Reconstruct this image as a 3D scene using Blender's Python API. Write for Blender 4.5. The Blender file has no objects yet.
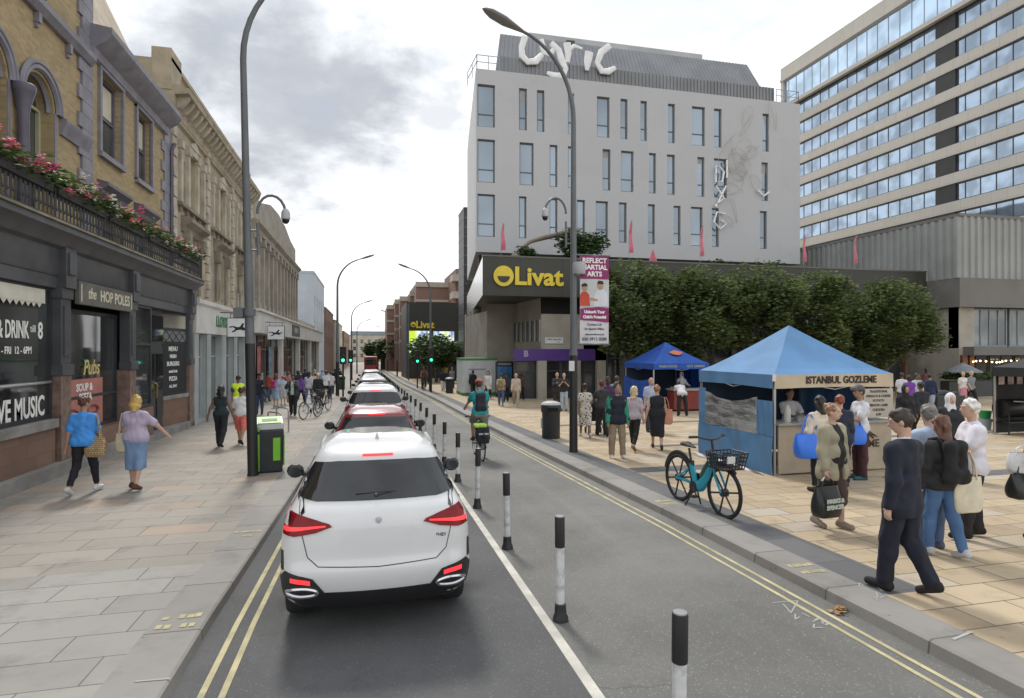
import bpy, bmesh, math, random
import numpy as np
from mathutils import Vector, Matrix
from mathutils.bvhtree import BVHTree
from mathutils.geometry import delaunay_2d_cdt
R = math.radians
random.seed(7); np.random.seed(7)
S = bpy.context.scene; COL = S.collection
# ---------------------------------------------------------------- camera
CAMH = 2.45; YAW = R(13.5); SLOPE = 0.018
cam_d = bpy.data.cameras.new('camera'); cam = bpy.data.objects.new('camera', cam_d); COL.objects.link(cam)
cam_d.sensor_width = 36.0; cam_d.lens = 600/1024*36; cam_d.clip_start = 0.05; cam_d.clip_end = 3000
cam.location = (0, 0, CAMH); cam.rotation_euler = (R(90), 0, -YAW)
S.camera = cam
# ---------------------------------------------------------------- exposure
S.view_settings.view_transform = 'Standard'; S.view_settings.look = 'None'
S.view_settings.exposure = 0.78; S.view_settings.gamma = 1.0
try: S.view_settings.use_curve_mapping = False
except Exception: pass
# ---------------------------------------------------------------- sun, sky
SUN_AZ = R(-6); SUN_EL = R(50)     # azimuth from +Y, negative towards -X : ahead and to the left
sd = bpy.data.lights.new('sun', 'SUN'); sun = bpy.data.objects.new('sun', sd); COL.objects.link(sun)
sd.energy = 1.5; sd.angle = R(10); sd.color = (1.0, 0.95, 0.88)
sdir = Vector((math.sin(SUN_AZ)*math.cos(SUN_EL), math.cos(SUN_AZ)*math.cos(SUN_EL), math.sin(SUN_EL)))
sun.rotation_euler = sdir.to_track_quat('Z', 'Y').to_euler(); sun.location = sdir*60
W = bpy.data.worlds.new('World'); S.world = W; W.use_nodes = True
nt = W.node_tree; N = nt.nodes; L = nt.links; N.clear()
def nd(t, **k):
    n = N.new(t)
    for a, b in k.items(): setattr(n, a, b)
    return n
out = nd('ShaderNodeOutputWorld'); bg = nd('ShaderNodeBackground'); bg.inputs['Strength'].default_value = 0.1
sky = nd('ShaderNodeTexSky', sky_type='NISHITA', sun_disc=False); sky.sun_elevation = SUN_EL; sky.sun_rotation = SUN_AZ
tc = nd('ShaderNodeTexCoord')
sep = nd('ShaderNodeSeparateXYZ'); L.new(tc.outputs['Generated'], sep.inputs[0])
def mth(op, a, b=None, c=None, clamp=False):
    m = nd('ShaderNodeMath', operation=op, use_clamp=clamp)
    for i, x in enumerate((a, b, c)):
        if x is None: continue
        if isinstance(x, (int, float)): m.inputs[i].default_value = x
        else: L.new(x, m.inputs[i])
    return m.outputs[0]
zc = mth('MAXIMUM', sep.outputs[2], 0.0)
den = mth('ADD', zc, 0.22)
cmb = nd('ShaderNodeCombineXYZ'); L.new(mth('DIVIDE', sep.outputs[0], den), cmb.inputs[0]); L.new(mth('DIVIDE', sep.outputs[1], den), cmb.inputs[1])
def noise(vec, sc, det=6, ro=.55, dist=0.0):
    n = nd('ShaderNodeTexNoise'); n.inputs['Scale'].default_value = sc; n.inputs['Detail'].default_value = det
    n.inputs['Roughness'].default_value = ro; n.inputs['Distortion'].default_value = dist; L.new(vec, n.inputs['Vector']); return n.outputs['Fac']
def smooth(x, a, b):
    m = nd('ShaderNodeMapRange', interpolation_type='SMOOTHSTEP'); m.inputs[1].default_value = a; m.inputs[2].default_value = b
    L.new(x, m.inputs[0]); return m.outputs[0]
n1 = noise(cmb.outputs[0], 1.7, 8, .55, .3); n2 = noise(cmb.outputs[0], 4.2, 7, .6, .2)
def pixdir(u, v):
    l = (u-512)/600
    return Vector((math.sin(YAW)+l*math.cos(YAW), math.cos(YAW)-l*math.sin(YAW), (349-v)/600)).normalized()
def blob(u, v, rad, soft, amt=.07):     # one grey cloud, placed by its direction in the sky
    vm = nd('ShaderNodeVectorMath', operation='DISTANCE'); L.new(tc.outputs['Generated'], vm.inputs[0]); vm.inputs[1].default_value = pixdir(u, v)
    d = mth('SUBTRACT', vm.outputs['Value'], mth('MULTIPLY', mth('SUBTRACT', n2, .5), amt*4))
    return mth('SUBTRACT', 1.0, smooth(d, rad-soft, rad+soft))
g = mth('MAXIMUM', blob(285, 95, .15, .10), blob(350, 80, .10, .07))
g = mth('MAXIMUM', g, blob(215, 60, .10, .10)); g = mth('MAXIMUM', g, mth('MULTIPLY', blob(440, 112, .05, .04), .6))
g = mth('MAXIMUM', g, mth('MULTIPLY', blob(640, -30, .22, .16), .35))
g2 = mth('MULTIPLY', smooth(n1, .42, .72), mth('MULTIPLY', smooth(sep.outputs[2], .2, .6), .5))
grey = mth('MAXIMUM', mth('MULTIPLY', g, mth('MULTIPLY_ADD', n2, .5, .6)), g2, )
def rgb(c):
    n = nd('ShaderNodeRGB'); n.outputs[0].default_value = (*c, 1); return n.outputs[0]
def mix(f, a, b):
    m = nd('ShaderNodeMix', data_type='RGBA')
    if isinstance(f, (int, float)): m.inputs[0].default_value = f
    else: L.new(f, m.inputs[0])
    L.new(a, m.inputs[6]); L.new(b, m.inputs[7]); return m.outputs[2]
bright = mix(smooth(sep.outputs[2], .0, .75), rgb((8.6, 8.6, 8.5)), rgb((6.4, 6.7, 7.1)))
cloud = mix(grey, bright, rgb((2.7, 2.92, 3.3)))
gap = mth('MULTIPLY', smooth(n2, .55, .75), mth('MULTIPLY', smooth(sep.outputs[2], .2, .6), .35))
final = mix(gap, cloud, sky.outputs[0])
L.new(final, bg.inputs['Color']); L.new(bg.outputs[0], out.inputs[0])
# ---------------------------------------------------------------- places
sA, cA = math.sin(YAW), math.cos(YAW)
def ray(u, v):
    l = (u-512)/600
    return Vector((sA+l*cA, cA-l*sA, (349-v)/600))
def zg(y): return -SLOPE*max(-25.0, min(y, 170.0))
def G(u, v, h=.1):                    # point of the ground (h above the road) seen at u, v
    r = ray(u, v); d = (CAMH-h)/(-r.z-SLOPE*r.y)
    return Vector((0, 0, CAMH))+r*d
def onX(u, v, X):
    r = ray(u, v); return Vector((0, 0, CAMH))+r*(X/r.x)
def onY(u, v, Y):
    r = ray(u, v); return Vector((0, 0, CAMH))+r*(Y/r.y)
def depth(p): return p[0]*sA+p[1]*cA
# ---------------------------------------------------------------- materials
MATS = {}
def lk(m): return m.node_tree.nodes, m.node_tree.links
def newmat(name):
    m = bpy.data.materials.new(name); m.use_nodes = True
    return m, m.node_tree.nodes['Principled BSDF']
def swz(m, axes):
    n, l = lk(m); t = n.new('ShaderNodeTexCoord')
    if axes == 'xyz': return t.outputs['Object']
    s = n.new('ShaderNodeSeparateXYZ'); c = n.new('ShaderNodeCombineXYZ'); l.new(t.outputs['Object'], s.inputs[0])
    for i, a in enumerate(axes): l.new(s.outputs['xyz'.index(a)], c.inputs[i])
    return c.outputs[0]
def mixc(m, f, a, b, typ='MIX'):
    n, l = lk(m); x = n.new('ShaderNodeMix'); x.data_type = 'RGBA'; x.blend_type = typ
    for i, q in ((0, f), (6, a), (7, b)):
        if isinstance(q, (int, float)): x.inputs[i].default_value = q
        elif isinstance(q, tuple): x.inputs[i].default_value = (*q[:3], 1)
        else: l.new(q, x.inputs[i])
    return x.outputs[2]
def nz(m, vec, sc, det=4, ro=.55):
    n, l = lk(m); x = n.new('ShaderNodeTexNoise'); x.inputs['Scale'].default_value = sc; x.inputs['Detail'].default_value = det
    x.inputs['Roughness'].default_value = ro; l.new(vec, x.inputs['Vector']); return x.outputs['Fac']
def ramp(m, f, a, b):
    n, l = lk(m); x = n.new('ShaderNodeMapRange'); x.interpolation_type = 'SMOOTHSTEP'; x.inputs[1].default_value = a; x.inputs[2].default_value = b
    l.new(f, x.inputs[0]); return x.outputs[0]
def bump(m, b, h, st=.3, dist=.01):
    n, l = lk(m); x = n.new('ShaderNodeBump'); x.inputs['Strength'].default_value = st; x.inputs['Distance'].default_value = dist
    l.new(h, x.inputs['Height']); l.new(x.outputs[0], b.inputs['Normal'])
def mul(c, k): return tuple(min(1, x*k) for x in c[:3])
def mat(name, c, r=.6, var=.18, sc=2.0, metal=0., spec=.5, coat=0., bmp=.0, bsc=60, dirt=None, emit=0., alpha=1., trans=0.):
    if name in MATS: return MATS[name]
    m, b = newmat(name); v = swz(m, 'xyz'); n, l = lk(m)
    f = nz(m, v, sc, 5); col = mixc(m, ramp(m, f, .3, .7), mul(c, 1-var), mul(c, 1+var))
    f2 = nz(m, v, sc*9, 4); col = mixc(m, mixc_f(m, f2, var*.7), col, mul(c, .55))
    if dirt: col = mixc(m, ramp(m, nz(m, v, sc*.6, 6, .65), .5, .75), col, dirt)
    l.new(col, b.inputs['Base Color']); b.inputs['Roughness'].default_value = r; b.inputs['Metallic'].default_value = metal
    b.inputs['Specular IOR Level'].default_value = spec; b.inputs['Coat Weight'].default_value = coat; b.inputs['Coat Roughness'].default_value = .05
    b.inputs['Alpha'].default_value = alpha; b.inputs['Transmission Weight'].default_value = trans
    if bmp: bump(m, b, nz(m, v, bsc, 3), bmp, .01)
    if emit:
        l.new(col, b.inputs['Emission Color']); b.inputs['Emission Strength'].default_value = emit
    MATS[name] = m; return m
def mixc_f(m, f, k):
    n, l = lk(m); x = n.new('ShaderNodeMath'); x.operation = 'MULTIPLY'; l.new(ramp(m, f, .5, .8), x.inputs[0]); x.inputs[1].default_value = k; return x.outputs[0]
def brickmat(name, c1, c2, mortar, bw, bh, axes='xyz', r=.8, ms=.012, bias=0., off=.5, freq=2, stain=None, stainsc=.4, bmp=.4, c3=None, sq=1.0, grime=.7):
    if name in MATS: return MATS[name]
    m, b = newmat(name); n, l = lk(m); v = swz(m, axes)
    t = n.new('ShaderNodeTexBrick'); l.new(v, t.inputs['Vector']); t.offset = off; t.offset_frequency = freq; t.squash = sq
    for k, x in (('Color1', (*c1, 1)), ('Color2', (*c2, 1)), ('Mortar', (*mortar, 1)), ('Scale', 1.0), ('Mortar Size', ms), ('Mortar Smooth', .15), ('Bias', bias), ('Brick Width', bw), ('Row Height', bh)):
        t.inputs[k].default_value = x
    col = t.outputs['Color']
    if c3:                       # a second, larger-period choice gives a third stone colour
        t2 = n.new('ShaderNodeTexBrick'); l.new(v, t2.inputs['Vector']); t2.offset = off; t2.offset_frequency = freq
        for k, x in (('Color1', (0, 0, 0, 1)), ('Color2', (1, 1, 1, 1)), ('Mortar', (0, 0, 0, 1)), ('Scale', 1.0), ('Mortar Size', ms), ('Bias', -.35), ('Brick Width', bw), ('Row Height', bh)):
            t2.inputs[k].default_value = x
        mp = n.new('ShaderNodeVectorMath'); mp.operation = 'ADD'; l.new(v, mp.inputs[0]); mp.inputs[1].default_value = (bw*40, bh*34, 0); l.new(mp.outputs[0], t2.inputs['Vector'])
        col = mixc(m, ramp(m, t2.outputs['Color'], .45, .75), col, mixc(m, t.outputs['Fac'], c3, mortar))
    f = nz(m, v, 1.6/bw, 6, .65); col = mixc(m, mixc_f(m, f, grime), col, mixc(m, .5, col, (.02, .02, .02)))
    if axes in ('xyz', 'yxz'):       # paving: trodden grime and small dark spots
        sp = n.new('ShaderNodeTexVoronoi'); sp.inputs['Scale'].default_value = 3.1; l.new(v, sp.inputs['Vector']); sm = n.new('ShaderNodeMath'); sm.operation = 'SUBTRACT'; sm.inputs[0].default_value = .55; l.new(ramp(m, sp.outputs['Distance'], .045, .065), sm.inputs[1]); sm.use_clamp = True
        col = mixc(m, sm.outputs[0], col, mul(c1, .45)); col = mixc(m, mixc_f(m, nz(m, v, 2.3, 8, .7), .5), col, mul(c1, .6))
    f = nz(m, v, stainsc, 5, .6); col = mixc(m, mixc_f(m, f, .6), col, stain or mul(c1, .55))
    l.new(col, b.inputs['Base Color']); b.inputs['Roughness'].default_value = r
    h = n.new('ShaderNodeMath'); h.operation = 'MULTIPLY_ADD'; l.new(t.outputs['Fac'], h.inputs[0]); h.inputs[1].default_value = -1.0; l.new(nz(m, v, 14/bw, 4), h.inputs[2])
    bump(m, b, h.outputs[0], bmp, .006)
    MATS[name] = m; return m
def glass(name, c=(.03, .035, .04), r=.04, metal=.0, spec=.9, var=.5, sc=.35):
    if name in MATS: return MATS[name]
    m, b = newmat(name); v = swz(m, 'xyz'); n, l = lk(m)
    col = mixc(m, ramp(m, nz(m, v, sc, 2), .35, .65), mul(c, 1-var), mul(c, 1+var))
    l.new(col, b.inputs['Base Color']); b.inputs['Roughness'].default_value = r; b.inputs['Metallic'].default_value = metal; b.inputs['Specular IOR Level'].default_value = spec
    bump(m, b, nz(m, v, .8, 1), .04, .05)
    MATS[name] = m; return m
def plain(name, c, r=.6, metal=0., **k): return mat(name, c, r, var=k.pop('var', .08), metal=metal, **k)
# ---------------------------------------------------------------- mesh builder
def rotz(a): return Matrix.Rotation(a, 4, 'Z')
class MB:
    def __init__(s): s.v = []; s.f = []; s.m = []
    def add(s, vs, fs, m=0, M=None):
        o = len(s.v)
        s.v += [tuple(M @ Vector(p)) for p in vs] if M is not None else [tuple(p) for p in vs]
        s.f += [tuple(i+o for i in f) for f in fs]; s.m += [m]*len(fs); return s
    def box(s, c, d, m=0, M=None, rz=0, top=1.0):
        x, y, z = d[0]/2, d[1]/2, d[2]/2
        vs = [(-x, -y, -z), (x, -y, -z), (x, y, -z), (-x, y, -z), (-x*top, -y*top, z), (x*top, -y*top, z), (x*top, y*top, z), (-x*top, y*top, z)]
        T = Matrix.Translation(c) @ rotz(rz)
        if M is not None: T = M @ T
        return s.add(vs, [(0, 3, 2, 1), (4, 5, 6, 7), (0, 1, 5, 4), (1, 2, 6, 5), (2, 3, 7, 6), (3, 0, 4, 7)], m, T)
    def bb(s, lo, hi, m=0, M=None):
        c = [(a+b)/2 for a, b in zip(lo, hi)]; return s.box(c, [abs(b-a) for a, b in zip(lo, hi)], m, M)
    def tube(s, pts, r, n=8, m=0, M=None, cap=True, flat=1.0, up=None):
        pts = [Vector(p) for p in pts]; k = len(pts)
        rs = r if isinstance(r, (list, tuple)) else [r]*k
        vs = []; prev = None
        for i, p in enumerate(pts):
            t = (pts[min(i+1, k-1)]-pts[max(i-1, 0)])
            if t.length < 1e-9: t = Vector((0, 0, 1))
            t.normalize()
            if prev is None:
                a = Vector(up) if up else (Vector((0, 0, 1)) if abs(t.z) < .9 else Vector((0, 1, 0)))
            else: a = prev
            a = a-t*a.dot(t)
            if a.length < 1e-6: a = t.orthogonal()
            a.normalize(); prev = a; b = t.cross(a)
            for j in range(n):
                q = 2*math.pi*j/n; vs.append(p+a*(math.cos(q)*rs[i])+b*(math.sin(q)*rs[i]*flat))
        fs = [(i*n+j, i*n+(j+1) % n, (i+1)*n+(j+1) % n, (i+1)*n+j) for i in range(k-1) for j in range(n)]
        if cap: fs += [tuple(range(n-1, -1, -1)), tuple((k-1)*n+j for j in range(n))]
        return s.add(vs, fs, m, M)
    def lathe(s, prof, n=16, m=0, M=None, c=(0, 0, 0), sx=1., sy=1.):
        k = len(prof); vs = []
        for (r, z) in prof:
            for j in range(n):
                q = 2*math.pi*j/n; vs.append((c[0]+math.cos(q)*r*sx, c[1]+math.sin(q)*r*sy, c[2]+z))
        fs = [(i*n+j, i*n+(j+1) % n, (i+1)*n+(j+1) % n, (i+1)*n+j) for i in range(k-1) for j in range(n)]
        fs += [tuple(range(n-1, -1, -1)), tuple((k-1)*n+j for j in range(n))]
        return s.add(vs, fs, m, M)
    def ball(s, c, r, n=10, m=0, M=None):
        rr = (r, r, r) if isinstance(r, (int, float)) else r
        k = max(4, n//2); vs = [(c[0], c[1], c[2]-rr[2])]
        for i in range(1, k):
            t = math.pi*i/k-math.pi/2
            for j in range(n):
                q = 2*math.pi*j/n; vs.append((c[0]+rr[0]*math.cos(t)*math.cos(q), c[1]+rr[1]*math.cos(t)*math.sin(q), c[2]+rr[2]*math.sin(t)))
        vs.append((c[0], c[1], c[2]+rr[2])); e = len(vs)-1
        fs = [(0, 1+(j+1) % n, 1+j) for j in range(n)]+[(e, e-n+j, e-n+(j+1) % n) for j in range(n)]
        fs += [(1+i*n+j, 1+i*n+(j+1) % n, 1+(i+1)*n+(j+1) % n, 1+(i+1)*n+j) for i in range(k-2) for j in range(n)]
        return s.add(vs, fs, m, M)
    def prism(s, poly, M, th, m=0):      # polygon in local xy, extruded th along local z
        k = len(poly); a = sum(poly[i][0]*poly[(i+1) % k][1]-poly[(i+1) % k][0]*poly[i][1] for i in range(k))
        if a < 0: poly = poly[::-1]
        vs = [(x, y, 0) for x, y in poly]+[(x, y, th) for x, y in poly]
        fs = [tuple(range(k-1, -1, -1)), tuple(range(k, 2*k))]+[(i, (i+1) % k, k+(i+1) % k, k+i) for i in range(k)]
        return s.add(vs, fs, m, M)
    def quad(s, a, b, c, d, m=0): return s.add([a, b, c, d], [(0, 1, 2, 3)], m)
    def text(s, t, size, M, m=0, ex=.01, align='CENTER', off=0., sx=1., sp=1., shear=0.):
        vs, fs = textmesh(t, size, ex, align, off, sp, shear)
        return s.add([(x*sx, y, z) for x, y, z in vs], fs, m, M)
    def build(s, name, mats, parent=None, loc=None, rz=0., world=False, ang=30, bev=0., seg=2):
        me = bpy.data.meshes.new(name); v = s.v
        if world and parent is not None:
            Mi = (Matrix.Translation(parent.location) @ rotz(parent.rotation_euler.z)).inverted(); v = [tuple(Mi @ Vector(p)) for p in v]
        me.from_pydata(v, [], s.f)
        for x in (mats if isinstance(mats, (list, tuple)) else [mats]): me.materials.append(x)
        me.polygons.foreach_set('material_index', s.m); me.polygons.foreach_set('use_smooth', [True]*len(s.f))
        me.set_sharp_from_angle(angle=R(ang)); me.update()
        o = bpy.data.objects.new(name, me); COL.objects.link(o)
        if parent is not None: o.parent = parent
        if loc is not None: o.location = loc
        if rz: o.rotation_euler.z = rz
        if bev:
            b = o.modifiers.new('edge', 'BEVEL'); b.width = bev; b.segments = seg; b.limit_method = 'ANGLE'; b.angle_limit = R(40)
        return o
_TXT = {}
def textmesh(t, size, ex, align, off, sp, shear):
    key = (t, ex, align, off, sp, size, shear)
    if key in _TXT: return _TXT[key]
    c = bpy.data.curves.new('lettering', 'FONT'); c.body = t; c.size = size; c.extrude = ex; c.align_x = align; c.align_y = 'CENTER'; c.offset = off
    c.space_character = sp; c.resolution_u = 3; c.shear = shear
    o = bpy.data.objects.new('lettering', c); me = o.to_mesh()
    vs = [tuple(v.co) for v in me.vertices]; fs = [tuple(p.vertices) for p in me.polygons]
    o.to_mesh_clear(); bpy.data.objects.remove(o); bpy.data.curves.remove(c)
    _TXT[key] = (vs, fs); return vs, fs
def frame(o, x, y):                    # plane at o with axes x, y (z = x cross y points out)
    x = Vector(x).normalized(); y = Vector(y).normalized(); z = x.cross(y)
    return Matrix(((x.x, y.x, z.x, o[0]), (x.y, y.y, z.y, o[1]), (x.z, y.z, z.z, o[2]), (0, 0, 0, 1)))
def faceX(o): return frame(o, (0, 1, 0), (0, 0, 1))       # seen from +X (left-hand buildings): text runs along +Y
def faceY(o): return frame(o, (1, 0, 0), (0, 0, 1))       # seen from -Y: text runs along +X
# ---------------------------------------------------------------- things
def tag(o, label, cat, group=None):
    o['label'] = label; o['category'] = cat
    if group: o['group'] = group
    return o
def thing(name, label, cat, loc=(0, 0, 0), rz=0., group=None):
    o = bpy.data.objects.new(name, None); COL.objects.link(o); o.location = loc; o.rotation_euler.z = rz; o.empty_display_size = .1
    return tag(o, label, cat, group)
def struct(o): o['kind'] = 'structure'; return o
def children(o): return [c for c in bpy.data.objects if c.parent == o]
_KIDS = {}
def dup(o, loc, rz=None, label=None, group=None):
    def cp(x, par):
        c = x.copy(); COL.objects.link(c)
        if par is not None: c.parent = par
        for k in children(x): cp(k, c)
        return c
    c = cp(o, None); c.location = loc
    if rz is not None: c.rotation_euler.z = rz
    if label: c['label'] = label
    if group: c['group'] = group
    return c
def holes_wall(mb, rect, holes, fn, th, m=0, mr=None):
    """wall in a plane with openings: rect (a0,a1,b0,b1); fn(a,b,depth)->point, depth>0 goes into the wall"""
    mr = m if mr is None else mr
    A = sorted({rect[0], rect[1], *[x for h in holes for x in h[:2] if rect[0] < x < rect[1]]})
    B = sorted({rect[2], rect[3], *[x for h in holes for x in h[2:4] if rect[2] < x < rect[3]]})
    for i in range(len(A)-1):
        j = 0
        while j < len(B)-1:
            ca = (A[i]+A[i+1])/2
            def inh(jj):
                cb = (B[jj]+B[jj+1])/2
                return any(h[0] < ca < h[1] and h[2] < cb < h[3] for h in holes)
            if inh(j): j += 1; continue
            e = j
            while e+1 < len(B)-1 and not inh(e+1): e += 1
            a0, a1, b0, b1 = A[i], A[i+1], B[j], B[e+1]
            mb.quad(fn(a0, b0, 0), fn(a1, b0, 0), fn(a1, b1, 0), fn(a0, b1, 0), m); j = e+1
    for (a0, a1, b0, b1) in [h[:4] for h in holes]:
        for p, q in (((a0, b0), (a1, b0)), ((a1, b0), (a1, b1)), ((a1, b1), (a0, b1)), ((a0, b1), (a0, b0))):
            mb.quad(fn(*p, 0), fn(*q, 0), fn(*q, th), fn(*p, th), mr)
# ================================================================ ground, road, pavements
def pl(pts):
    ys = [p[0] for p in pts]; xs = [p[1] for p in pts]
    return lambda y: float(np.interp(y, ys, xs))
XL = pl([(-40, -1.42), (6, -1.42), (12, -1.30), (22, -1.14), (37, -1.0), (70, -.8), (300, -.6)])
XR = pl([(-40, 4.55), (8, 4.52), (16, 4.3), (25, 4.1), (37, 4.0), (62, 3.35), (300, 2.9)])
YS = sorted(set(list(np.arange(-40, 40, 2.0))+list(np.arange(40, 300, 10.))+[-25., 170., 300.]))
def strip(mb, f0, f1, h0, h1, y0=-40, y1=300, m=0):
    ys = [y0]+[y for y in YS if y0 < y < y1]+[y1]
    for a, b in zip(ys, ys[1:]):
        g = lambda f, y: f(y) if callable(f) else f
        mb.quad((g(f0, a), a, zg(a)+h0), (g(f1, a), a, zg(a)+h1), (g(f1, b), b, zg(b)+h1), (g(f0, b), b, zg(b)+h0), m)
def off(f, d): return lambda y: f(y)+d
def asphalt(name, c, fine=1.0, seed=0.):
    m, b = newmat(name); v = swz(m, 'xyz'); n, l = lk(m)
    big = nz(m, v, .35, 5, .6); col = mixc(m, ramp(m, big, .3, .7), mul(c, .72), mul(c, 1.2))
    st = n.new('ShaderNodeMapping'); st.inputs['Scale'].default_value = (1.6, .06, 1); l.new(v, st.inputs[0])
    col = mixc(m, mixc_f(m, nz(m, st.outputs[0], 1.0, 5, .6), .45), col, mul(c, 1.45))
    vo = n.new('ShaderNodeTexVoronoi'); vo.inputs['Scale'].default_value = 95; l.new(v, vo.inputs['Vector'])
    col = mixc(m, ramp(m, vo.outputs['Color'], .74, 1.05), col, mul(c, 2.0)); col = mixc(m, mixc_f(m, nz(m, v, 4.5, 6, .7), .5), col, mul(c, .62))
    col = mixc(m, mixc_f(m, nz(m, v, 150, 3, .7), .6), col, mul(c, .45))
    crk = n.new('ShaderNodeTexVoronoi'); crk.feature = 'DISTANCE_TO_EDGE'; crk.inputs['Scale'].default_value = .35
    wv = n.new('ShaderNodeVectorMath'); wv.operation = 'ADD'; l.new(v, wv.inputs[0])
    nn = n.new('ShaderNodeTexNoise'); nn.inputs['Scale'].default_value = 1.3; nn.inputs['Detail'].default_value = 6; l.new(v, nn.inputs['Vector']); l.new(nn.outputs['Color'], wv.inputs[1]); l.new(wv.outputs[0], crk.inputs['Vector'])
    inv = n.new('ShaderNodeMath'); inv.operation = 'SUBTRACT'; inv.inputs[0].default_value = 1.0; l.new(ramp(m, crk.outputs['Distance'], .0, .006), inv.inputs[1])
    k = n.new('ShaderNodeMath'); k.operation = 'MULTIPLY'; l.new(inv.outputs[0], k.inputs[0]); l.new(ramp(m, nz(m, v, .25, 2), .5, .65), k.inputs[1])
    col = mixc(m, k.outputs[0], col, mul(c, .35))
    l.new(col, b.inputs['Base Color']); b.inputs['Roughness'].default_value = .82
    bump(m, b, nz(m, v, 130, 3, .7), .5, .008); return m
M_road = asphalt('asphalt_lane', (.092, .093, .095)); M_cyc = asphalt('asphalt_cycle', (.152, .150, .140))
gm = MB()
for a, b in ((-1500, -25), (-25, 170), (170, 1500)):
    gm.quad((-1500, a, zg(a)-.03), (1500, a, zg(a)-.03), (1500, b, zg(b)-.03), (-1500, b, zg(b)-.03))
struct(gm.build('ground', mat('ground_soil', (.16, .15, .135), .9, .2, .05)))
WL = pl([(-40, 1.64), (12, 1.62), (25, 1.6), (60, 1.45), (300, 1.2)])
mb = MB(); strip(mb, XL, off(WL, -.05), 0, 0); struct(mb.build('road', M_road))
mb = MB(); strip(mb, off(WL, -.05), XR, 0, 0); struct(mb.build('cycle_road', M_cyc))
slab_near = brickmat('granite_slabs', (.262, .250, .230), (.322, .308, .285), (.09, .085, .08), 1.02, .45, ms=.006, stain=(.22, .21, .195), stainsc=.7, bmp=.3, freq=2, off=.37)
slab_far = brickmat('mixed_slabs', (.325, .293, .252), (.262, .245, .215), (.10, .09, .08), .88, .5, ms=.006, c3=(.40, .295, .22), stain=(.24, .22, .19), stainsc=.5, bmp=.3, off=.43)
slab_buff = brickmat('buff_sandstone_slabs', (.47, .375, .25), (.35, .27, .175), (.12, .095, .07), .62, .41, ms=.008, c3=(.42, .385, .33), stain=(.28, .2, .12), stainsc=.45, bmp=.35, off=.41)
slab_dark = brickmat('slate_band', (.10, .10, .105), (.13, .13, .132), (.06, .06, .06), .9, .6, axes='yxz', ms=.006, stain=(.08, .08, .085))
kerb_m = brickmat('kerb_stone', (.225, .213, .195), (.27, .258, .24), (.10, .095, .09), 1.15, 30., axes='yxz', ms=.01, stain=(.16, .15, .135), stainsc=.9)
mb = MB(); strip(mb, -60., off(XL, -.46), .1, .1, -40, 7.6); struct(mb.build('pavement', slab_near))
mb = MB(); strip(mb, -60., off(XL, -.46), .1, .1, 7.6, 300); struct(mb.build('pavement', slab_far))
mb = MB(); strip(mb, off(XL, -.46), off(XL, -.02), .1, .1); strip(mb, off(XL, -.02), off(XL, -.0), .1, .085); strip(mb, XL, off(XL, .012), .085, 0); struct(mb.build('kerb', kerb_m, ang=60))
mb = MB(); strip(mb, off(XR, -.012), XR, 0, .1); strip(mb, XR, off(XR, .03), .1, .118); strip(mb, off(XR, .03), off(XR, .42), .118, .118); struct(mb.build('kerb', kerb_m, ang=60))
mb = MB(); strip(mb, off(XR, .42), off(XR, .95), .112, .112, 4.9, 300); struct(mb.build('paving_band', slab_dark))
mb = MB(); strip(mb, off(XR, .42), 90., .11, .11, -40, 4.9); strip(mb, off(XR, .95), 90., .11, .11, 4.9, 300); struct(mb.build('town_square_paving', slab_buff))
mb = MB()                                       # slate bands that cross the square
for (y, x0, x1, w) in ((11.4, 5.4, 9.2, .5), (9.35, 9.8, 40, .42), (14.6, 7.4, 30, .3), (20., 6.2, 40, .4), (7.35, 12.6, 40, .45)):
    mb.quad((x0, y, zg(y)+.116), (x1, y, zg(y)+.116), (x1, y+w, zg(y+w)+.116), (x0, y+w, zg(y+w)+.116))
struct(mb.build('paving_stripes', slab_dark))
# painted lines
m_wl = mat('white_line_paint', (.50, .48, .43), .8, .2, 3, dirt=(.30, .29, .26), bmp=.2); m_yl = mat('yellow_line_paint', (.45, .40, .235), .8, .2, 4, dirt=(.27, .25, .17), bmp=.2)
mb = MB(); strip(mb, off(WL, -.045), off(WL, .045), .004, .004, -6, 150); struct(mb.build('white_road_line', m_wl))
mb = MB()
for d in (.21, .36): strip(mb, off(XL, d), off(XL, d+.05), .004, .004, -6, 120)
for d in (-.36, -.22): strip(mb, off(XR, d-.045), off(XR, d), .004, .004, -6, 120)
struct(mb.build('yellow_road_lines', m_yl))
m_lead = plain('pale_chalk', (.36, .36, .35), .9)
mb = MB()
def mark(mb, x0, x1, y0, y1, h, m=0): mb.quad((x0, y0, zg(y0)+h), (x1, y0, zg(y0)+h), (x1, y1, zg(y1)+h), (x0, y1, zg(y1)+h), m)
for (u, v, side) in ((180, 628, 0), (244, 537, 0), (833, 573, 1), (680, 505, 1), (287, 470, 0)):
    p = G(u, v, .1); h = .105 if side == 0 else .122
    xa, xb = ((XL(p.y)-.40, XL(p.y)-.06) if side == 0 else (XR(p.y)+.06, XR(p.y)+.36))
    for k in (0, .2):
        n = 5
        for i in range(n):       # worn stripes: short patches with bare stone between
            if side == 0 and random.random() < .25: continue
            a = xa+(xb-xa)*i/n; mark(mb, a, a+(xb-xa)/n*random.uniform(.7, 1), p.y+k+random.uniform(0, .015), p.y+k+.1-random.uniform(0, .03), h)
struct(mb.build('yellow_kerb_marks', m_yl))
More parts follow.
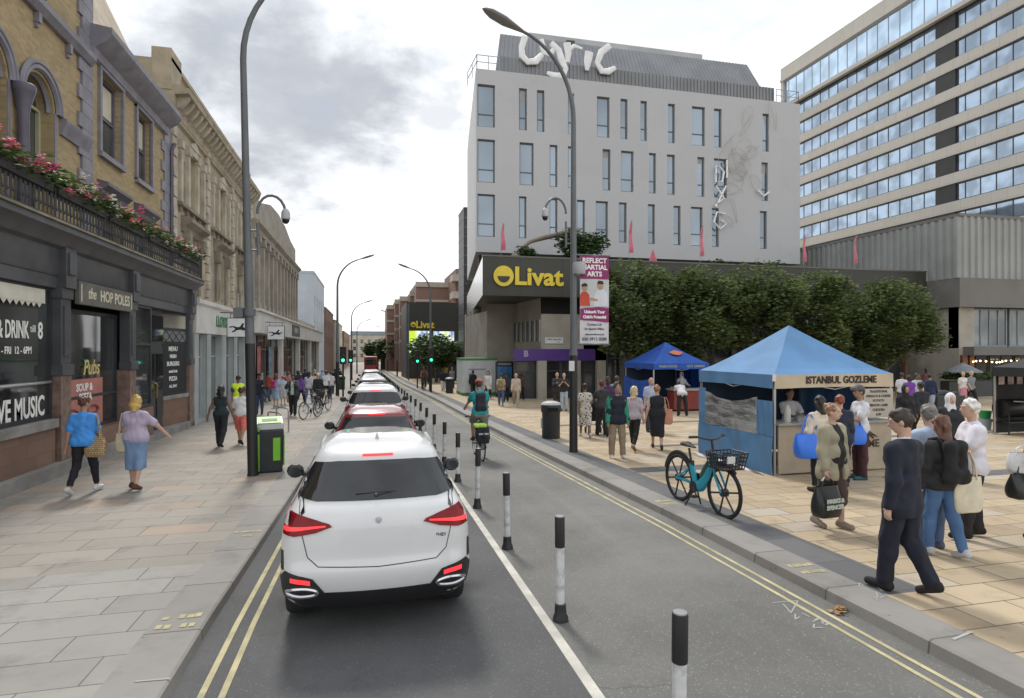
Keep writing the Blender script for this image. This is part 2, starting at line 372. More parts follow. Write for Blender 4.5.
def scribble(pts, w, h, mb):
    for (x0, y0), (x1, y1) in zip(pts, pts[1:]):
        d = Vector((x1-x0, y1-y0)); 
        if d.length < 1e-5: continue
        d.normalize(); nn = Vector((-d.y, d.x))*w/2
        mb.quad((x0-nn.x, y0-nn.y, zg(y0)+h), (x0+nn.x, y0+nn.y, zg(y0)+h), (x1+nn.x, y1+nn.y, zg(y1)+h), (x1-nn.x, y1-nn.y, zg(y1)+h))
mb = MB()
def gpts(l, h): return [tuple(G(u, v, h))[:2] for u, v in l]
scribble(gpts([(772, 603), (798, 601), (791, 613), (783, 604)], 0), .014, .004, mb)
for _ in range(7):
    a = (random.uniform(797, 822), random.uniform(613, 625)); scribble(gpts([a, (a[0]+random.uniform(-9, 9), a[1]+random.uniform(-4, 4)), (a[0]+random.uniform(-7, 9), a[1]+random.uniform(-3, 4))], 0), .014, .0045, mb)
for _ in range(6):
    a = (random.uniform(852, 884), random.uniform(583, 602)); scribble(gpts([a, (a[0]+random.uniform(-9, 9), a[1]+random.uniform(-4, 4)), (a[0]+random.uniform(-7, 9), a[1]+random.uniform(-3, 4))], .1), .012, .1225, mb)
scribble(gpts([(953, 642), (972, 634)], .1), .025, .1225, mb)
scribble(gpts([(135, 682), (170, 679)], .1), .02, .105, mb)
struct(mb.build('chalk_marks', m_lead))
# drain cover and dead leaves at the kerb
p = G(352, 640, 0)
mb = MB()
for i in range(9):
    for _ in range(4):
        q = G(840+random.gauss(0, 4), 612+random.gauss(0, 2), 0); a = random.uniform(0, 6.3); s = random.uniform(.02, .045)
        M = Matrix.Translation((q.x, q.y, zg(q.y)+.012+random.uniform(0, .02))) @ rotz(a) @ Matrix.Rotation(random.uniform(-.5, .5), 4, 'X')
        mb.add([(-s, 0, 0), (0, -s*.55, .004), (s, 0, 0), (0, s*.55, .006)], [(0, 1, 2, 3)], 0, M)
lf = mb.build('dry_leaves', plain('dead_leaf', (.34, .19, .07), .8, var=.4)); lf['kind'] = 'stuff'
# ================================================================ buildings
XS, XU = -6.2, -7.0
def fX(X, s=1): return lambda a, b, d: (X-s*d, a, b)          # wall facing +X: a = Y, b = Z
def fY(Y): return lambda a, b, d: (a, Y+d, b)                 # wall facing -Y: a = X, b = Z
def fb(mb, fn, a0, a1, b0, b1, d0, d1, m=0):
    p, q = fn(a0, b0, d0), fn(a1, b1, d1); return mb.bb([min(x, y) for x, y in zip(p, q)], [max(x, y) for x, y in zip(p, q)], m)
def fcorn(mb, fn, a0, a1, prof, m=0, ends=True):
    """run a moulding profile [(depth, z)] along a"""
    k = len(prof); vs = [fn(a0, z, d) for d, z in prof]+[fn(a1, z, d) for d, z in prof]
    fs = [(i, (i+1) % k, k+(i+1) % k, k+i) for i in range(k)]
    if ends: fs += [tuple(range(k)), tuple(range(2*k-1, k-1, -1))]
    mb.add(vs, fs, m)
def window(par, fn, a0, a1, b0, b1, mf, mg, depth=.16, fw=.06, nv=0, hs=(), sill=None, name='window', curtain=None):
    mb = MB(); d0, d1 = depth-.05, depth+.02
    fb(mb, fn, a0, a0+fw, b0, b1, d0, d1); fb(mb, fn, a1-fw, a1, b0, b1, d0, d1)
    fb(mb, fn, a0+fw, a1-fw, b0, b0+fw, d0, d1); fb(mb, fn, a0+fw, a1-fw, b1-fw, b1, d0, d1)
    for i in range(nv):
        c = a0+(a1-a0)*(i+1)/(nv+1); fb(mb, fn, c-fw*.35, c+fw*.35, b0+fw, b1-fw, d0+.006, d1-.006)
    for h in hs: fb(mb, fn, a0+fw, a1-fw, b0+(b1-b0)*h-fw*.4, b0+(b1-b0)*h+fw*.4, d0+.003, d1-.003)
    w = mb.build(name, mf, par, world=True)
    g = MB(); e = depth; g.quad(fn(a0+fw*.5, b0+fw*.5, e), fn(a1-fw*.5, b0+fw*.5, e), fn(a1-fw*.5, b1-fw*.5, e), fn(a0+fw*.5, b1-fw*.5, e))
    po = g.build('pane', mg, w); 
    Mi = (Matrix.Translation(par.location) @ rotz(par.rotation_euler.z)).inverted(); po.data.transform(Mi)
    if curtain:
        c = MB(); 
        for (q0, q1, r0, r1) in curtain: fb(c, fn, a0+(a1-a0)*q0, a0+(a1-a0)*q1, b0+(b1-b0)*r0, b0+(b1-b0)*r1, e-.004, e-.001)
        c.build('curtain', M_curt, w).data.transform(Mi)
    if sill:
        sb = MB(); fb(sb, fn, a0-.12, a1+.12, b0-.14, b0-.002, -.12, .05); sb.build('sill', sill, w).data.transform(Mi)
    return w
M_curt = plain('net_curtain', (.55, .52, .42), .9)
M_stock = brickmat('yellow_stock_brick', (.43, .325, .17), (.32, .24, .12), (.36, .31, .23), .22, .075, axes='yzx', ms=.006, stain=(.2, .15, .085), stainsc=.5, bmp=.3)
M_lilac = mat('lilac_grey_paint', (.215, .21, .245), .55, .15, 3, dirt=(.16, .15, .18)); M_lilacd = mat('lilac_dark_paint', (.12, .11, .145), .5, .15, 3)
M_slate = mat('roof_tan_slate', (.36, .30, .22), .8, .2, 1.5, dirt=(.25, .21, .17)); M_dkgrey = mat('charcoal_shopfront_paint', (.072, .075, .082), .45, .2, 2, dirt=(.075, .077, .085))
M_dkgrey2 = mat('dark_shop_paint', (.032, .034, .04), .4, .2, 2); M_gran = mat('brown_granite', (.185, .125, .10), .45, .3, 6, bmp=.1); M_pubrick = brickmat('brown_glazed_tile', (.215, .13, .09), (.175, .105, .075), (.12, .09, .07), .6, .3, axes='yzx', ms=.006, r=.5)
M_stone = mat('grey_plinth_stone', (.25, .24, .225), .75, .2, 2, dirt=(.16, .15, .14), bmp=.2)
G_shop = glass('shop_glass', (.055, .06, .062), .04, .25, 1.); G_old = glass('old_window_glass', (.07, .075, .075), .08)
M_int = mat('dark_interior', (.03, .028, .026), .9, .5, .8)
# ---- the pub
PUB0, PUBM, PUB1 = 5.0, 17.45, 24.1
pub = thing('pub_building', 'yellow brick pub with lilac arched windows above a charcoal shopfront and balcony', 'pub', (XU, PUB0, zg(12)))
f = fX(XU); wb = MB()
arches = [(c, .62) for c in (11.5, 13.35, 15.2)]; SPR = 7.85; B0 = 4.85
hol = [(c-r, c+r, B0, SPR+r+.02) for c, r in arches]+[(11.2, 12.6, 10.3, 12.4), (13.0, 14.75, 10.15, 12.4)]
holes_wall(wb, (PUB0, PUBM, B0, 13.6), hol, f, .45)
for c, r in arches:
    for s in (-1, 1):
        arc = [(c+s*r*math.cos(t), SPR+r*math.sin(t)) for t in np.linspace(0, math.pi/2, 9)]
        poly = arc+[(c, SPR+r+.02), (c+s*r, SPR+r+.02)]
        wb.add([f(a, b, 0) for a, b in poly], [tuple(range(len(poly)))])
        wb.add([f(a, b, d) for d in (0, .45) for a, b in arc], [(i, i+1, 9+i+1, 9+i) for i in range(8)])
wins2 = [(18.1, 19.75), (20.7, 22.2)]
hol2 = [(a+.12, b-.12, 7.75, 9.95) for a, b in wins2]+[(18.25, 19.6, 5.0, 6.55), (20.85, 22.05, 5.0, 6.55)]
holes_wall(wb, (PUBM, PUB1, B0, 10.3), hol2, f, .3)
wb.quad((XU-9, PUB1, B0), (XU, PUB1, B0), (XU, PUB1, 10.3), (XU-9, PUB1, 10.3)); wb.quad((XU-9, PUBM, 10.2), (XU, PUBM, 10.2), (XU, PUBM, 13.6), (XU-9, PUBM, 13.6))
wb.build('wall', M_stock, pub, world=True)
for c, r in arches:
    mb = MB()
    for rr, dep, wd in ((r+.02, .12, .07), (r+.12, -.03, .07), (r+.22, -.06, .055)):
        pts = [f(c+rr*math.cos(t), SPR+rr*math.sin(t), dep) for t in np.linspace(math.pi, 0, 17)]
        pts = [f(c-rr, B0, dep)]*(0)+pts
        mb.tube(pts, wd, 6)
    fb(mb, f, c-r-.1, c-r-.002, B0, SPR, -.02, .3); fb(mb, f, c+r+.002, c+r+.1, B0, SPR, -.02, .3)
    aw = mb.build('arched_window', M_lilac, pub, world=True)
    Mi = Matrix.Translation(pub.location).inverted()
    g = MB(); poly = [(c-r, B0), (c+r, B0)]+[(c+r*math.cos(t), SPR+r*math.sin(t)) for t in np.linspace(0, math.pi, 13)]
    g.add([f(a, b, .34) for a, b in poly], [tuple(range(len(poly)))]); g.build('pane', G_old, aw).data.transform(Mi)
    g = MB(); fb(g, f, c-.03, c+.03, B0, SPR+r, .28, .33); fb(g, f, c-r, c+r, 6.35, 6.43, .27, .325); fb(g, f, c-r, c+r, SPR-.03, SPR+.03, .27, .325)
    fb(g, f, c-r, c-r+.08, B0, SPR, .26, .335); fb(g, f, c+r-.08, c+r, B0, SPR, .26, .335); g.build('sash', plain('cream_sash', (.42, .42, .28), .5), aw).data.transform(Mi)
    col = MB()
for yc in (12.42, 14.28):
    mb = MB(); mb.lathe([(.16, B0), (.16, B0+.25), (.115, B0+.3), (.105, SPR-.55), (.12, SPR-.5), (.13, SPR-.42), (.2, SPR-.15), (.22, SPR-.1), (.22, SPR), (.2, SPR+.02)], 14, 0, None, (XU+.14, yc, 0)); mb.build('column', M_lilacd, pub, world=True)
mb = MB(); fcorn(mb, f, PUB0, PUBM+.1, [(0, 9.72), (-.1, 9.72), (-.2, 9.86), (-.2, 10.0), (0, 10.06)]); mb.build('string_course', M_lilac, pub, world=True)
for y in (9.4, 10.9, 12.9, 15.0, 16.4):
    mb = MB(); fb(mb, f, y-.06, y+.06, 9.5, 9.72, -.12, 0, 0); fb(mb, f, y-.04, y+.04, 9.4, 9.5, -.08, 0, 0); mb.build('bracket', M_lilac, pub, world=True)
mb = MB(); fcorn(mb, f, 16.05, PUBM, [(0, 7.45), (-.06, 7.45), (-.1, 7.6), (-.17, 7.74), (-.17, 7.82), (0, 7.86)]); mb.build('impost_moulding', M_lilac, pub, world=True)
mb = MB(); mq = MB(); z = B0; i = 0            # quoins : alternating blocks
while z < 13.4:
    if z < 10.2: fb(mb, f, PUB1-(1.0 if i % 2 else .72), PUB1-.02, z, z+.34, -.05, 0)
    fb(mq, f, PUBM-(.52 if i % 2 else .34), PUBM+.25, z, z+.34, -.06, 0); z += .35; i += 1
mb.build('quoins', M_lilac, pub, world=True); mq.build('quoins', M_lilac, pub, world=True)
mb = MB(); fcorn(mb, f, PUBM+.1, 23.55, [(0, 10.0), (-.12, 10.05), (-.16, 10.25), (-.42, 10.42), (-.55, 10.62), (-.55, 10.78), (0, 10.86)]); mb.build('cornice', M_lilac, pub, world=True)
mb = MB(); mb.add([(XU-.15, PUBM+.02, 10.6), (XU-.15, PUB1, 10.6), (XU-2.4, PUB1, 15.6), (XU-2.4, PUBM+.02, 15.6), (XU-9, PUB1, 15.6), (XU-9, PUBM+.02, 15.6), (XU-9, PUB1, 10.6)],
    [(0, 1, 2, 3), (3, 2, 4, 5), (1, 6, 4, 2)]); mb.build('roof', M_slate, pub, world=True)
mb = MB(); mb.bb((XU-8, PUB0, 13.5), (XU+.1, PUBM, 13.9)); mb.build('parapet', M_lilac, pub, world=True)
cur = [(.04, .3, .05, .95)]
for (a, b) in wins2:
    w = window(pub, f, a+.12, b-.12, 7.75, 9.95, M_lilacd, G_old, .2, .09, 0, (.5,), M_lilac, curtain=[(.08, .92, .55, .93)])
    mb = MB(); fb(mb, f, a, a+.12, 7.7, 10.05, -.08, .02); fb(mb, f, b-.12, b, 7.7, 10.05, -.08, .02); fb(mb, f, a, b, 9.95, 10.1, -.085, .02); mb.build('window_surround', M_lilac, pub, world=True)
for (a, b) in ((18.25, 19.6), (20.85, 22.05)):
    window(pub, f, a, b, 5.0, 6.55, M_lilacd, G_old, .2, .09, 0, (.5,))
    mb = MB(); fcorn(mb, f, a-.2, b+.2, [(0, 6.55), (-.1, 6.55), (-.14, 6.7), (-.28, 6.82), (-.28, 6.9), (0, 6.98)]); fb(mb, f, a-.14, a, 5.0, 6.55, -.07, 0); fb(mb, f, b, b+.14, 5.0, 6.55, -.07, 0); mb.build('window_head', M_lilacd, pub, world=True)
for (a, b) in ((11.2, 12.6), (13.0, 14.75)):
    window(pub, f, a, b, 10.15, 12.4, M_lilac, G_old, .25, .1, 1, (.5,))
    mb = MB()
    for y in (a-.12, b+.12, b+.3): mb.lathe([(.1, 10.05), (.1, 10.2), (.075, 10.25), (.07, 12.2), (.11, 12.4)], 10, 0, None, (XU+.1, y, 0))
    mb.build('window_colonnette', M_lilac, pub, world=True)
mb = MB(); mb.tube([(XU+.1, PUB1-.12, B0), (XU+.1, PUB1-.12, 9.6), (XU+.2, PUB1-.1, 9.9)], .06, 8); mb.build('drainpipe', M_lilacd, pub, world=True)
# shopfront
fs = fX(XS); Z0 = zg(16)
sh = MB()
fcorn(sh, fs, PUB0, 23.9, [(0, 3.95), (-.02, 4.0), (-.02, 4.5), (-.12, 4.55), (-.2, 4.68), (-.38, 4.78), (-.38, 4.9), (.8, 4.92), (.8, 3.95)])
fb(sh, fs, PUB0, 23.9, 3.7, 3.95, .02, .8)
sh.bb((XS-.75, 14.0, 4.92), (XS+.3, 14.1, 4.93))
for a in (8.3, 14.12, 17.8, 23.3):
    fb(sh, fs, a+.08, a+.5, 1.9, 3.72, -.05, .2); fb(sh, fs, a+.05, a+.53, 3.5, 3.72, -.09, .2); fb(sh, fs, a+.04, a+.54, 1.9, 2.12, -.1, .2); fb(sh, fs, a+.18, a+.4, 2.3, 3.35, -.075, -.04)
    fb(sh, fs, a+.06, a+.52, 3.72, 4.55, -.15, .1); fb(sh, fs, a+.14, a+.44, 4.0, 4.45, -.19, -.14)
so = sh.build('shopfront', M_dkgrey, pub, world=True, bev=.012)
for a in (8.3, 14.12, 17.8, 23.3): gb = MB(); fb(gb, fs, a+.08, a+.5, Z0-.3, 1.9, -.06, .3); gb.build('granite_pier', M_gran, pub, world=True, bev=.01)
for q in ((PUB0, 14.12, Z0+.35, .85, .02, .4), (14.68, 17.8, Z0+.3, .55, .02, .4), (18.3, 19.9, Z0+.1, .75, .02, .2)): rb = MB(); fb(rb, fs, *q); rb.build('stall_riser', M_pubrick, pub, world=True)
pb = MB(); fb(pb, fs, PUB0, 17.8, Z0-.4, Z0+.42, -.12, .4); fb(pb, fs, PUB0, 14.12, .85, 1.03, -.05, .35); fb(pb, fs, 17.8, 23.3, Z0-.4, Z0+.2, -.1, 1.5); pb.build('plinth', M_stone, pub, world=True, bev=.01)
def shopwin(a0, a1, b0, b1, nv=0, hs=(), dep=.2, mg=None):
    return window(pub, fs, a0, a1, b0, b1, M_dkgrey2, mg or G_shop, dep, .09, nv, hs, name='shop_window')
wA = shopwin(8.86, 14.19, 1.03, 3.72, 0, (), .16)
wB = shopwin(14.63, 17.87, .55, 3.35, 0, (.28,), .3)
shopwin(18.35, 19.9, .75, 3.72, 0, (.62,), .12)
pa, pb_ = Vector((XS-.34, 21.35, 0)), Vector((XS-.0, 23.32, 0)); dn = (pb_-pa).normalized(); nn_ = Vector((-dn.y, dn.x, 0)); LA = (pb_-pa).length
fa = lambda a, b, d: tuple(pa+dn*a+nn_*d+Vector((0, 0, b)))
def abox(nm, m, a0, a1, b0, b1, d0, d1, par=None):
    mb = MB(); vs = [fa(a, b, d) for a in (a0, a1) for b in (b0, b1) for d in (d0, d1)]; mb.add(vs, [(0, 1, 3, 2), (4, 6, 7, 5), (0, 4, 5, 1), (2, 3, 7, 6), (0, 2, 6, 4), (1, 5, 7, 3)])
    o = mb.build(nm, m, par or pub, world=par is None); 
    if par is not None: o.data.transform(Matrix.Translation(pub.location).inverted())
    return o
abox('stall_riser', M_pubrick, 0, LA, Z0+.1, .78, .0, .3); abox('plinth', M_stone, 0, LA, .78, .9, -.04, .3); abox('panel', M_dkgrey2, 0, LA, .9, 3.72, .05, .12)
tr1 = abox('transom_window', glass('amber_transom', (.26, .25, .2), .2), .1, LA-.1, 3.15, 3.6, .03, .049); abox('leaded_panel', plain('leaded_grey', (.16, .17, .17), .4), .1, LA-.1, 2.7, 3.05, .03, .049)
mb = MB()
for i in range(4):
    a0_ = .1+(LA-.2)*i/4; a1_ = .1+(LA-.2)*(i+1)/4; mb.tube([fa(a0_, 2.7, .02), fa(a1_, 3.05, .02)], .012, 4); mb.tube([fa(a1_, 2.7, .02), fa(a0_, 3.05, .02)], .012, 4)
mb.build('lead_lattice', plain('black_iron', (.025, .025, .027), .5), pub, world=True)
dm = MB(); fd = fX(XS-.26); fb(dm, fd, 19.95, 21.5, Z0+.2, 2.5, 0, .08); fb(dm, fd, 19.95, 21.5, 2.5, 3.72, .02, .1)
fb(dm, fd, 20.1, 20.7, .3, 1.0, -.03, 0); fb(dm, fd, 20.9, 21.5, .3, 1.0, -.03, 0); do = dm.build('door', M_dkgrey2, pub, world=True)
dg = MB(); fb(dg, fd, 20.12, 20.72, 1.15, 2.3, -.02, -.01); fb(dg, fd, 20.88, 21.48, 1.15, 2.3, -.02, -.01); fb(dg, fd, 20.1, 21.5, 2.7, 3.5, -.02, -.01); dg.build('door_pane', G_shop, do).data.transform(Mi)
hd = MB(); hd.tube([(XS-.26, 20.78, .9), (XS-.2, 20.78, .95), (XS-.2, 20.78, 1.35), (XS-.26, 20.78, 1.4)], .018, 6); hd.build('handle', plain('brass', (.6, .42, .15), .3, 1.), do).data.transform(Mi)
# inner backing wall so the recess reads as a dark room
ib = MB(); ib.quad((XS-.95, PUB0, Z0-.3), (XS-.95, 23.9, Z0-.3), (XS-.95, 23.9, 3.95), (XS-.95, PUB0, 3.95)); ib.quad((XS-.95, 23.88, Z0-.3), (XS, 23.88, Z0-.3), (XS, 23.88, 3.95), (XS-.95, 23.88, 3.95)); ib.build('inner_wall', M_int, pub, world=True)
# lettering on the glass, sign boards
m_wht = plain('white_lettering', (.78, .78, .74), .6); m_gold = plain('gold_lettering', (.62, .5, .2), .5); m_cream = plain('cream_lettering', (.62, .57, .44), .6)
gx = XS-.148
tb = MB(); tb.text('LUNCH & DRINK', .46, faceX((gx, 13.4, 2.80)), 0, .003, 'RIGHT', .008, .56); tb.text('till', .2, faceX((gx, 13.55, 2.84)), 0, .003); tb.text('8', .46, faceX((gx, 13.82, 2.80)), 0, .003, 'CENTER', .01, .8)
tb.text('MON - FRI  12 - 6PM', .19, faceX((gx, 13.5, 2.42)), 0, .003, 'RIGHT', .004, .85); tb.text('LIVE MUSIC', .56, faceX((gx, 13.98, 1.3)), 0, .003, 'RIGHT', .012, .66)
tb.build('window_lettering', m_wht, wA).data.transform(Mi)
ab = MB(); fb(ab, fs, 9.0, 13.9, 3.36, 3.64, .1, .13)
for i in range(24): ab.add([(XS-.11, 9+i*.2, 3.36), (XS-.11, 9.2+i*.2, 3.36), (XS-.11, 9.1+i*.2, 3.27)], [(0, 1, 2)])
ab.build('cream_blind', plain('cream_blind', (.6, .58, .5), .8), pub, world=True)
rl = MB(); rl.tube([(XS-.1, 9, 1.78), (XS-.1, 14.1, 1.78)], .03, 8); rl.tube([(XS-.1, 9, 1.7), (XS-.1, 10.6, 1.7), (XS-.1, 11.2, 1.78)], .02, 6); rl.build('window_rail', plain('steel_rail', (.5, .5, .5), .3, .8), pub, world=True)
sg = MB(); fb(sg, fs, 14.75, 17.75, 3.42, 3.92, -.16, -.06); sn = sg.build('sign_board', mat('grey_green_board', (.12, .12, .10), .6, .2, 2), pub, world=True, bev=.01)
tb = MB(); tb.text('the', .34, faceX((XS+.163, 15.35, 3.68)), 0, .004, 'CENTER', .004, .9, 1., .2); tb.text('HOP POLES', .36, faceX((XS+.163, 16.65, 3.67)), 0, .004, 'CENTER', .006, .95)
fb(tb, fs, 14.82, 14.86, 3.48, 3.86, -.165, -.16); fb(tb, fs, 17.64, 17.68, 3.48, 3.86, -.165, -.16); tb.build('lettering', m_cream, sn).data.transform(Mi)
pf = fX(XS-.26); po = MB(); fb(po, pf, 14.95, 17.0, .62, 1.75, 0, .02); pst = po.build('poster', mat('salmon_poster', (.42, .17, .14), .7, .15, 1.5), pub, world=True)
tb = MB(); tb.text('SOUP &', .24, faceX((XS-.252, 16.0, 1.55)), 0, .003, 'CENTER', .008); tb.text('PIZZA', .24, faceX((XS-.252, 16.05, 1.32)), 0, .003, 'CENTER', .008); tb.build('lettering', m_wht, pst).data.transform(Mi)
tb = MB(); pts = [(XS-.245, 15.2+.5*math.cos(t), .95+.14*math.sin(t)) for t in np.linspace(0, 6.28, 14)]; tb.tube(pts, .02, 5); pts = [(XS-.245, 16.4+.3*math.cos(t), 1.0+.1*math.sin(t)) for t in np.linspace(0, 6.28, 12)]; tb.tube(pts, .03, 5); tb.build('food_drawing', plain('dark_red_print', (.2, .06, .05), .7), pst).data.transform(Mi)
tb = MB(); tb.text('Pubs', .5, faceX((XS-.25, 16.35, 2.0)), 0, .004, 'CENTER', .006, .9, 1., .3); tb.build('gold_script', m_gold, wB).data.transform(Mi)
cbo = abox('chalkboard', plain('chalkboard_black', (.02, .022, .024), .7), .2, LA-.2, 1.0, 2.62, .02, .049)
tb = MB()
for k, (t, s) in enumerate((('MENU', .22), ('FRESH', .16), ('BURGERS', .2), ('steak & ale', .13), ('PIZZA', .2), ('ALL DAY', .13))): tb.text(t, s, frame(fa(LA/2, 2.45-k*.25, .016), dn, (0, 0, 1)), 0, .003, 'CENTER', .004)
tb.build('chalk_writing', m_wht, cbo).data.transform(Mi)
# balcony railing
bal = MB(); xb = XS+.3
bal.tube([(xb, PUB0, 5.72), (xb, 23.85, 5.72)], .03, 6); bal.tube([(xb, PUB0, 5.0), (xb, 23.85, 5.0)], .025, 6); bal.tube([(xb, 23.85, 4.92), (xb, 23.85, 5.8)], .04, 6); bal.tube([(xb, 23.85, 5.72), (XU, 23.85, 5.72)], .03, 6)
y = 8.0
while y < 23.8:
    bal.tube([(xb, y, 4.95), (xb, y, 5.72)], .013, 4, cap=False)
    pts = [(xb, y+.07+.055*math.cos(t), 5.3+.16*math.sin(t)) for t in np.linspace(0, 6.28, 8)]; bal.tube(pts, .011, 4, cap=False)
    pts = [(xb, y+.07+.05*math.cos(t), 5.58+.06*math.sin(t)) for t in np.linspace(0, 6.28, 7)]; bal.tube(pts, .01, 4, cap=False); y += .15
br = bal.build('balcony_railing', plain('black_iron', (.025, .025, .027), .5, .3), pub, world=True)
bs = MB(); fb(bs, fs, PUB0, 23.9, 4.905, 4.95, -.42, .75); bs.build('balcony_floor', mat('mossy_lead', (.23, .21, .15), .8, .3, 2, dirt=(.1, .11, .06)), pub, world=True)
def leafcloud(mb, pts, s0, s1, m=0, flat=.3):
    for p in pts:
        s = random.uniform(s0, s1); a = random.uniform(0, 6.28); t = random.uniform(-1.2, 1.2)
        M = Matrix.Translation(p) @ rotz(a) @ Matrix.Rotation(t, 4, 'X')
        mb.add([(-s, 0, 0), (0, -s*.5, s*flat*.4), (s, 0, 0), (0, s*.5, s*flat*.4)], [(0, 1, 2, 3)], m, M)
def leafmat(name, c, var=.5, sc=1.2, tr=.25):
    if name in MATS: return MATS[name]
    m, b = newmat(name); n, l = lk(m); v = swz(m, 'xyz')
    g_ = n.new('ShaderNodeNewGeometry'); rnd = g_.outputs['Random Per Island']
    col = mixc(m, rnd, mul(c, 1-var), mul(c, 1+var)); col = mixc(m, mixc_f(m, nz(m, v, sc, 2), .6), col, (c[0]*1.7, c[1]*1.35, c[2]*.9))
    l.new(col, b.inputs['Base Color']); b.inputs['Roughness'].default_value = .55; b.inputs['Subsurface Weight'].default_value = 0
    t = n.new('ShaderNodeBsdfTranslucent'); l.new(col, t.inputs['Color']); mx = n.new('ShaderNodeMixShader'); mx.inputs[0].default_value = tr
    l.new(b.outputs[0], mx.inputs[1]); l.new(t.outputs[0], mx.inputs[2]); l.new(mx.outputs[0], n['Material Output'].inputs['Surface'])
    MATS[name] = m; return m
M_leafp = leafmat('geranium_leaf', (.07, .12, .03)); M_pink = leafmat('pink_petal', (.62, .10, .22), .25); M_white = leafmat('white_petal', (.75, .7, .7), .15); M_rose = leafmat('pale_pink_petal', (.62, .3, .36), .25)
flw = ['nearest box of mostly pink geraniums on the iron balcony', 'second box of pink and white geraniums along the iron balcony', 'middle box of pale pink geraniums along the iron balcony', 'sparse box of mixed geraniums by the end window of the balcony', 'farthest box of white and pink geraniums at the balcony end']
for k, y0 in enumerate((11.0, 13.4, 15.8, 18.4, 21.2)):
    t = thing('flower_box', flw[k], 'flower box', (xb-.05, y0, 5.45), group='flower boxes along the pub balcony')
    mb = MB(); mb.box((0, 1.1, .1), (.22, 2.2, .2)); mb.build('planter', plain('black_planter', (.03, .03, .03), .6), t)
    mb = MB(); leafcloud(mb, [Vector((random.gauss(.05, .13), random.uniform(-.05, 2.35), .27+random.gauss(0, .11))) for _ in range(520)], .05, .1); mb.build('foliage', M_leafp, t)
    mb = MB()
    for _ in range(26 if k != 3 else 14):
        c = Vector((random.gauss(.1, .12), random.uniform(0, 2.3), .36+random.gauss(0, .12))); m = random.choice((0, 0, 0, 1, 2) if k < 1 else (0, 1, 2, 1))
        leafcloud(mb, [c+Vector((random.gauss(0, .035), random.gauss(0, .04), random.gauss(0, .035))) for _ in range(22)], .025, .05, m)
    mb.build('blossoms', [M_pink, M_white, M_rose], t)
# ================================================================ terrace beyond the pub
M_lime = mat('weathered_limestone', (.40, .345, .255), .85, .2, 1.2, dirt=(.24, .205, .16), bmp=.25, bsc=20); M_limel = mat('pale_limestone', (.47, .42, .34), .8, .18, 1.5, dirt=(.3, .27, .22), bmp=.2)
M_limed = mat('sooty_limestone', (.245, .21, .165), .85, .25, 1.2, dirt=(.15, .13, .11)); M_pale = mat('pale_shop_fascia', (.60, .59, .56), .5, .1, 1); M_pgrey = mat('pale_grey_frame', (.36, .39, .39), .5, .12, 1)
TER0, TER1 = 24.12, 39.3
ter = thing('terrace_building', 'ornate limestone terrace with heavy bracketed cornice over the pale bank front', 'building', (XU, TER0, zg(30)))
MiT = Matrix.Translation(ter.location).inverted()
f = fX(XU); wb = MB(); bays = [24.3, 29.15, 34.2, 39.25]; hol = []
for a, b in zip(bays, bays[1:]):
    c = (a+b)/2+.1; hol += [(c-.5, c+.5, 8.1, 10.25), (c-1.45, c-.8, 8.1, 9.8), (c+.8, c+1.45, 8.1, 9.8), (c-.75, c+.75, 4.75, 7.0)]
holes_wall(wb, (TER0, TER1, 3.6, 11.2), hol, f, .3)
wb.quad((XU-10, TER0, 3), (XU, TER0, 3), (XU, TER0, 13.), (XU-10, TER0, 13.)); wb.quad((XU-10, TER1, 3), (XU, TER1, 3), (XU, TER1, 13.), (XU-10, TER1, 13.))
fb(wb, f, TER0, TER1, 11.2, 12.95, .08, .5); fb(wb, f, TER0-.03, TER0+1.2, 11.9, 13.4, -.05, .6); fb(wb, f, TER0, TER1, 12.95, 13.1, -.05, .6)
wb.build('wall', M_lime, ter, world=True)
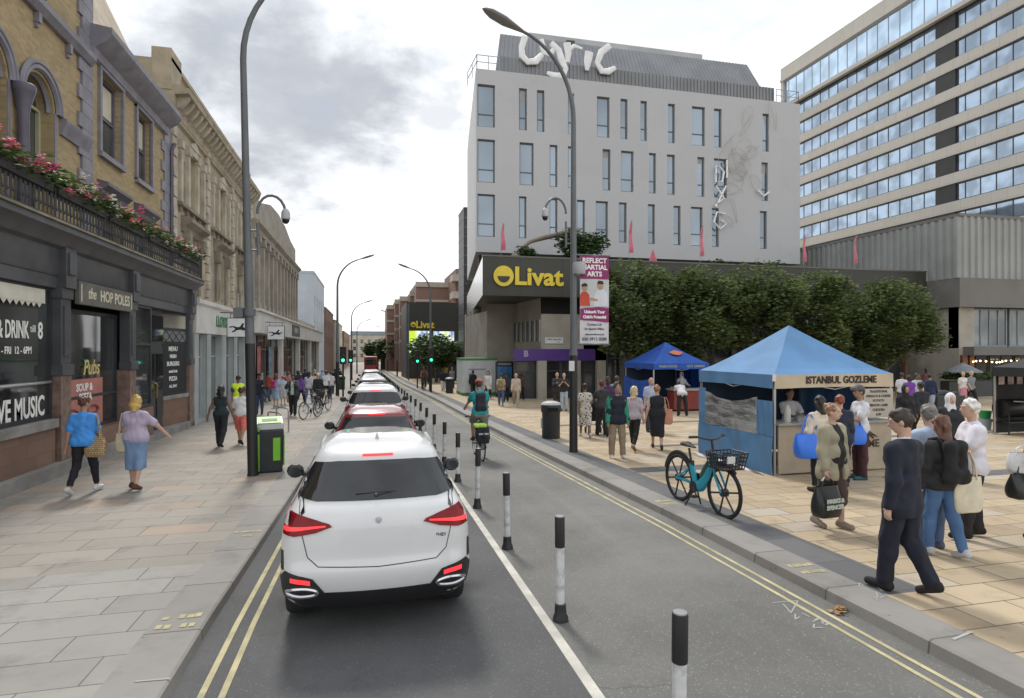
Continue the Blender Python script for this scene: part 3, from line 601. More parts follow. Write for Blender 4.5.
for a, b in zip(bays, bays[1:]):
    c = (a+b)/2+.1
    for (p, q, z0, z1, w_) in ((c-.5, c+.5, 8.1, 10.25, 1), (c-1.45, c-.8, 8.1, 9.8, 0), (c+.8, c+1.45, 8.1, 9.8, 0), (c-.75, c+.75, 4.75, 7.0, 1)):
        window(ter, f, p, q, z0, z1, M_limel, G_old, .2, .08, 0, (.5,), None, curtain=[(.08, .92, .1, .9)] if z0 > 7 else [(.08, .92, .5, .92)])
    mb = MB()
    for y in (c-1.62, c-.65, c+.65, c+1.62): fb(mb, f, y-.13, y+.13, 8.0, 10.1, -.12, 0); fb(mb, f, y-.17, y+.17, 10.1, 10.4, -.17, 0)
    fb(mb, f, c-.8, c+.8, 10.25, 10.5, -.15, 0); mb.add([f(c-.8, 10.5, 0), f(c+.8, 10.5, 0), f(c, 10.85, 0), f(c-.8, 10.5, -.18), f(c+.8, 10.5, -.18), f(c, 10.85, -.18)], [(3, 4, 5), (0, 1, 4, 3), (1, 2, 5, 4), (2, 0, 3, 5)])
    mb.build('window_surround', M_limel, ter, world=True)
    mb = MB(); fcorn(mb, f, c-1.9, c+1.9, [(0, 7.9), (-.2, 7.9), (-.2, 8.02), (0, 8.06)])
    for i in range(5): fb(mb, f, c-1.7+i*.85-.07, c-1.7+i*.85+.07, 7.7, 7.9, -.12, 0)
    mb.build('window_ledge', M_limed, ter, world=True)
    mb = MB(); fcorn(mb, f, c-1.4, c+1.4, [(0, 7.0), (-.08, 7.0), (-.14, 7.2), (-.4, 7.36), (-.4, 7.5), (0, 7.62)]); fb(mb, f, c-1.15, c-.78, 4.7, 7.0, -.1, 0); fb(mb, f, c+.78, c+1.15, 4.7, 7.0, -.1, 0); fb(mb, f, c-1.2, c-.85, 6.5, 7.0, -.28, 0); fb(mb, f, c+.85, c+1.2, 6.5, 7.0, -.28, 0)
    mb.build('window_hood', M_limed, ter, world=True)
for a in bays:
    mb = MB(); z = 4.0; i = 0
    while z < 11.1: fb(mb, f, a-.2+(i % 2)*.05, a+.32-(i % 2)*.05, z, z+.34, -.1-(i % 2)*.03, 0); z += .37; i += 1
    mb.build('rusticated_pier', M_limel, ter, world=True)
mb = MB(); fcorn(mb, f, TER0, TER1, [(0, 11.1), (-.1, 11.1), (-.15, 11.3), (-.15, 11.75), (-.62, 11.8), (-.66, 11.98), (-.3, 12.1), (0, 12.12)]); fcorn(mb, f, TER0, TER1, [(0, 10.9), (-.12, 10.95), (-.12, 11.05), (0, 11.08)]); mb.build('cornice', M_lime, ter, world=True)
y = TER0+.25; n = 0
while y < TER1:
    mb = MB(); fcorn(mb, f, y, y+.22, [(-.15, 11.32), (-.28, 11.36), (-.5, 11.62), (-.58, 11.79), (-.15, 11.79)]); y += .62; mb.build('cornice_bracket', M_limel, ter, world=True)
# bank front
sh = MB(); fcorn(sh, fs, 24.0, 35.3, [(0, 3.05), (-.1, 3.05), (-.12, 4.05), (-.22, 4.15), (-.22, 4.3), (.8, 4.35), (.8, 3.05)]); sh.build('fascia', M_pale, ter, world=True)
for a in (24.0, 25.7, 28.2, 30.6, 33.0, 34.7): sh = MB(); fb(sh, fs, a, a+.55, zg(30)-.2, 3.05, -.05, .4); sh.build('shop_pier', M_pgrey, ter, world=True)
for a, b in ((24.55, 25.7), (26.25, 28.2), (28.75, 30.6), (31.15, 33.0), (33.55, 34.7)):
    window(ter, fs, a, b, zg(30)+.35, 3.05, M_pgrey, glass('bank_glass', (.09, .11, .11), .06), .2, .07, 0, (.72,), name='shop_window')
for yy in (25.8, 28.4, 30.7): 
    mb = MB(); mb.tube([(XS+.06, yy, zg(30)+.1), (XS+.06, yy, 3.0)], .12, 8); mb.build('column', M_pgrey, ter, world=True)
sb = MB(); fb(sb, fs, 24.0, 35.3, zg(36)-.3, zg(30)+.32, -.04, .5); fb(sb, fs, 24.0, 35.3, 3.05, 3.9, .3, .34); sb.build('stall_riser', M_pgrey, ter, world=True)
tb = MB(); tb.text('LLOYDS', .62, faceX((XS+.13, 28.0, 3.58)), 0, .006, 'CENTER', .014); tb.build('fascia_lettering', plain('bank_green', (.01, .21, .07), .5), ter, world=True)
tb = MB(); tb.text('BANK', .5, faceX((XS+.13, 30.8, 3.58)), 0, .006, 'CENTER', .01); tb.build('fascia_lettering', plain('bank_rust', (.34, .07, .03), .5), ter, world=True)
HORSE = [(0, .30), (.06, .36), (.10, .45), (.17, .47), (.20, .42), (.17, .40), (.145, .33), (.18, .27), (.27, .30), (.34, .36), (.33, .27), (.25, .22), (.22, .17), (.13, .16), (.06, .19), (-.1, .17), (-.18, .10), (-.30, .07), (-.27, .13), (-.19, .17), (-.16, .24), (-.26, .30), (-.34, .27), (-.43, .30), (-.30, .34), (-.2, .34), (-.1, .30)]
def hanging_sign(y, z, label):
    t = thing('hanging_sign', label, 'sign', (XS+.2, y, z), group='square bank signs hanging over the left pavement')
    mb = MB(); mb.box((.75, 0, 0), (.95, .08, .8)); mb.build('sign_panel', plain('white_sign', (.7, .71, .72), .5), t, bev=.01)
    mb = MB(); mb.prism([(x*1.0, yy) for x, yy in HORSE], frame((.75, -.042, -.28), (1, 0, 0), (0, 0, 1)), .004); mb.build('horse_emblem', plain('black_print', (.015, .015, .015), .5), t)
    mb = MB(); mb.tube([(0, 0, .62), (1.25, 0, .62)], .02, 6); mb.tube([(.4, 0, .4), (.4, 0, .62)], .012, 5); mb.tube([(1.1, 0, .4), (1.1, 0, .62)], .012, 5)
    for s in (-1, 1): mb.bb((.27, -.045, s*.4-.015), (1.23, .045, s*.4+.015)); mb.bb((.75+s*.475-.015, -.045, -.4), (.75+s*.475+.015, .045, .4))
    mb.build('bracket', plain('black_iron', (.025, .025, .027), .5), t)
hanging_sign(27.2, 3.35, 'large square white sign with a black horse hanging over the left pavement'); hanging_sign(37.5, 3.4, 'small distant square sign with a horse, hanging beyond the first sign')
# ================================================================ grey deco building with long canopy
D0, D1 = 39.32, 63.0
dec = thing('deco_building', 'grey stone building with tall pilasters and curved parapet above the long white canopy', 'building', (XU, D0, zg(50)))
M_deco = mat('grey_deco_stone', (.335, .305, .255), .85, .15, 1., dirt=(.24, .215, .18), bmp=.15); wb = MB(); hol = []; nb = 12; bw = (D1-D0)/nb
for i in range(nb):
    c = D0+bw*(i+.5); hol += [(c-.42, c+.42, 7.2, 8.9), (c-.42, c+.42, 4.75, 6.3)]
holes_wall(wb, (D0, D1, 3.4, 10.4), hol, f, .35)
pts = [(D0, 12.0), (D0+4, 12.3), (D0+8, 13.1), (D0+12, 13.3), (D0+16, 13.1), (D0+20, 12.5), (D1, 12.3)]
for (a, za), (b, zb) in zip(pts, pts[1:]):
    wb.quad((XU, a, 10.4), (XU, b, 10.4), (XU, b, zb), (XU, a, za)); wb.quad((XU-.5, a, 10.4), (XU-.5, b, 10.4), (XU-.5, b, zb), (XU-.5, a, za)); wb.quad((XU, a, za), (XU, b, zb), (XU-.5, b, zb), (XU-.5, a, za))
wb.quad((XU-14, D1, 2), (XU, D1, 2), (XU, D1, 12.3), (XU-14, D1, 12.3)); wb.quad((XU-14, D0, 2), (XU, D0, 2), (XU, D0, 12), (XU-14, D0, 12)); wb.quad((XU-14, D0, 11.5), (XU, D0, 11.5), (XU, D1, 11.5), (XU-14, D1, 11.5))
wb.build('wall', M_deco, dec, world=True)
for i in range(nb):
    c = D0+bw*(i+.5)
    for z0, z1 in ((7.2, 8.9), (4.75, 6.3)): window(dec, f, c-.42, c+.42, z0, z1, M_limed, G_old, .28, .07, 0, (.5,))
for i in range(nb+1):
    c = D0+bw*i; mb = MB(); fb(mb, f, max(D0, c-.26), min(D1, c+.26), 4.3, 9.3, -.22, 0); fb(mb, f, max(D0, c-.36), min(D1, c+.36), 9.3, 9.75, -.32, 0); mb.build('pilaster', M_deco, dec, world=True)
mb = MB(); fcorn(mb, f, D0, D1, [(0, 9.75), (-.3, 9.78), (-.3, 10.1), (-.55, 10.25), (-.55, 10.4), (0, 10.5)]); mb.build('cornice', M_deco, dec, world=True)
cp = fX(XS+.35); mb = MB(); fb(mb, cp, 35.4, 84, 3.35, 4.55, 0, .9); fb(mb, cp, 35.2, 84.2, 4.55, 4.68, -.15, 1.0); mb.build('canopy_fascia', M_pale, dec, world=True, bev=.01)
mb = MB(); fb(mb, fX(XU+.1), 35.4, 84, 4.68, 5.5, 0, .4); mb.build('upstand', M_deco, dec, world=True)
tb = MB(); fb(tb, cp, 50.3, 55.6, 3.5, 4.4, -.04, -.002); so = tb.build('fascia_sign', plain('dark_sign', (.05, .05, .055), .5), dec, world=True)
tb = MB(); tb.text('PRIMARK', .62, faceX((XS+.395, 52.95, 3.95)), 0, .004, 'CENTER', .01); tb.build('lettering', plain('grey_lettering', (.42, .45, .47), .5), so).data.transform(Matrix.Translation(dec.location).inverted())
sx = fX(XS-.2); k = 0; y = 35.4
while y < 84:
    if k % 4 == 0:
        mb = MB(); fb(mb, sx, y, y+.9, zg(84)-.2, 3.35, -.25, .3); mb.build('shop_pier', M_limed if k == 0 else M_pale, dec, world=True); y += .9
    window(dec, sx, y, y+2.6, zg(y)-.1, 3.35, plain('bronze_frame', (.1, .085, .07), .5), G_shop if k % 3 else glass('greenish_glass', (.05, .075, .065), .06), .12, .08, 0, (.78,), name='shop_window'); y += 2.62; k += 1
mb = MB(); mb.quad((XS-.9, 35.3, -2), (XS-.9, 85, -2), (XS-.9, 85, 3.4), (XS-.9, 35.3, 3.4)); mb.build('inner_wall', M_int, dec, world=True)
for y, col in ((38.2, (.4, .1, .12)), (42.5, (.12, .2, .28)), (46.5, (.5, .2, .25))):
    mb = MB(); fb(mb, sx, y, y+1.1, zg(40)+.8, 2.6, -.01, .0); mb.build('shop_poster', plain('poster_%d' % int(y), col, .6, var=.5, sc=2.), dec, world=True)
# ================================================================ farther left side
M_pblue = mat('pale_blue_render', (.50, .55, .60), .8, .08, .3); M_red = brickmat('dull_red_brick', (.22, .105, .07), (.17, .085, .06), (.2, .17, .14), .24, .08, axes='yzx', ms=.01)
M_redx = brickmat('dull_red_brick_front', (.235, .115, .08), (.18, .09, .065), (.22, .19, .16), .24, .08, axes='xzy', ms=.01); M_crm = mat('cream_render', (.45, .42, .34), .85, .12, .3)
def simple_block(name, label, x0, x1, y0, y1, z1, mw, floors, sp, side, zb=None, wn='window', roof=None, ww=.9, wh=1.4, cat='building', mg=None, first=None):
    """box building: windows on the street face ('+X','-X') or the face towards the viewer ('-Y'), each window its own part"""
    zb = zg((y0+y1)/2)-.4 if zb is None else zb
    t = thing(name, label, cat, ((x0+x1)/2, (y0+y1)/2, zb)); mb = MB()
    faces = {'+X': (fX(x1), y0, y1), '-X': (lambda a, b, d: (x0+d, a, b), y0, y1), '-Y': (fY(y0), x0, x1)}
    hol = {k: [] for k in faces}
    for s in side:
        fn, a0, a1 = faces[s]; n = max(1, int((a1-a0)/sp))
        for z in floors:
            for i in range(n):
                c = a0+(a1-a0)*(i+.5)/n; hol[s].append((c-ww/2, c+ww/2, z, z+wh))
    for s, (fn, a0, a1) in faces.items(): holes_wall(mb, (a0, a1, zb, z1), hol[s], fn, .2)
    mb.quad((x0, y0, z1), (x1, y0, z1), (x1, y1, z1), (x0, y1, z1)); mb.quad((x0, y1, zb), (x1, y1, zb), (x1, y1, z1), (x0, y1, z1))
    if '-X' not in side: pass
    mb.build('wall', mw, t, world=True)
    for s in side:
        for h in hol[s]: window(t, faces[s][0], h[0], h[1], h[2], h[3], plain('white_frame', (.5, .5, .48), .5), mg or G_old, .12, .06, 0, (.5,))
    mb = MB(); mb.bb((x0-.06, y0-.06, z1+.002), (x1+.06, y1, z1+.3)); mb.build('parapet', roof or M_limed, t, world=True)
    return t
simple_block('rendered_building', 'plain pale blue rendered block standing above the canopy down the left side', -17, -7.05, 84.2, 104, 12.6, M_pblue, (5, 8.3), 3.4, ('+X',), roof=M_pblue)
simple_block('brick_terrace', 'red brick terrace far down the left side beyond the pale blue block', -16, -6.9, 104.2, 128, 9.2, M_red, (3.2, 6), 3., ('+X',))
simple_block('cream_terrace', 'cream terrace past the red brick one far down the left side', -15, -6.6, 128.2, 165, 8.2, M_crm, (2, 5), 3.4, ('+X',))
simple_block('dark_terrace', 'low dark brick terrace closing the far left side of the street', -14, -6.2, 165.2, 215, 7.0, M_red, (1.5, 4.2), 4, ('+X',))
simple_block('apartment_block', 'long cream apartment block closing the far end of the street', -22, 14, 262, 276, 8.2, M_crm, (-1.2, 1.8, 4.8), 3.0, ('-Y',), ww=1.3, wh=1.7)
simple_block('blue_roof_block', 'taller grey-blue block rising behind the cream apartment block', -8, 22, 290, 300, 10.5, mat('grey_blue_roof', (.2, .26, .3), .8, .1, .2), (8.,), 4, ('-Y',))
simple_block('red_far_block', 'dull red block behind the round street trees at the far end', 10, 26, 236, 250, 9.6, M_redx, (2., 5.5), 3.5, ('-Y',))
# ================================================================ white theatre
LY = 43.0
M_rend = brickmat('white_render_panels', (.475, .475, .483), (.455, .455, .463), (.41, .41, .42), 2.4, 4.1, axes='xzy', ms=.006, r=.8, stain=(.455, .455, .463), stainsc=.12, bmp=.1, grime=.12)
M_zinc = mat('zinc_roof', (.22, .225, .235), .5, .12, .5, metal=.3); M_zincl = mat('pale_roof_slab', (.42, .43, .43), .7, .1, .5); G_off = glass('office_glass', (.24, .29, .34), .06, .55, .8, .22, .12)
the = thing('theatre_building', 'big white rendered theatre block with scattered tall windows and ribbed metal roof', 'theatre', (20, LY, zg(LY)))
MiL = Matrix.Translation(the.location).inverted()
px = [(477, 495, 82, 127), (519, 527, 86, 130), (537, 544.5, 88, 132), (568, 574, 91, 135), (597, 609.6, 95, 137), (620.5, 627.6, 97, 139.5), (640.5, 647, 99, 142), (668, 675, 103, 144), (692, 705, 106, 147), (714, 721.7, 107.5, 148.5), (762.6, 769, 113, 153),
 (477, 495, 136, 180), (519.6, 533.7, 139.5, 182.5), (549.7, 557.5, 142, 185), (568, 574, 144, 186), (602.7, 610.5, 147, 188.5), (621, 633.6, 149, 190), (649, 656, 151, 192), (667, 675, 153, 194), (697.5, 704.5, 155.5, 196), (714, 727, 157, 195), (761.5, 768, 161.5, 201),
 (477, 495, 189, 231), (519, 526.5, 191, 235), (549.7, 557.5, 193, 236), (577, 585, 195, 237), (596, 608, 197, 238), (619, 626.7, 199, 240), (648, 655, 201, 241.5), (673.6, 680.7, 202.5, 243.5), (691, 702.7, 203.6, 243), (712, 719, 205, 245), (760, 767, 209, 247)]
fl = fY(LY); TX0, TX1 = onY(475.8, 100, LY).x, onY(800, 100, LY).x; ZT = 22.85; ZB = onY(640, 258, LY).z
rows = [[], [], []]; hol = []
for i, (u0, u1, v0, v1) in enumerate(px):
    a, b = onY(u0, v0, LY), onY(u1, v1, LY); r = 0 if i < 11 else 1 if i < 22 else 2
    zt, zb = ((21.75, 18.65), (17.75, 14.6), (13.75, 10.65))[r]
    x0, x1 = a.x, b.x
    if u0 == 477: x0 = TX0+.12
    hol.append((x0, x1, zb, zt))
wb = MB(); holes_wall(wb, (TX0, TX1, ZB, ZT), hol, fl, .3)
side = [(TX0, LY), (TX0+2.3, LY+18), (TX1, LY+30), (TX1, LY)]
for (xa, ya), (xb_, yb) in zip(side, side[1:]): wb.quad((xa, ya, ZB), (xb_, yb, ZB), (xb_, yb, ZT), (xa, ya, ZT))
wb.add([(x, y, ZT) for x, y in side]+[(x, y, ZB) for x, y in side], [(0, 1, 2, 3), (7, 6, 5, 4)])
wb.build('wall', M_rend, the, world=True)
M_wf = plain('grey_window_frame', (.12, .125, .13), .5)
M_curt = plain('grey_blind', (.34, .36, .38), .8)
for h in hol: window(the, fl, h[0], h[1], h[2], h[3], M_wf, G_off, .22, .09, 0, (.31,), None, curtain=[(.06, .94, random.uniform(.5, .85), .97)] if random.random() < .22 else None)
mb = MB(); mb.bb((TX0+.5, LY+1.5, 6.5), (TX1-.5, LY+2, ZB)); mb.build('undercroft', plain('dark_undercroft', (.05, .05, .052), .7), the, world=True)
# roof: ribbed screen, sloped metal roof with seams, top slab
mb = MB(); zs0, zs1 = ZT+.01, ZT+1.25
x = TX0+1.9
mb.bb((TX0+1.8, LY+.35, zs0), (TX1-2.2, LY+.4, zs1))
while x < TX1-2.2: mb.bb((x, LY+.28, zs0), (x+.07, LY+.352, zs1)); x += .3
mb.build('ribbed_screen', M_zinc, the, world=True)
mb = MB(); rx0, rx1 = TX0+1.6, TX1-2.0; b0 = [(rx0, LY+.9), (rx1, LY+.9), (rx1, LY+17), (rx0+2.6, LY+17)]; t0 = [(rx0+1.0, LY+3.6), (rx1-.5, LY+3.6), (rx1-1.4, LY+15), (rx0+3.2, LY+15)]; zr = 27.5
mb.add([(x, y, ZT) for x, y in b0]+[(x, y, zr) for x, y in t0], [(0, 1, 5, 4), (1, 2, 6, 5), (2, 3, 7, 6), (3, 0, 4, 7), (4, 5, 6, 7)])
n = 70
for i in range(n):
    t = (i+.5)/n; p = Vector((rx0+(rx1-rx0)*t, LY+.9, ZT)); q = Vector((rx0+1+(rx1-1.5-rx0)*t, LY+3.6, zr)); mb.tube([p, q], .05, 4, cap=False)
mb.build('metal_roof', M_zinc, the, world=True)
mb = MB(); mb.bb((rx0+6.5, LY+3.4, 24.5), (rx0+7.2, LY+4, zr+.1)); mb.build('roof_duct', plain('dark_duct', (.06, .06, .065), .6), the, world=True)
mb = MB(); mb.bb((rx0+3.6, LY+4.4, zr), (TX1-6.4, LY+16, zr+.85)); mb.build('top_slab', M_zincl, the, world=True)
mb = MB()
for (xa, ya, xb_, yb) in ((TX0+.1, LY+.1, TX0+1.8, LY+.1), (TX0+.1, LY+.1, TX0-.1, LY+3), (TX1-2.2, LY+.1, TX1-.1, LY+.1), (TX1-.1, LY+.1, TX1-.1, LY+5)):
    for z in (ZT+.55, ZT+1.05): mb.tube([(xa, ya, z), (xb_, yb, z)], .03, 5)
    for t in (0, .5, 1): mb.tube([(xa+(xb_-xa)*t, ya+(yb-ya)*t, ZT), (xa+(xb_-xa)*t, ya+(yb-ya)*t, ZT+1.05)], .03, 5)
mb.build('roof_railing', plain('grey_rail', (.3, .31, .32), .5), the, world=True)
# roof lettering : brushed letters of the theatre's name
mb = MB(); Q = lambda x, y, dy=0: onY(450+x/3.49, y/3.49, LY+.1+dy)
for st, rr in (([(262, 128), (250, 165), (252, 195), (272, 216), (300, 214), (322, 190)], .38), ([(316, 138), (330, 185), (350, 192), (366, 165)], .3), ([(352, 150), (378, 175), (392, 215), (404, 240), (398, 262), (370, 265), (338, 254)], .32),
               ([(408, 150), (413, 185), (410, 218)], .36), ([(413, 175), (434, 160), (462, 170)], .22), ([(486, 182), (480, 215), (478, 246)], .38), ([(558, 160), (528, 182), (514, 220), (530, 248), (552, 250), (577, 236)], .34)):
    P = [Q(*p) for p in st]; rs = [rr*.8*random.uniform(.75, 1.15) for _ in P]; rs[-1] *= .6
    mb.tube(P, rs, 10, flat=.45, up=(1, 0, 0))
mb.build('roof_lettering', plain('white_sign_letters', (.8, .8, .8), .5), the, world=True)
# wire sculpture fixed on the wall
mb = MB(); rng = random.Random(3)
for i in range(15):
    c = (742+rng.gauss(-4, 10), 178+rng.gauss(0, 26)); c = (c[0]+ (178-c[1])*.25, c[1]); a, b, ph = rng.uniform(4, 13), rng.uniform(5, 17), rng.uniform(0, 6.3); tw = rng.uniform(.5, 1.3)
    mb.tube([onY(c[0]+a*math.cos(t*tw+ph)*(.6+.4*t/6), c[1]+b*math.sin(t+ph), LY-.2-.1*math.sin(t+i)) for t in np.linspace(0, 7, 22)], .016, 4, cap=False)
wsc = mb.build('wire_sculpture', plain('rusty_wire', (.42, .38, .33), .6)); tag(wsc, 'swirling wire sculpture fixed on the white theatre wall between right-hand windows', 'sculpture')
mb = MB()
for st in ([(716, 166), (716, 182), (722, 182), (724, 172), (719, 166)], [(727, 160), (727, 178)], [(716, 186), (724, 198), (715, 206)], [(726, 186), (716, 207)], [(725, 214), (717, 212), (714, 222), (720, 229), (726, 224), (721, 220)], [(757, 190), (764, 196), (769, 192)]):
    mb.tube([onY(u, v, LY-.18) for u, v in st], .075, 6)
mb.build('white_letter_strokes', plain('white_sign_letters', (.8, .8, .8), .5), wsc)
# ================================================================ mall in front of the theatre: dark sign band, concrete corner, glazing
MY = 33.5; MX0 = 6.35; MX1 = 37.4
mal = thing('mall_building', 'low dark fascia mall with yellow lettering and concrete corner below the white theatre', 'shopping mall', (20, MY, zg(MY)))
MiM = Matrix.Translation(mal.location).inverted()
M_olv = brickmat('olive_black_panels', (.040, .041, .034), (.047, .047, .039), (.02, .02, .018), 2.55, 9., axes='xzy', ms=.018, r=.55, stain=(.05, .05, .044), stainsc=.3, bmp=.3)
M_conc = mat('board_concrete', (.30, .275, .235), .85, .15, .6, dirt=(.2, .185, .16), bmp=.2); M_concl = mat('pale_concrete', (.37, .34, .29), .85, .12, .8, dirt=(.27, .25, .21), bmp=.2)
M_purp = plain('purple_fascia', (.085, .035, .22), .45, var=.12); G_dk = glass('dark_shop_glazing', (.045, .048, .05), .06, .0, .7)
mb = MB(); sl = [(MX0, MY), (MX0+3.3, MY+26), (MX0+12, MY+26), (MX1, MY+9), (MX1, MY)]; zb0, zt0 = 5.5, 7.72
for (xa, ya), (xb_, yb) in zip(sl, sl[1:]+sl[:1]): mb.quad((xa, ya, zb0), (xb_, yb, zb0), (xb_, yb, zt0), (xa, ya, zt0))
mb.add([(x, y, zt0) for x, y in sl]+[(x, y, zb0) for x, y in sl], [(0, 1, 2, 3, 4), (9, 8, 7, 6, 5)]); mb.build('sign_band', M_olv, mal, world=True)
mb = MB(); mb.bb((MX0-.02, MY-.03, zt0+.002), (MX1, MY+.3, zt0+.09)); mb.build('coping', plain('bronze_coping', (.12, .11, .09), .4, .3), mal, world=True)
mb = MB(); sp = [(MX0-.012, MY+.05), (MX0+3.3-.012, MY+26)]; mb.add([(sp[0][0], sp[0][1], 5.52), (sp[1][0], sp[1][1], 5.52), (sp[1][0], sp[1][1], 7.7), (sp[0][0], sp[0][1], 7.7)], [(0, 1, 2, 3)]); mb.build('metal_side_panel', plain('brushed_panel', (.5, .5, .5), .25, .8), mal, world=True)
# lettering
m_yel = plain('yellow_lettering', (.72, .56, .045), .5); lc = onY(503.5, 276, MY-.07); r = 10.3*depth(lc)/600
mb = MB(); M = faceY(lc); mb.prism([(r*math.cos(t), r*math.sin(t)) for t in np.linspace(0, 2*math.pi, 41)[:-1]], M, .05)
mb.text('Livat', 1.42, faceY(onY(538.5, 277.5, MY-.07)), 0, .05, 'CENTER', .042, 1.06, 1.02); sl_ = mb.build('sign_lettering', m_yel, mal, world=True)
mb = MB(); k = .62*r; mb.prism([(k*math.cos(t), k*math.sin(t)-.02*r) for t in np.linspace(math.pi, 2*math.pi, 21)], faceY(lc-Vector((0, .055, 0))), .004); mb.build('smile', plain('sign_dark', (.04, .04, .034), .55), sl_).data.transform(MiM)
# under the band
yc = MY+.9; xc = onY(541, 360, yc).x
mb = MB(); zc1 = 5.5; zc0 = 2.05
mb.bb((xc, yc, 1.95), (xc+2.7, yc+6, 4.55)); mb.build('concrete_bay', M_concl, mal, world=True, bev=.03)
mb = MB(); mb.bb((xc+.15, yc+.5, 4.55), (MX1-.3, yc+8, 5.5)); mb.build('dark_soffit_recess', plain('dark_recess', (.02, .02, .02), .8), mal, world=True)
mb = MB(); a = (xc, yc+.05); b = (onY(514, 340, yc+5.2).x, yc+5.2); c = (onY(487, 340, yc+5.2).x, yc+5.2); d = (c[0]-.3, yc+12)
for (p, q), z0, z1 in (((b, c), 1.6, 5.0), ((c, d), 1.6, 5.0)): mb.quad((*p, z0), (*q, z0), (*q, z1), (*p, z1))
mb.quad((*a, 2.4), (*b, 2.4), (*b, 2.9), (*a, 2.9)); mb.quad((*a, 4.2), (*b, 4.2), (*b, 5.5), (*a, 5.5)); mb.quad((*b, 5.0), (*c, 5.0), (*c, 5.5), (*b, 5.5)); mb.build('concrete_return', M_conc, mal, world=True)
for i in range(6):
    t0_, t1_ = i/6+.02, (i+1)/6-.02; g_ = MB(); P = lambda t, z: (a[0]+(b[0]-a[0])*t, a[1]+(b[1]-a[1])*t+.05, z)
    g_.quad(P(t0_, 2.9), P(t1_, 2.9), P(t1_, 4.2), P(t0_, 4.2)); w = g_.build('window', G_off, mal, world=True)
    g_ = MB(); g_.tube([Vector(P(t0_-.02, 2.9))-Vector((.05, .05, 0)), Vector(P(t0_-.02, 4.2))-Vector((.05, .05, 0))], .06, 4); g_.build('mullion', M_concl, w).data.transform(MiM)
mb = MB(); mb.bb((onY(514, 350, yc).x, yc-.12, 1.75), (xc+3.4, yc+.3, 2.45)); pf_ = mb.build('purple_fascia', M_purp, mal, world=True)
tb = MB(); tb.text('B', .5, faceY(onY(526, 354, yc-.13)), 0, .01, 'CENTER', .02); tb.build('fascia_emblem', plain('lilac_print', (.4, .33, .55), .5), pf_).data.transform(MiM)
tb = MB(); p = onY(554, 340.5, yc-.03); tb.box(p, (1.12, .03, .36)); st_ = tb.build('street_sign', plain('white_sign', (.7, .71, .72), .5), mal, world=True)
tb = MB(); tb.text('LYRIC SQUARE', .14, faceY(p+Vector((0, -.018, .06))), 0, .003, 'CENTER', .003); tb.text('W6', .11, faceY(p+Vector((.3, -.018, -.1))), 0, .003); tb.build('lettering', plain('black_print', (.015, .015, .015), .5), st_).data.transform(MiM)
zf = zg(MY)-.1; x = onY(514, 380, yc+.05).x; k = 0
gl = fY(yc+.05)
while x < MX1-1.7:
    w_ = 1.45; window(mal, gl, x, x+w_, zf, 1.75 if x < xc+3 else 5.4, plain('dark_metal_frame', (.06, .06, .06), .5), G_dk, .12, .07, 0, (.75,) if x < xc+3 else (.42, .8), name='shop_window'); x += w_+.02; k += 1
for u in (541, 575, 600): 
    mb = MB(); p = onY(u, 380, yc-.05); mb.bb((p.x-.28, yc-.3, zf-.2), (p.x+.28, yc+.02, 1.75)); mb.build('concrete_pier', M_concl, mal, world=True)
for i in range(7):
    xx = xc+5+i*3.9; mb = MB(); mb.bb((xx, yc-.12, zf), (xx+.3, yc+.03, 5.45)); mb.build('pier', plain('dark_pier', (.09, .085, .08), .6), mal, world=True)
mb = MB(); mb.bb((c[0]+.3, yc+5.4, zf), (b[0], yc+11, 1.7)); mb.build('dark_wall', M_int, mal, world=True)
for (u_, y_, w_) in ((466, 52, .7), (473, 44, .6), (470, 48, .6)):
    mb = MB(); p = onY(u_, 380, y_); mb.bb((p.x, y_, zg(y_)-.2), (p.x+w_, y_+w_, 5.5)); mb.build('column', M_conc, mal, world=True)
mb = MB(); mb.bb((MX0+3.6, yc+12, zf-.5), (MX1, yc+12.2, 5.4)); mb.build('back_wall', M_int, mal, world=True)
# tall dark fin at the side of the block
fin = thing('stair_tower', 'narrow dark stair tower beside the white theatre block', 'tower', (10.3, 68, zg(68)))
a0 = onY(458.5, 300, 70).x; a1 = onY(468, 300, 66).x; ft = 18.0
mb = MB(); mb.bb((a0, 66, zg(66)-.5), (a1+1, 70, ft)); mb.bb((a0-.02, 65.95, ft), (a1+1, 70.1, ft+.2)); mb.build('tower_wall', plain('dark_tower_panel', (.05, .052, .055), .5), fin, world=True)
mb = MB()
for i in range(17): mb.bb((a0-.03, 65.97, .2+i*1.05), (a0+.02, 70, .28+i*1.05)); mb.bb((a0+.1, 65.96, .2+i*1.05), (a1, 66.0, .3+i*1.05))
mb.build('louvres', plain('louvre_grey', (.16, .165, .17), .5), fin, world=True)
# roof terrace over the band: timber arch, shrubs, flags
ta = thing('timber_arch', 'curved timber roof arch on the mall roof left of the shrub', 'canopy', onY(545, 258, MY+4))
mb = MB()
for dy in (0, 1.2, 2.4):
    P = [onY(u, v, MY+4+dy) for u, v in ((516, 262), (520, 250), (530, 242), (545, 237), (562, 233), (580, 230))]; mb.tube(P, .13, 6)
mb.build('timber_rib', plain('weathered_timber', (.2, .165, .12), .8), ta, world=True)
mb = MB(); P = [onY(u, v-1, MY+4) for u, v in ((516, 262), (520, 250), (530, 242), (545, 237), (562, 233), (580, 230))]
for p, q in zip(P, P[1:]): mb.quad(p, q, q+Vector((0, 2.4, 0)), p+Vector((0, 2.4, 0)))
mb.build('arch_cladding', plain('timber_boards', (.26, .23, .19), .8), ta, world=True)
M_leafd = leafmat('dark_tree_leaf', (.115, .155, .055), .5, .5, .42); M_leafm = leafmat('mid_green_leaf', (.05, .095, .025), .5, .6, .3)
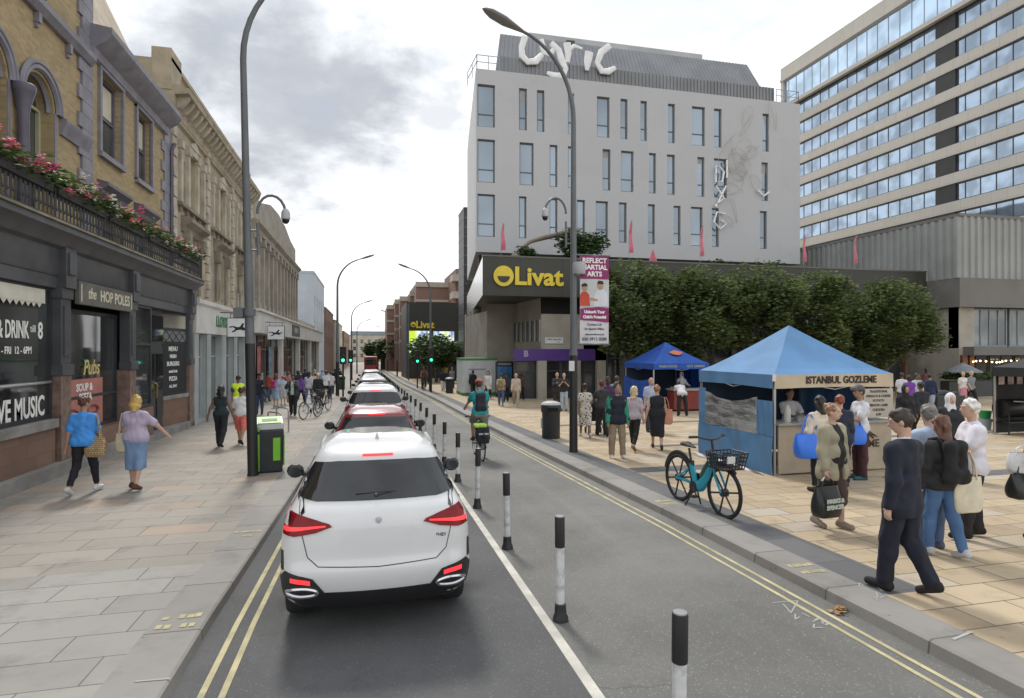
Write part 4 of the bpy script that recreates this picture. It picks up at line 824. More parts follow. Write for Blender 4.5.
M_bark = mat('grey_bark', (.1, .085, .07), .9, .3, 5, bmp=.4)
def shrub(name, label, loc, rad, n, cat='shrub', m=None, s=(.07, .16), group=None, rng=random):
    t = thing(name, label, cat, loc, group=group); mb = MB(); pts = []
    lobes = [(Vector((rng.uniform(-.6, .6)*rad[0], rng.uniform(-.6, .6)*rad[1], rng.uniform(.35, 1.0)*rad[2])), rng.uniform(.35, .6)) for _ in range(9)]
    for _ in range(n):
        c, k = rng.choice(lobes); d = Vector((rng.gauss(0, 1), rng.gauss(0, 1), rng.gauss(0, 1))).normalized()*(rng.random()**.4)*k
        pts.append(c+Vector((d.x*rad[0], d.y*rad[1], d.z*rad[2])))
    leafcloud(mb, pts, *s); mb.build('foliage', m or M_leafm, t)
    mb = MB()
    for c, k in lobes[:6]: mb.tube([(0, 0, 0), c*.5+Vector((0, 0, .1)), c], [.05, .03, .015], 5)
    mb.build('stem', M_bark, t); return t
p = onY(580, 258, MY+1.8); shrub('roof_shrub', 'bright green leafy shrub on the mall roof behind the tall lamp post', (p.x, p.y, zt0), (2.0, 1.2, 1.85), 3000)
p = onY(528, 256, MY+1.2); shrub('roof_shrub', 'small green roof plant to the right of the red flag above the yellow lettering', (p.x, p.y, zt0), (.8, .6, .65), 420)
for (u, l) in ((720, 'low spiky plant on the mall roof between two red flags'), (775, 'small plant at the right end of the mall roof')):
    p = onY(u, 262, MY+1.5); shrub('roof_plant', l, (p.x, p.y, zt0), (.8, .5, .5), 200)
fl_l = ['small red feather flag on the mall roof left of the timber arch', 'red feather flag on the mall roof, left of the red roof cone', 'red feather flag on the mall roof under the wire sculpture', 'red feather flag at the right corner of the white theatre', 'faint red feather flag on the mall roof nearest the ribbed hall']
for i, (u, v0, v1) in enumerate(((501, 231, 258), (629, 229, 264), (700, 234, 266), (803, 244, 270), (854, 246, 274))):
    p = onY(u, v1, MY+1.0); hgt = (v1-v0)/600*depth(p)+.6; t = thing('feather_flag', fl_l[i], 'flag', (p.x, p.y, zt0), group='red feather flags on the mall roof')
    mb = MB(); mb.tube([(0, 0, 0), (0, 0, hgt*.7), (.1, 0, hgt*.92), (.3, 0, hgt)], .018, 5); mb.build('pole', plain('grey_pole', (.3, .3, .3), .5), t)
    mb = MB(); Z = np.linspace(.25, 1, 8); pr = [(.02+(.1*max(0, (z-.7)/.3)), z*hgt) for z in Z]+[(.24+.04*math.sin(z*6)-.06*(z > .9), z*hgt-(.12 if z > .9 else 0)) for z in Z[::-1]]
    for k in range(7):
        A, B_, C, D_ = pr[k], pr[k+1], pr[14-k], pr[15-k]; w = lambda p_: (p_[0], .05*math.sin(p_[1]*4+p_[0]*5), p_[1])
        mb.add([w(A), w(B_), w(C), w(D_)]+[(x, y+.006, z) for x, y, z in (w(A), w(B_), w(C), w(D_))], [(0, 1, 2, 3), (7, 6, 5, 4), (0, 3, 7, 4), (1, 0, 4, 5), (2, 1, 5, 6), (3, 2, 6, 7)])
    mb.build('flag_cloth', plain('red_flag_cloth', (.58, .14, .2), .7, var=.2), t)
p = onY(653, 264, MY+1); mb = MB(); mb.lathe([(.36, 0), (.3, .2), (.1, .75), (.02, .95)], 4); o = mb.build('roof_cone', plain('red_flag_cloth', (.58, .14, .2), .7), None, (p.x, p.y, zt0)); tag(o, 'small red pyramid marker on the mall roof edge', 'marker')
# ================================================================ ribbed hall at the right
HX, HY = 37.45, 31.2
hal = thing('ribbed_hall', 'grey ribbed metal hall over a glazed restaurant at the right of the square', 'building', (HX, HY, zg(HY)))
M_rib = mat('grey_ribbed_metal', (.27, .28, .275), .55, .12, .3, dirt=(.2, .21, .2)); M_bandg = mat('taupe_band', (.155, .15, .14), .7, .1, .4)
mb = MB()
def ribs(p0, p1, z0, z1, step, nrm, mb):
    p0, p1 = Vector(p0), Vector(p1); ln = (p1-p0).length; n = int(ln/step); d = (p1-p0)/n; nn = Vector(nrm)*.1; pts = []
    for i in range(n):
        o = p0+d*i; pts += [o, o+d*.4, o+d*.5+nn, o+d*.9+nn]
    pts.append(p1)
    for a, b in zip(pts, pts[1:]): mb.quad((a.x, a.y, z0), (b.x, b.y, z0), (b.x, b.y, z1), (a.x, a.y, z1))
ribs((HX, HY+28), (HX, HY), 7.1, 11.1, .55, (-1, 0), mb); ribs((HX, HY), (HX+34, HY), 7.1, 11.1, .55, (0, -1), mb); mb.quad((HX, HY, 11.1), (HX+34, HY, 11.1), (HX+34, HY+28, 11.1), (HX, HY+28, 11.1)); mb.build('ribbed_cladding', M_rib, hal, world=True, ang=25)
mb = MB(); mb.bb((HX-.08, HY-.1, 11.1), (HX+34, HY+28, 11.3)); mb.build('roof_edge', M_bandg, hal, world=True)
mb = MB(); mb.bb((HX-.05, HY-.08, 5.2), (HX+34, HY+28, 7.1)); mb.build('plain_band', M_bandg, hal, world=True)
mb = MB(); mb.bb((HX+.3, HY+.25, zg(HY)-.3), (HX+.9, HY+10, 5.2)); mb.bb((HX+.3, HY+.3, 2.5), (HX+1.6, HY+1, 5.2)); mb.build('concrete_wall', M_concl, hal, world=True)
hf = fY(HY+.35)
for i in range(6): window(hal, hf, HX+1.6+i*3.2, HX+4.6+i*3.2, 2.6, 5.15, plain('grey_frame', (.22, .24, .24), .5), glass('pale_ribbed_glass', (.2, .23, .24), .25, .2), .15, .1, 3, ())
mb = MB(); mb.bb((HX+.6, HY-.5, 2.05), (HX+30, HY+1, 2.6)); mb.build('ledge', M_bandg, hal, world=True)
for i in range(9): window(hal, fY(HY+2.2), HX+.8+i*2.3, HX+3.0+i*2.3, zg(HY)-.2, 2.0, plain('dark_metal_frame', (.06, .06, .06), .5), G_dk, .1, .07, 1, (.75,), name='shop_window')
mb = MB()
for i in range(40): p = (HX+.9+i*.36, HY-.2+.12*math.sin(i), 1.62+.05*math.sin(i*.9)); mb.ball(p, .055, 8)
mb.build('string_bulbs', mat('warm_bulb', (1., .62, .3), .5, 0.01, emit=4.), hal, world=True)
mb = MB(); mb.bb((HX+.35, HY+.05, zg(HY)), (HX+.75, HY+.5, 2.05)); mb.bb((HX+.95, HY+.05, zg(HY)), (HX+1.3, HY+.5, 2.05)); mb.bb((HX-1.1, HY+3, zg(HY)), (HX-.9, HY+3.4, 2.4)); mb.build('timber_post', plain('red_brown_timber', (.16, .07, .04), .6), hal, world=True)
# ================================================================ hotel slab
TXF = 61.5; T0, T1 = 34.0, 79.8
hot = thing('hotel_building', 'tall slab hotel with cream bands and long ribbons of blue windows', 'hotel', (TXF, 60, zg(60)))
M_hc = brickmat('cream_precast', (.50, .475, .43), (.47, .445, .40), (.36, .34, .30), 1.62, 3.08, axes='yzx', ms=.02, stain=(.39, .37, .33), stainsc=.2, bmp=.1, grime=.15); M_hl = mat('black_louvre', (.022, .022, .024), .6, .2, .5); G_hot = glass('blue_hotel_glass', (.30, .38, .48), .04, .85, .9, .25, .45); G_top = glass('pale_blue_glazing', (.45, .58, .72), .05, .8, .9, .2, .3)
fh = lambda a, b, d: (TXF+d, a, b)
ribb = [36.9-3.08*i for i in range(10)]; LV0, LV1 = onX(935, 200, TXF).y, onX(955, 200, TXF).y
LV0, LV1 = min(LV0, LV1), max(LV0, LV1)
hol = [(T0+.6, T1-.6, z-.02, z+1.92) for z in ribb]+[(T0+.6, T1-.6, 39.3, 43.2)]
mb = MB(); holes_wall(mb, (T0, T1, -2, 45.3), hol, fh, .32)
mb.quad((TXF, T1, -2), (TXF+18, T1, -2), (TXF+18, T1, 45.3), (TXF, T1, 45.3)); mb.quad((TXF, T0, -2), (TXF+18, T0, -2), (TXF+18, T0, 45.3), (TXF, T0, 45.3)); mb.quad((TXF, T0, 45.3), (TXF+18, T0, 45.3), (TXF+18, T1, 45.3), (TXF, T1, 45.3)); mb.build('wall', M_hc, hot, world=True)
mb = MB(); fb(mb, fh, T0, T1, 38.75, 39.25, -.5, .0); fb(mb, fh, T0, T1, 43.25, 43.6, -.15, 0); mb.build('ledge', M_hc, hot, world=True)
MiH = Matrix.Translation(hot.location).inverted()
for z in ribb+[39.3]:
    tall = z > 39; h = 3.9 if tall else 1.9; g_ = MB(); g_.quad(fh(T0+.6, z, .3), fh(T1-.6, z, .3), fh(T1-.6, z+h, .3), fh(T0+.6, z+h, .3)); w = g_.build('ribbon_window', G_top if tall else G_hot, hot, world=True)
    m2 = MB(); y = T0+.6
    while y < T1-.6: fb(m2, fh, y-.035, y+.035, z, z+h, .25, .31); y += 1.62
    fb(m2, fh, T0+.6, T1-.6, z, z+.1, .19, .31); fb(m2, fh, T0+.6, T1-.6, z+h-.12, z+h, .19, .31); m2.build('mullions', plain('dark_mullion', (.06, .065, .075), .5) if not tall else plain('pale_mullion', (.35, .38, .4), .5), w).data.transform(MiH)
    if not tall:
        m2 = MB(); fb(m2, fh, LV0, LV1, z-.01, z+1.91, .05, .29); m2.build('louvre_panel', M_hl, w).data.transform(MiH)
# ================================================================ stepped brick flats and the big screen
M_bal = mat('pale_band_concrete', (.40, .36, .30), .8, .1, .5)
t = thing('brick_flats', 'stepped red brick block of flats with pale bands behind the big screen', 'block of flats', (12, 115, zg(115)))
for (u0, u1, vt, Y) in ((416, 455, 283, 112), (410, 417, 292.5, 117), (400, 412, 297.5, 122), (395, 402, 300.5, 127), (387, 397, 306, 132)):
    a, b = onY(u0, vt, Y), onY(u1, vt, Y); zt = a.z; mb = MB(); xe = b.x if Y != 112 else b.x+1; mb.bb((a.x, Y, -3), (xe+3.2, Y+16, zt)); mb.build('brick_wall', M_redx, t, world=True)
    mb = MB()
    for z in np.arange(zt-.7, 2, -2.75): mb.bb((a.x-.12, Y-.25, z), (xe+3.2, Y-.02, z+.42 if z < zt-1 else z+.95))
    mb.build('pale_band', M_bal, t, world=True)
for k in range(3):
    mb = MB(); a = onY(453, 300, 100); z = 13.9-k*2.9; mb.bb((a.x, 100, z), (a.x+3, 104, z+1.1)); mb.build('balcony', M_bal, t, world=True)
mb = MB(); a = onY(453, 300, 102); mb.bb((a.x+.5, 102, -2), (a.x+5, 118, 16.2)); mb.build('end_wall', M_redx, t, world=True)
sc = thing('screen_building', 'dark panelled building with yellow lettering and colourful video screen down the street', 'shopping mall', (8, 76, zg(76))); SY = 76; MiS = Matrix.Translation(sc.location).inverted()
a, b = onY(406.5, 302, SY), onY(462, 302, SY); mb = MB(); mb.bb((a.x, SY, -2), (b.x+3, SY+12, a.z)); mb.build('wall', plain('dark_panel_wall', (.035, .035, .032), .6), sc, world=True)
mb = MB(); r_ = 4.4*depth(a)/600; lc = onY(413.5, 324.5, SY-.1)
lc = onY(413.5, 324.5, SY-.1)
def px2(u, v, d=.1): return onY(u, v, SY-d)
mb = MB(); r_ = 2.7*depth(a)/600; lc = px2(413.8, 324.3)
mb = MB(); c_ = px2(413.6, 324.5-.0)
lc = onY(380+233/6.98, 260+450/6.98, SY-.1); tb = MB(); tb.prism([(r_*math.cos(t_), r_*math.sin(t_)) for t_ in np.linspace(0, 2*math.pi, 25)[:-1]], faceY(lc), .06)
tb.text('Livat', 1.2, faceY(onY(380+314/6.98, 260+453/6.98, SY-.1)), 0, .06, 'CENTER', .04, 1.0); sl_ = tb.build('sign_lettering', m_yel, sc, world=True)
mb = MB(); mb.prism([(r_*.62*math.cos(t_), r_*.62*math.sin(t_)) for t_ in np.linspace(math.pi, 2*math.pi, 13)], faceY(lc-Vector((0, .07, 0))), .005); mb.build('smile', plain('sign_dark', (.04, .04, .034), .55), sl_).data.transform(MiS)
mscr, bscr = newmat('video_screen'); n, l = lk(mscr); v = swz(mscr, 'xzy'); wv = n.new('ShaderNodeTexNoise'); wv.inputs['Scale'].default_value = .9; wv.inputs['Detail'].default_value = 1; mp_ = n.new('ShaderNodeMapping'); mp_.inputs['Scale'].default_value = (1., .18, 1); l.new(v, mp_.inputs[0]); l.new(mp_.outputs[0], wv.inputs['Vector'])
hs = n.new('ShaderNodeValToRGB'); cr = hs.color_ramp; cr.elements[0].position = .28; cr.elements[0].color = (.9, .12, .04, 1); cr.elements[1].position = .72; cr.elements[1].color = (.9, .45, .2, 1)
for p_, c_ in ((.40, (.45, .75, .05, 1)), (.48, (.85, .9, .75, 1)), (.55, (.15, .25, .5, 1)), (.62, (.9, .9, .9, 1))): e_ = cr.elements.new(p_); e_.color = c_
l.new(wv.outputs['Fac'], hs.inputs[0]); l.new(hs.outputs[0], bscr.inputs['Emission Color']); l.new(hs.outputs[0], bscr.inputs['Base Color']); bscr.inputs['Emission Strength'].default_value = .55
for (u0, u1, v0, v1) in ((408, 430.5, 331, 353), (433.5, 454, 331.5, 346)):
    a, b = onY(u0, v1, SY-.05), onY(u1, v0, SY-.05); mb = MB(); mb.bb((a.x, SY-.12, a.z), (b.x, SY-.002, b.z)); mb.build('screen', mscr, sc, world=True)
a = onY(381, 345, 150); b_ = onY(394, 362, 150); bd = thing('yellow_sign_block', 'low dark block with a small yellow sign between street trees and brick flats', 'building', (a.x, 150, zg(150)))
mb = MB(); mb.bb((a.x, 150, -3), (b_.x, 156, a.z+1.)); mb.build('wall', plain('dark_panel_wall', (.035, .035, .032), .6), bd, world=True)
mb = MB(); mb.bb((a.x+1, 149.9, a.z-1.2), (b_.x-.8, 149.99, a.z)); mb.build('sign', m_yel, bd, world=True)
# ================================================================ figures (one continuous surface from a distance field)
def mesh_from(name, v, q, mats, mi=None):
    me = bpy.data.meshes.new(name); nq = len(q)
    me.vertices.add(len(v)); me.vertices.foreach_set('co', np.asarray(v, np.float32).ravel())
    me.loops.add(nq*4); me.loops.foreach_set('vertex_index', np.asarray(q, np.int32).ravel())
    me.polygons.add(nq); me.polygons.foreach_set('loop_start', np.arange(0, nq*4, 4, dtype=np.int32)); me.polygons.foreach_set('loop_total', np.full(nq, 4, np.int32))
    me.polygons.foreach_set('use_smooth', np.ones(nq, bool))
    for m in mats: me.materials.append(m)
    if mi is not None: me.polygons.foreach_set('material_index', np.asarray(mi, np.int32))
    me.update(calc_edges=True); me.validate(); return me
def sdf_mesh(prims, res, k=.03, clips=(), amp=0., seed=0, fold=28., cut=()):
    lo = np.full(3, 9e9); hi = -lo
    for p in prims:
        if p[0] == 'c':
            r = max(p[3], p[4])*(max(1., p[5]) if len(p) > 5 else 1.)
            for a in (p[1], p[2]): lo = np.minimum(lo, np.array(a)-r); hi = np.maximum(hi, np.array(a)+r)
        else: r = max(p[2]); lo = np.minimum(lo, np.array(p[1])-r); hi = np.maximum(hi, np.array(p[1])+r)
    lo -= 2.5*res+k*.3; hi += 2.5*res+k*.3; n = np.ceil((hi-lo)/res).astype(int)+1
    ax = [lo[i]+res*np.arange(n[i]) for i in range(3)]; F = np.full(n, .3, np.float32)
    for p in prims:
        if p[0] == 'c': r = max(p[3], p[4]); a = np.minimum(p[1], p[2])-r; b = np.maximum(p[1], p[2])+r
        else: r = max(p[2]); a = np.array(p[1])-r; b = np.array(p[1])+r
        pad = k+2.5*res+.01; i0 = np.clip(np.floor((a-pad-lo)/res).astype(int), 0, n-1); i1 = np.clip(np.ceil((b+pad-lo)/res).astype(int)+1, 1, n)
        X = ax[0][i0[0]:i1[0], None, None]; Y = ax[1][None, i0[1]:i1[1], None]; Z = ax[2][None, None, i0[2]:i1[2]]
        if p[0] == 'c':
            A = np.array(p[1], float); B = np.array(p[2], float); ab = B-A; L2 = max(ab@ab, 1e-9)
            fy = p[5] if len(p) > 5 else 1.          # flatten along local y
            t = np.clip(((X-A[0])*ab[0]+(Y-A[1])*ab[1]+(Z-A[2])*ab[2])/L2, 0, 1)
            d = np.sqrt((X-A[0]-t*ab[0])**2+((Y-A[1]-t*ab[1])/fy)**2+(Z-A[2]-t*ab[2])**2)-(p[3]+(p[4]-p[3])*t)
        else:
            r = np.array(p[2]); x, y, z = X-p[1][0], Y-p[1][1], Z-p[1][2]
            if len(p) > 3 and p[3] is not None:
                M = p[3]; x, y, z = (M[0][0]*x+M[1][0]*y+M[2][0]*z, M[0][1]*x+M[1][1]*y+M[2][1]*z, M[0][2]*x+M[1][2]*y+M[2][2]*z)
            k0 = np.sqrt((x/r[0])**2+(y/r[1])**2+(z/r[2])**2); k1 = np.sqrt((x/r[0]**2)**2+(y/r[1]**2)**2+(z/r[2]**2)**2)+1e-6
            d = k0*(k0-1)/k1
        s = F[i0[0]:i1[0], i0[1]:i1[1], i0[2]:i1[2]]; kk = p[6] if len(p) > 6 else k
        h = np.clip(.5+.5*(s-d)/kk, 0, 1); s[...] = s*(1-h)+d*h-kk*h*(1-h)
    X = ax[0][:, None, None]; Y = ax[1][None, :, None]; Z = ax[2][None, None, :]
    if amp:
        rg = np.random.RandomState(seed)
        for i in range(6):
            w = rg.normal(size=3)*np.array([1., 1., .55])*fold; F += (amp*.28*np.sin(X*w[0]+Y*w[1]+Z*w[2]+rg.uniform(0, 6.3)+1.5*np.sin(Z*fold*.5+i))).astype(np.float32)
    for (o, nn) in clips:       # keep the side where (p-o).n <= 0
        F = np.maximum(F, ((X-o[0])*nn[0]+(Y-o[1])*nn[1]+(Z-o[2])*nn[2]).astype(np.float32))
    for (ox, oy, hw) in cut: F = np.maximum(F, np.minimum(hw-np.abs(X-ox), Y-oy).astype(np.float32)+0*Z.astype(np.float32))
    F[0] = F[-1] = .1; F[:, 0] = F[:, -1] = .1; F[:, :, 0] = F[:, :, -1] = .1
    ins = F < 0; c = ins[:-1, :-1, :-1].astype(np.int8)*0
    offs = [(i, j, l) for i in (0, 1) for j in (0, 1) for l in (0, 1)]
    m = [x-1 for x in n]; sl = lambda o: tuple(slice(o[a], o[a]+m[a]) for a in range(3))
    cnt = sum(ins[sl(o)].astype(np.int8) for o in offs); act = np.argwhere((cnt > 0) & (cnt < 8))
    if len(act) == 0: return np.zeros((0, 3)), np.zeros((0, 4), int)
    idx = np.full(m, -1, np.int64); idx[tuple(act.T)] = np.arange(len(act)); S_ = np.zeros((len(act), 3)); C = np.zeros(len(act))
    vals = {o: F[act[:, 0]+o[0], act[:, 1]+o[1], act[:, 2]+o[2]].astype(float) for o in offs}
    for o in offs:
        for a in range(3):
            if o[a] == 0:
                o2 = list(o); o2[a] = 1; o2 = tuple(o2); A, B = vals[o], vals[o2]; cr = (A < 0) != (B < 0); t = np.where(cr, A/(np.where(A-B == 0, 1, A-B)), 0)
                P = np.tile(np.array(o, float), (len(act), 1)); P[:, a] += t; S_ += P*cr[:, None]; C += cr
    V = (act+S_/C[:, None])*res+lo; Q = []
    for a in range(3):
        b, c2 = (a+1) % 3, (a+2) % 3; s0 = [slice(None)]*3; s1 = [slice(None)]*3; s0[a] = slice(0, -1); s1[a] = slice(1, None)
        I0, I1 = ins[tuple(s0)], ins[tuple(s1)]; e = np.argwhere(I0 != I1); e = e[(e[:, b] > 0) & (e[:, c2] > 0) & (e[:, b] < n[b]-1) & (e[:, c2] < n[c2]-1)]
        if len(e) == 0: continue
        fl = I0[tuple(e.T)]; g = []
        for db, dc in ((-1, -1), (0, -1), (0, 0), (-1, 0)):
            q = e.copy(); q[:, b] += db; q[:, c2] += dc; g.append(idx[tuple(q.T)])
        q = np.stack(g, 1); q = np.where(fl[:, None], q, q[:, ::-1]); Q.append(q)
    return V, np.concatenate(Q)
SKIN = {'fair': (.52, .33, .25), 'tan': (.36, .21, .14), 'brown': (.20, .11, .07), 'dark': (.075, .042, .03)}
def cloth(c, tag_='cloth'):
    return mat('%s_%02x%02x%02x' % (tag_, *[int(max(0, min(1, x))**.45*255) for x in c]), c, .85, .14, 5, bmp=.15, bsc=220)
def leopard():
    if 'leopard_print' in MATS: return MATS['leopard_print']
    m, b = newmat('leopard_print'); v = swz(m, 'xyz'); n, l = lk(m); t = n.new('ShaderNodeTexVoronoi'); t.inputs['Scale'].default_value = 15; l.new(v, t.inputs['Vector'])
    l.new(mixc(m, ramp(m, t.outputs['Distance'], .3, .42), (.03, .03, .03), (.5, .47, .42)), b.inputs['Base Color']); b.inputs['Roughness'].default_value = .8; MATS['leopard_print'] = m; return m
def rx(v, a): return Vector((v[0], v[1]*math.cos(a)-v[2]*math.sin(a), v[1]*math.sin(a)+v[2]*math.cos(a)))
def person(pos, face=0., h=1.72, label='', top=('tee', (.5, .5, .5)), bot=('trousers', (.05, .05, .06)), shoe=(.03, .03, .03), hair=('short', (.03, .02, .015)), skin='fair', L=(0, 0), Rr=(0, 0),
           la=(4, 8, 8, 0), ra=(4, 8, 8, 0), lean=0, head=(0, 0), fat=0., sex='m', group=None, seat=None, jacket=None, name='person', wide=0., sleeves=None):
    """pos = ground point under the feet, face = heading in degrees clockwise from +Y (away from the camera)"""
    d = max(3., depth(pos)); res = float(np.clip(d/600*.85, .0105, .034)); near = d < 17
    s = h/1.75; LR = {}; J = {}
    base = Vector((0, 0, .93))
    def leg(sd, a):
        th, kn = R(a[0]), R(a[1]); ab = R(a[2]) if len(a) > 2 else R(1.5); hip = base+Vector((sd*.09, 0, -.03)); dx = sd*math.sin(ab)
        kne = hip+.42*Vector((dx, math.sin(th)*math.cos(ab), -math.cos(th)*math.cos(ab))); ps = th-kn; ank = kne+.405*Vector((dx*.3, math.sin(ps), -math.cos(ps)))
        ft = min(0., ps)*.75; heel = ank+rx((0, -.045, -.055), ft); toe = ank+rx((sd*.015, .155, -.062), ft); return hip, kne, ank, heel, toe
    lg = {-1: leg(-1, L), 1: leg(1, Rr)}; zmin = min(min(lg[q][3].z, lg[q][4].z) for q in (-1, 1))-.035
    def tr(p): return base+rx(Vector(p)-base, -R(lean))
    P = lambda p: tuple(tr(p)); fw = 1+fat*.35
    hipw = .088 if sex == 'm' else .095
    tor = [('c', P((-hipw, 0, .92)), P((hipw, 0, .92)), .098*fw, .098*fw, .95), ('c', P((-.06, .01*fat*4, 1.08)), P((.06, .01*fat*4, 1.08)), (.096 if sex == 'm' else .085)*fw*(1+fat*.35), (.096 if sex == 'm' else .085)*fw*(1+fat*.35)),
           ('c', P((-.085, .0, 1.27)), P((.085, .0, 1.27)), .105*fw, .105*fw, .95), ('c', P((0, -.01, 1.41)), P((-.14, -.01, 1.375)), .058, .058), ('c', P((0, -.01, 1.41)), P((.14, -.01, 1.375)), .058, .058), ('c', P((0, -.01, 1.2)), P((0, -.01, 1.38)), .09, .07), ('c', P((0, 0, .95)), P((0, 0, 1.2)), .09*fw, .09*fw)]
    if sex == 'f': tor += [('e', P((-.07, .075, 1.27)), (.062, .055, .06)), ('e', P((.07, .075, 1.27)), (.062, .055, .06))]
    if fat: tor.append(('e', P((0, .05+.08*fat, 1.08)), (.13+.05*fat, .09+.06*fat, .13)))
    def arm(sd, a):
        fl, ab, el, inw = [R(x) for x in a[:4]]; sh = tr((sd*(.168+wide), -.005, 1.372)); u = Vector((sd*math.sin(ab), math.sin(fl)*math.cos(ab), -math.cos(fl)*math.cos(ab))); e = sh+.285*u
        g = fl+el; w = Vector((sd*(math.sin(ab)*math.cos(el)*.8-math.sin(inw)), math.sin(g), -math.cos(g))).normalized(); wr = e+.25*w; return sh, e, wr, w
    ar = {-1: arm(-1, la), 1: arm(1, ra)}
    nk0 = tr((0, -.005, 1.41)); hc = tr((0, .02, 1.635)); yw, pt = R(head[0]), R(head[1])
    HM = Matrix.Rotation(-yw, 3, 'Z') @ Matrix.Rotation(pt-R(lean)*.5, 3, 'X'); HP = lambda p: tuple(hc+HM @ Vector(p))
    HR = [list(r) for r in HM]
    skinp = [('c', tuple(nk0), HP((0, -.015, -.09)), .052, .048), ('e', HP((0, 0, .012)), (.074, .093, .108), HR), ('e', HP((0, .03, -.055)), (.054, .062, .062), HR), ('c', HP((0, .088, .012)), HP((0, .108, -.022)), .011, .016, 1., .012)]
    skinp += [('e', HP((sd*.076, -.005, -.012)), (.014, .022, .032), HR, 0, 0, .01) for sd in (-1, 1)]
    if near: skinp += [('c', HP((-.045, .084, .03)), HP((.045, .084, .03)), .012, .012, 1., .012), ('c', HP((-.02, .09, -.052)), HP((.02, .09, -.052)), .009, .009, 1., .008)]
    body = list(skinp)+tor
    for sd in (-1, 1):
        hip, kne, ank, heel, toe = lg[sd]; body += [('c', tuple(hip), tuple(kne), .088*fw, .056), ('c', tuple(kne), tuple(ank), .056, .036), ('e', tuple(kne.lerp(ank, .3)+Vector((0, -.012, 0))), (.05, .052, .11)), ('c', tuple(heel), tuple(toe), .038, .03)]
        sh, e, wr, w = ar[sd]; body += [('c', tuple(sh), tuple(e), .05, .039), ('c', tuple(e), tuple(wr), .039, .026)]
        side_ = Vector((0, 1, 0)) if abs(w.z) > .6 else Vector((1, 0, 0)); side_ = (side_-w*side_.dot(w)).normalized(); pn = w.cross(side_)*(1 if w.cross(side_).x*sd < 0 else -1)
        kn_ = wr+w*.08; body.append(('c', tuple(wr+w*.012), tuple(kn_), .027, .030)); fr = .0085 if d < 12 else .012
        for i, ln in enumerate((.068, .078, .073, .058)):
            r0 = kn_+side_*(.027-.018*i); m1 = r0+(w*.9+pn*.25).normalized()*ln*.55; body += [('c', tuple(r0), tuple(m1), fr+.0015, fr, 1., .008), ('c', tuple(m1), tuple(m1+(w*.55+pn*.8).normalized()*ln*.5), fr, fr-.001, 1., .008)]
        t0 = wr+w*.03+side_*.024; t1 = t0+(w*.6+side_*.65+pn*.35).normalized()*.04; body += [('c', tuple(t0), tuple(t1), fr+.003, fr+.001, 1., .01), ('c', tuple(t1), tuple(t1+(w*.8+pn*.5).normalized()*.032), fr+.001, fr, 1., .008)]
    root = thing(name, label, 'person', pos, -R(face), group)
    root['figure_scale'] = s
    def put(nm, prims, m, r=res, par=root, **kw):
        v, q = sdf_mesh(prims, r/s if False else r, **kw)
        if len(q) == 0: return None
        v = (v-np.array([0, 0, zmin]))*s
        if seat: v = v+np.array([0, 0, seat])
        o = bpy.data.objects.new(nm, mesh_from(nm, v, q, [m])); COL.objects.link(o); o.parent = par; return o
    bd = put('body', body, mat('skin_%s' % skin, SKIN[skin], .5, .08, 6, spec=.4), k=.028)
    sd_ = hash_(label)
    # ---- clothes
    up = P((0, 0, 1)); upv = tr((0, 0, 2))-tr((0, 0, 1)); fwdv = tr((0, 1, 0))-tr((0, 0, 0))
    def inf(pr, o): return [('c', p[1], p[2], p[3]+o, p[4]+o, *p[5:]) if p[0] == 'c' else ('e', p[1], tuple(x+o for x in p[2]), *p[3:]) for p in pr]
    def torso(o, hem, flare=0., neck=1.0):
        pr = inf(tor, o); pr.append(('c', P((-hipw, 0, hem+.1)), P((hipw, 0, hem+.1)), (.109+o+flare)*fw, (.109+o+flare)*fw)); pr.append(('c', P((-.04, 0, hem+.05)), P((-.04, 0, 1.0)), (.1+o+flare)*fw, .09+o)); pr.append(('c', P((.04, 0, hem+.05)), P((.04, 0, 1.0)), (.1+o+flare)*fw, .09+o))
        return pr
    def sleeve(o, ln, sides=(-1, 1)):
        pr = []
        for q in sides:
            sh, e, wr, w = ar[q]
            if ln <= 1: pr.append(('c', tuple(sh), tuple(sh.lerp(e, ln)), .052+o, .045+o+.012))
            else: pr += [('c', tuple(sh), tuple(e), .052+o, .043+o), ('c', tuple(e), tuple(e.lerp(wr, ln-1)), .043+o, .031+o)]
        return pr
    hemclip = lambda z: (P((0, 0, z)), tuple(-upv)); neckclip = (P((0, .05, 1.455)), tuple((upv+fwdv*.35).normalized()))
    kind, tc_ = top[0], top[1]
    T = {'tee': (.014, .86, .72), 'vest': (.012, .88, 0), 'shirt': (.016, .80, .7), 'longshirt': (.018, .82, 1.93), 'jumper': (.020, .82, 1.92), 'jacket': (.023, .78, 1.95), 'suit': (.021, .72, 1.97), 'coat': (.026, .62, 1.93), 'dress': (.014, .0, .5), 'abaya': (.03, .0, 1.95)}[kind]
    tm = top[2] if len(top) > 2 else cloth(tc_)
    if kind in ('dress', 'abaya'):
        hz = .42 if kind == 'dress' else .10
        pr = torso(T[0], .8)+[('c', P((-.05, 0, hz)), P((-.05, 0, .85)), .15, .11), ('c', P((.05, 0, hz)), P((.05, 0, .85)), .15, .11)]+sleeve(T[0], T[2])
        for q in (-1, 1): hip, kne, ank, heel, toe = lg[q]; pr += [('c', tuple(hip), tuple(kne), .088*fw+.02, .085), ('c', tuple(kne), tuple(kne.lerp(ank, .6 if kind == 'dress' else .9)), .085, .075)]
        put('dress', pr, tm, k=.045, clips=(((0, 0, hz), (0, 0, -1)), neckclip), amp=.006, seed=sd_, fold=22)
    else:
        pr = torso(T[0], T[1], .008 if kind in ('jacket', 'coat') else .0)
        if T[2]: pr += sleeve(T[0], T[2])
